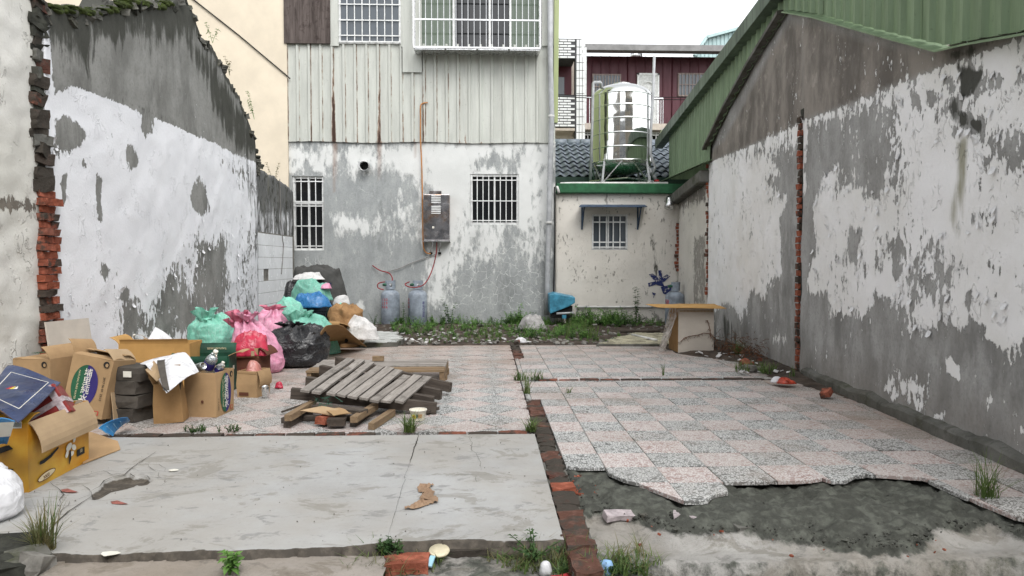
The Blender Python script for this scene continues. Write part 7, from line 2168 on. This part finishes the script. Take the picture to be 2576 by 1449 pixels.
# ------------------------------------------------------------------ plants
def leafmat(name, a, b, tr=.25):
    t = NT(name, .55, 0, .3)
    c = t.mix(t.step(t.noise(t.pos(), 9, 3), .35, .65), a, b)
    t.fin(c)
    ts = t.new('ShaderNodeBsdfTranslucent'); t.set(ts.inputs['Color'], c)
    mx = t.new('ShaderNodeMixShader'); mx.inputs[0].default_value = tr
    t.t.links.new(t.b.outputs[0], mx.inputs[1]); t.t.links.new(ts.outputs[0], mx.inputs[2]); t.t.links.new(mx.outputs[0], t.out.inputs['Surface'])
    return t.mat
M_LEAF = leafmat('weed leaf', (.085, .19, .04), (.15, .29, .065))
M_LEAFD = leafmat('dark weed leaf', (.035, .08, .024), (.065, .125, .035))
M_GRASS = leafmat('grass blade', (.07, .13, .03), (.14, .19, .06))
M_GRASSD = leafmat('dry grass blade', (.20, .17, .08), (.11, .13, .05))
def leaf(m, c, d, L, wd, up=Vector((0, 0, 1)), droop=.3):
    d = d.normalized(); s_ = d.cross(up)
    if s_.length < .01: s_ = Vector((1, 0, 0))
    s_.normalize(); n = s_.cross(d)
    a = c; b = c + d * L * .45 + n * .04 * L; e = c + d * L - up * droop * L
    m.add([a, b + s_ * wd / 2 + n * wd * .12, e, b - s_ * wd / 2 + n * wd * .12, b], [(0, 1, 4), (1, 2, 4), (2, 3, 4), (3, 0, 4)])
def weed(m, c, h, nst, L, spread):
    for k in range(nst):
        a = rng.uniform(0, 2 * math.pi); hh = h * rng.uniform(.45, 1.1)
        tip = c + Vector((math.cos(a) * spread * rng.random(), math.sin(a) * spread * rng.random(), hh))
        m.tube([c, c.lerp(tip, .5) + Vector((0, 0, hh * .1)), tip], [.004, .003, .0015], 3, cap=False)
        n = max(3, int(hh / (L * .55)))
        for i in range(n):
            t = .25 + .75 * (i + rng.random()) / n
            q = c.lerp(tip, t)
            for j in range(2):
                b = a + i * 2.4 + j * math.pi + rng.uniform(-.5, .5)
                leaf(m, q, Vector((math.cos(b), math.sin(b), rng.uniform(-.1, .6))), L * rng.uniform(.6, 1.15) * (1.1 - .4 * t), L * rng.uniform(.35, .55), droop=rng.uniform(.1, .5))
def blades(m, c, n, h, spread, wd=.004, lean=(0, 0)):
    for k in range(n):
        a = rng.uniform(0, 2 * math.pi); hh = h * rng.uniform(.45, 1.1); r_ = spread * rng.uniform(.2, 1)
        b0 = c + Vector((rng.uniform(-1, 1), rng.uniform(-1, 1), 0)) * spread * .22
        d = Vector((math.cos(a), math.sin(a), 0)); s_ = Vector((-d.y, d.x, 0)) * wd * rng.uniform(.6, 1.2)
        pts = [b0 + d * r_ * t * t + Vector((lean[0] * t, lean[1] * t, hh * (t - .28 * t * t * (r_ / max(spread, .01))))) for t in (0, .35, .7, 1)]
        L = []
        for i, p in enumerate(pts):
            w2 = s_ * (1 - .9 * (i / 3) ** 1.5); L += [p - w2, p + w2]
        m.add(L, [(2 * i, 2 * i + 1, 2 * i + 3, 2 * i + 2) for i in range(3)])
# low growth that reads as one mass along the rear wall
ml = MB(); md = MB()
dens = [(985, 1080, 790, 842, 90, .2, .045), (1075, 1300, 812, 850, 95, .13, .042), (1180, 1330, 790, 822, 40, .18, .05), (1290, 1480, 800, 850, 150, .17, .045), (1410, 1560, 790, 822, 90, .3, .06), (1270, 1330, 785, 815, 34, .27, .055), (1060, 1560, 842, 862, 110, .07, .03), (1090, 1180, 790, 815, 22, .2, .05), (1560, 1690, 806, 822, 26, .2, .05), (920, 1010, 848, 864, 18, .07, .03)]
for (xa, xb, ya, yb, n, h, L) in dens:
    for k in range(n):
        c = gz(rng.uniform(xa, xb), rng.uniform(ya, yb), .0)
        if c.y > 14.05: c.y = 14.05 - rng.random() * .3
        c.z = -.03
        weed(ml if rng.random() < .72 else md, c, h * rng.uniform(.5, 1.15), rng.choice((3, 4, 4, 5)), L, h * .6)
o = ml.build('weeds', M_LEAF); tag(o, 'dense low green weeds spreading along the rear wall', 'weeds', kind='stuff')
o = md.build('weeds', M_LEAFD); tag(o, 'darker low weeds mixed along the rear wall', 'weeds', kind='stuff')
gm_ = MB()
for k in range(90):
    c = gz(rng.uniform(1010, 1560), rng.uniform(828, 864), -.01); blades(gm_, c, 10, rng.uniform(.06, .2), .09)
for k in range(26):
    c = gz(rng.uniform(1420, 1500), rng.uniform(818, 852), -.01); blades(gm_, c, 12, rng.uniform(.15, .3), .12)
tag(gm_.build('grass', M_GRASS), 'fine grass growing among the weeds at the back', 'grass', kind='stuff')
def plant(name, label, c, build, mat, cat='plant', stem=None):
    root = empty(name, c, label, cat)
    m = MB(); build(m, Vector(c)); o = m.build('foliage', mat); o.parent = root; o.matrix_parent_inverse = Matrix.Translation(root.location).inverted()
    return root
def tall(h, L, n=1, spread=.1): return lambda m, c: [weed(m, c, h, n, L, spread) for _ in range(2)]
plant('weed_plant', 'tall leafy weed with lobed leaves beside the gas cylinders', (py(1130, 800, 13.9).x, 13.85, -.02), tall(.62, .09, 2, .16), M_LEAFD)
plant('weed_plant', 'upright nettle-like weed against the small house wall', (py(1600, 800, 13.9).x, 13.9, -.02), tall(.72, .10, 2, .08), M_LEAFD)
plant('weed_plant', 'slender weed rising behind the grey sack', (py(1305, 800, 13.6).x, 13.6, -.02), tall(.5, .08, 2, .12), M_LEAF)
plant('weed_plant', 'thin sprig standing between the two gas cylinders', (py(1017, 800, 13.8).x, 13.75, -.02), tall(.5, .07, 1, .08), M_LEAFD)
plant('weed_plant', 'bushy weed clump in front of the pump cover', (gz(1470, 815).x, 13.2, -.02), tall(.42, .10, 5, .3), M_LEAF)
plant('weed_plant', 'small leafy weed at the kerb edge', gz(577, 1446, -.03), tall(.10, .06, 4, .05), M_LEAF)
def tuft(n, h, sp, wd=.0035, lean=(0, 0)): return lambda m, c: blades(m, c, n, h, sp, wd, lean)
plant('grass_tuft', 'green grass tuft in the brick line beside the paper bowl', gz(1030, 1086), tuft(110, .17, .17), M_GRASS, 'grass')
plant('grass_tuft', 'flat grass patch where the cross brick line begins', gz(1332, 955), lambda m, c: [blades(m, c + Vector((rng.uniform(-.17, .17), rng.uniform(-.05, .05), 0)), 14, .12, .12, .004) for _ in range(9)], M_GRASS, 'grass')
plant('grass_tuft', 'thin grass at the far end of the near brick strip', gz(1326, 990), tuft(45, .2, .12), M_GRASS, 'grass')
plant('grass_tuft', 'grass tuft on the brick strip at the slab corner', gz(1335, 1085), tuft(80, .12, .15), M_GRASS, 'grass')
plant('grass_tuft', 'small grass sprout growing from a tile joint', gz(1430, 988), tuft(18, .08, .1), M_GRASS, 'grass')
plant('grass_tuft', 'lone grass sprout beside the cross brick line', gz(1668, 945), tuft(9, .2, .06), M_GRASS, 'grass')
plant('grass_tuft', 'tall half-dry grass tuft at the slab corner on the left', gz(110, 1405, -.03), tuft(120, .26, .14), M_GRASSD, 'grass')
plant('grass_tuft', 'thin upright green blades inside the half-dry tuft', gz(118, 1400, -.03), tuft(22, .30, .16), M_GRASS, 'grass')
plant('grass_tuft', 'long-bladed grass tuft at the broken tile edge on the right', gz(2480, 1268, -.04), tuft(90, .30, .2, .003), M_GRASS, 'grass')
plant('grass_tuft', 'grass beside the dead brush at the wall foot', gz(1855, 893, .02), tuft(90, .22, .16), M_GRASS, 'grass')
plant('grass_tuft', 'grass patch under the brick seam of the gable wall', gz(1935, 945, .02), lambda m, c: [blades(m, c + Vector((rng.uniform(-.25, .22), rng.uniform(-.12, .5), 0)), 14, .14, .12, .004) for _ in range(16)], M_GRASS, 'grass')
plant('moss_weed', 'tiny dry weeds along the brick line near the water carton', gz(490, 1087), lambda m, c: [weed(m, c + Vector((rng.uniform(-.07, .3), rng.uniform(-.03, .03), 0)), .05, 3, .022, .04) for _ in range(16)], M_LEAFD)
fg = MB(); fd = MB()
for k in range(120):
    x = rng.choice((rng.uniform(880, 1120), rng.uniform(1230, 1480), rng.uniform(1230, 1480), rng.uniform(1460, 1660)))
    y = rng.uniform(1400, 1450) if x < 1220 else rng.uniform(1392, 1452)
    c = gz(x, y, -.07); blades(fg if rng.random() < .6 else fd, c, 7, rng.uniform(.04, .12), .12, .003)
tag(fg.build('grass', M_GRASS), 'green grass growing below the slab edge in front', 'grass', kind='stuff')
tag(fd.build('grass', M_GRASSD), 'dry straw-coloured grass below the slab edge in front', 'grass', kind='stuff')
plant('weed_plant', 'low clover-like weed mat at the front kerb', gz(1530, 1442, -.09), lambda m, c: [weed(m, c + Vector((rng.uniform(-.22, .16), rng.uniform(-.05, .06), 0)), .05, 4, .022, .05) for _ in range(34)], M_LEAFD)
plant('weed_plant', 'ragged weed with reddish seed heads below the slab edge', gz(1345, 1408, -.055), tall(.10, .035, 6, .14), M_LEAFD)
plant('weed_plant', 'dry root tuft at the broken slab corner', gz(985, 1392, -.04), lambda m, c: [weed(m, c + Vector((rng.uniform(-.04, .04), rng.uniform(-.03, .03), 0)), .06, 4, .03, .05) for _ in range(9)], M_LEAFD)
# sprigs rooted in the broken crest of the left wall
for k, (x, y, h, lab) in enumerate(((535, 108, .3, 'sprig with yellow leaves on the broken wall crest, topmost'), (578, 190, .35, 'bare twig growing out of the broken wall crest'), (640, 300, .5, 'leafy twig leaning from the low end of the broken wall'), (690, 470, .75, 'tall thin sapling on the mossy wall stump'))):
    c = px(x, y, XL - .1)
    plant('wall_sprig', lab, c, lambda m, c, h=h: [weed(m, c, h, 1, .06, h * .5) for _ in range(2)], M_GRASSD if k % 2 else M_LEAF)

# ------------------------------------------------------------------ litter, stones and fragments
def frag(name, label, c, sx, sy, sz, mat, seed, cat, rot=(0, 0, 0), amp=.012, group=None):
    me = rough_box(sx, sy, sz, seed, amp); me.materials.append(mat)
    return tag(put(name, me, None, c, rot), label, cat, group)
M_TCHIP = simple('terrazzo fragment', (.40, .35, .36), .7, var=.2, scale=30)
frag('tile_fragment', 'long broken tile fragment lying in the dark mortar', gz(1556, 1296, -.05), .14, .07, .03, M_TCHIP, 1, 'tile fragment', (.1, .05, .15))
frag('tile_fragment', 'squarish broken tile fragment lying on the dark mortar edge', gz(1722, 1300, -.05), .11, .09, .03, M_TCHIP, 2, 'tile fragment', (-.1, .08, -.2))
frag('tile_fragment', 'flat mortar-covered tile piece at the lower edge of the mortar', gz(1870, 1325, -.06), .11, .06, .022, M_PLINTH, 3, 'tile fragment', (.1, .1, .3))
frag('stone', 'small grey stone between the two tile fragments', gz(1619, 1303, -.06), .04, .04, .04, M_PLINTH, 4, 'stone')
frag('stone', 'dark stone right of the small grey one', gz(1648, 1308, -.07), .05, .045, .035, M_PLINTH, 5, 'stone')
bits = MB()
for k in range(70):
    c = gz(1440 + abs(rng.gauss(0, 40)), rng.uniform(1190, 1245), -.05); s_ = rng.uniform(.004, .014)
    bits.cbox(0, 0, 0, s_ * 2, s_ * 1.4, s_, Matrix.Translation(c) @ Euler((rng.random(), rng.random(), rng.random() * 3)).to_matrix().to_4x4())
for k in range(40):
    c = gz(rng.uniform(1450, 2500), rng.uniform(1230, 1400), -.06); s_ = rng.uniform(.003, .009)
    bits.cbox(0, 0, 0, s_ * 2, s_ * 1.4, s_, Matrix.Translation(c) @ Euler((rng.random(), rng.random(), rng.random() * 3)).to_matrix().to_4x4())
tag(bits.build('brick_crumbs', M_BRICK), 'red brick crumbs scattered on the dark mortar', 'crumbs', kind='stuff')
rb_ = MB()
for k in range(420):
    x = rng.uniform(900, 1690); y = rng.uniform(815, 866)
    c = gz(x, y, .0); s_ = rng.uniform(.01, .05)
    rb_.cbox(0, 0, 0, s_ * 2, s_ * 1.3, s_ * .7, Matrix.Translation(c) @ Euler((rng.uniform(-.4, .4), rng.uniform(-.4, .4), rng.random() * 3)).to_matrix().to_4x4())
tag(rb_.build('rubble', M_MORTAR), 'small rubble strewn over the back yard soil', 'rubble', kind='stuff')
rb_ = MB()
for k in range(90):
    if k % 3: c = gz(rng.uniform(1000, 1330), rng.uniform(836, 864), .012)
    else: c = Vector((rng.uniform(2.7, 3.2), rng.uniform(7.3, 9.2), .04))
    s_ = rng.uniform(.01, .04)
    rb_.cbox(0, 0, 0, s_ * 2, s_ * 1.3, s_ * .25, Matrix.Translation(c) @ Euler((rng.uniform(-.4, .4), rng.uniform(-.4, .4), rng.random() * 3)).to_matrix().to_4x4())
tag(rb_.build('litter', M_WSACK), 'white plaster flakes and paper scraps strewn about', 'litter', kind='stuff')
for (x, y, mt, sz_, lab) in ((1878, 915, BR, 1, 'orange brick half lying on soil at the wall foot'), (1905, 903, BRD, .8, 'soiled brick lying behind the orange half'), (2078, 988, BR, .8, 'single brick lying at the plinth start'), (1300, 861, BRD, .7, 'brick piece at the back end of the brick strip')):
    o = tag(put('loose_brick', rng.choice(mt), None, gz(x, y, .05), (rng.uniform(-.3, .3), rng.uniform(-.3, .3), rng.uniform(0, 3))), lab, 'brick'); o.scale = (sz_ * .7, sz_, sz_)
frag('stone', 'pale flat stone slab beside the bricks at the wall foot', gz(1893, 925, .05), .2, .12, .05, M_MORTAR, 8, 'stone', (0, .1, .4))
heap('red_wrapper', 'crushed red and orange wrapper at the foot of the gable wall', gz(1978, 965, .03), .2, .12, .02, simple('red orange wrapper', (.45, .06, .03), .35, var=.4, scale=22), 61, 'wrapper', wr=.4, n=28)
heap('white_wrapper', 'crumpled white wrapper beside the red one', gz(1955, 962, .03), .14, .1, .04, M_WHITEF, 62, 'wrapper', wr=.4, n=24)
heap('white_wrapper', 'white scrap at the back end of the brick strip', gz(1310, 863, .02), .2, .1, .05, M_WHITEF, 63, 'wrapper', wr=.4, n=24)
# torn brown paper on the slab
tp_ = [(1090, 1222), (1072, 1226), (1062, 1236), (1085, 1240), (1072, 1252), (1085, 1262), (1060, 1270), (1040, 1280), (1018, 1282)]
m = MB(); L = []
wds = (.010, .028, .034, .020, .038, .046, .036, .024, .008)
N_ = 40
for i in range(N_ + 1):
    t = i / N_ * 8; k = min(7, int(t)); f = t - k
    a = gz(*tp_[k]).lerp(gz(*tp_[k + 1]), f); wd = wds[k] + (wds[k + 1] - wds[k]) * f
    d = (gz(*tp_[k + 1]) - gz(*tp_[k])).normalized(); s_ = Vector((-d.y, d.x, 0))
    for j in range(5):
        q = a + s_ * wd * (j / 2 - 1) * (1 + .3 * mnoise.noise(Vector((i * .7, j, 1))))
        L.append(q + Vector((0, 0, .006 + .03 * abs(mnoise.noise(Vector((i * .9, j * .5, 4)))))))
m.add(L, [(i * 5 + j, (i + 1) * 5 + j, (i + 1) * 5 + j + 1, i * 5 + j + 1) for i in range(N_) for j in range(4)])
tag(m.build('brown_paper', cardboard('faded brown paper', (.30, .20, .13), .25)), 'torn strip of crumpled brown paper on the concrete slab', 'paper')
# front edge litter
lp = gz(1105, 1406, -.06)
disc = tag(MB().lathe([(.001, .0), (.042, .0), (.045, .006), (.042, .012), (.001, .010)], 22, Matrix.Rotation(R(12), 4, 'X'), cap=False).build('cream_disc', simple('cream plastic', (.62, .56, .40), .4), None, True, lp + Vector((0, 0, .03))), 'round cream lid lying below the slab edge', 'lid')
frag('blue_tag', 'pale blue and white plastic tag beside the cream lid', gz(1084, 1412, -.04), .022, .055, .008, simple('pale blue plastic', (.30, .52, .62), .4), 6, 'tag', (.5, 0, -.2), .004)
rs = sheet('red_strip', 'red and white striped plastic strip in the front grass', (gz(1385, 1448, -.045), gz(1478, 1418, -.035), gz(1482, 1428, -.045), gz(1392, 1458, -.055)), simple('red strip plastic', (.42, .04, .05), .35), .002, 'plastic strip', 8, 3, .02, .008)
heap('blue_wrapper', 'light blue wrapper in the front grass', gz(1525, 1444, -.08), .07, .05, .04, simple('light blue film', (.25, .42, .66), .4), 64, 'wrapper', wr=.2, n=20)
heap('white_cup_scrap', 'white plastic scrap next to the red strip', gz(1372, 1446, -.065), .06, .05, .035, M_WHITEF, 65, 'scrap', wr=.2, n=20)
for (x, y, s_, lab) in ((437, 1183, .02, 'tiny white scrap above the pothole'), (278, 1392, .03, 'white paper scrap at the front edge of the slab')):
    o = tag(MB().prism([gz(x, y, .006) + Vector((s_ * 1.6 * math.cos(a) * rng.uniform(.6, 1.1), s_ * math.sin(a) * rng.uniform(.6, 1.1), 0)) for a in [k * .9 for k in range(7)]], (0, 0, .002)).build('paper_scrap', M_INKW), lab, 'scrap')
for (x, y, lab) in ((175, 1235, 'red paint smear beside the orange carton'), (300, 1265, 'longer red paint smear below the pothole')):
    pts = [gz(x - 22, y - 3, .0052), gz(x - 5, y - 6, .0052), gz(x + 22, y + 3, .0052), gz(x + 4, y + 4, .0052), gz(x - 18, y + 2, .0052)]
    o = MB().prism(pts, (0, 0, .0008)).build('paint_smear', simple('faded red paint', (.28, .10, .08), .8, var=.3, scale=30), slab)
# fallen stick, conduit on the ground at the back
tag(MB().tube([gz(1590, 842, .04), gz(1652, 856, .05)], .02, 7).build('loose_pipe', M_PVCW, None, True), 'short grey pipe lying on the ground left of the board box', 'pipe')
tag(MB().tube([gz(1660, 832, .06), gz(1560, 833, .05)], .03, 7).build('log', M_DARKWOOD, None, True), 'dark log lying along the foot of the small house', 'log')

# ------------------------------------------------------------------ houses across the street, seen only in the steel
M_FAC1 = simple('grey street facade', (.28, .28, .29), .8, var=.12, scale=.6)
M_FAC2 = simple('beige street facade', (.30, .26, .21), .8, var=.12, scale=.6)
for k, (xa, xb, h, mt, lab) in enumerate(((-24, -7, 12, M_FAC2, 'beige house across the street mirrored in the tank'), (-6.9, 4.2, 10.5, M_FAC1, 'grey house across the street mirrored in the tank'), (4.4, 20, 13, M_FAC2, 'tall beige house across the street mirrored in the tank'))):
    root = empty('street_house', ((xa + xb) / 2, -14, -.42), lab, 'building')
    o = MB().box(xa, xb, -22, -14, -.42, h).build('wall', mt); o.parent = root; o.matrix_parent_inverse = Matrix.Translation(root.location).inverted()
    for f in range(int(h / 3)):
        for j in range(int((xb - xa) / 2.6)):
            x = xa + .8 + j * 2.6
            o = MB().box(x, x + 1.4, -14.0, -13.95, f * 3 + .7, f * 3 + 2.2).build('window', M_GLASSB); o.parent = root; o.matrix_parent_inverse = Matrix.Translation(root.location).inverted()

# broken stones at the left end of the kerb
for k, (x, y, sz_, lab) in enumerate(((30, 1395, .2, 'dark mossy stone at the left end of the slab front'), (60, 1425, .16, 'angular grey stone below the half-dry grass tuft'), (20, 1440, .2, 'black wet stone in the bottom left corner'), (95, 1428, .12, 'pale stone piece beside the half-dry grass tuft'))):
    me = rough_box(sz_, sz_ * .7, .10, 30 + k * 3, .035); me.materials.append((M_DMORTAR, M_PLINTH, M_DMORTAR, M_MORTAR)[k])
    tag(put('kerb_stone', me, None, gz(x, y, -.02), (.2, .1 * k, .5 * k)), lab, 'stone')

# clods of old mortar and grit where the tiles broke away
cl = MB(); pts_ = []
ico = [Vector(v).normalized() for v in ((1, 0, .2), (-1, 0, .1), (0, 1, 0), (0, -1, .2), (.2, .1, 1), (0, .2, -1))]
fo = [(0, 2, 4), (2, 1, 4), (1, 3, 4), (3, 0, 4), (2, 0, 5), (1, 2, 5), (3, 1, 5), (0, 3, 5)]
cand = [gz(rng.uniform(1430, 2576), rng.uniform(1180, 1400), -.06) for _ in range(2600)]
sdv = sdf(np.array([(c.x, c.y) for c in cand]), dark8)
for c, s0 in zip(cand, sdv):
    if s0 > .03 * rng.random() or c.y > front_edge(c.x) - .02: continue
    r_ = rng.uniform(.003, .008) * (1.8 if abs(s0) < .08 and rng.random() < .3 else 1)
    zc = -.045 + .02 * mnoise.noise(Vector((c.x * 3, c.y * 3, 2)))
    cl.add([Vector((c.x, c.y, zc)) + v * r_ * rng.uniform(.7, 1.3) for v in ico], fo)
tag(cl.build('mortar_clods', simple('mortar clod', (.075, .077, .066), .95, var=.4, scale=9)), 'dark clods of broken mortar in front of the tile edge', 'clods', kind='stuff')
gr = MB()
for k in range(500):
    x = rng.uniform(0, 2576); y = rng.uniform(1100, 1440)
    if x < 1430: c = gz(x, y, .006)
    else: continue
    if c.y < 3.05 or c.y > 4.93 or c.x > .32: continue
    if rng.random() < .6 and c.y < 4.6 and c.x > -1.9: continue
    r_ = rng.uniform(.0015, .005)
    gr.add([c + v * r_ for v in ico], fo)
tag(gr.build('grit', M_MORTAR), 'fine grit scattered on the concrete slab', 'grit', kind='stuff')

# lifted and curled paint flakes along the peeled edges
def flake_mesh(w_, h_, curl, seed, mat, down=True):
    m = MB(); n = 5; vs = []
    for i in range(n + 1):
        for j in range(n + 1):
            s_, t = i / n - .5, j / n
            wj = w_ * (1 - .45 * t * t) * (1 + .25 * mnoise.noise(Vector((t * 4, seed, 0))))
            out = curl * h_ * t * t + .004 + .1 * h_ * mnoise.noise(Vector((s_ * 3, t * 3, seed))) * t
            z = -h_ * (t - .25 * curl * t * t)
            vs.append((s_ * wj + .15 * w_ * mnoise.noise(Vector((t * 3, seed, 4))) * t, out, z if down else -z))
    m.add(vs, [(i * (n + 1) + j, (i + 1) * (n + 1) + j, (i + 1) * (n + 1) + j + 1, i * (n + 1) + j + 1) for i in range(n) for j in range(n)])
    o = m.mesh('paint_flake', mat, False)
    return o
M_FLAKE = simple('lifted paint', (.74, .745, .76), .85, var=.1, scale=20)
fl_set = [flake_mesh(rng.uniform(.025, .07), rng.uniform(.02, .06), rng.uniform(.15, .45), k * 1.7, M_FLAKE, k % 4 != 0) for k in range(12)]
def strew(wall_o, dirn, nrm, n, lo, hi, zr, ok=lambda p: True):
    me = wall_o.data; N = len(me.vertices)
    co = np.zeros(N * 3); me.vertices.foreach_get('co', co); co = co.reshape(-1, 3)
    pv = np.zeros(N, np.float32); me.attributes['peel'].data.foreach_get('value', pv)
    tv = np.zeros(N, np.float32); me.attributes['tint'].data.foreach_get('value', tv)
    idx = [i for i in np.nonzero((pv > lo) & (pv < hi) & (tv < .3) & (co[:, 2] > zr[0]) & (co[:, 2] < zr[1]))[0] if ok(co[i])]
    ang = math.atan2(dirn.y, dirn.x)
    if Vector((-math.sin(ang), math.cos(ang), 0)).dot(nrm) < 0: ang += math.pi
    for i in rng.sample(idx, min(n, len(idx))):
        p = Vector(co[i]) + nrm * .006
        put('paint_flake', rng.choice(fl_set), wall_o, p, (0, rng.uniform(-.5, .5), ang + rng.uniform(-.1, .1)))
strew(left_wall, Vector((0, 1, 0)), Vector((1, 0, 0)), 110, .12, .7, (.3, 2.8), lambda c: c[0] > XL - .1)
strew(right_wall, rdir, rn_, 120, .12, .6, (.6, 2.75), lambda c: (Vector(c) - RA).dot(rn_) > -.1)
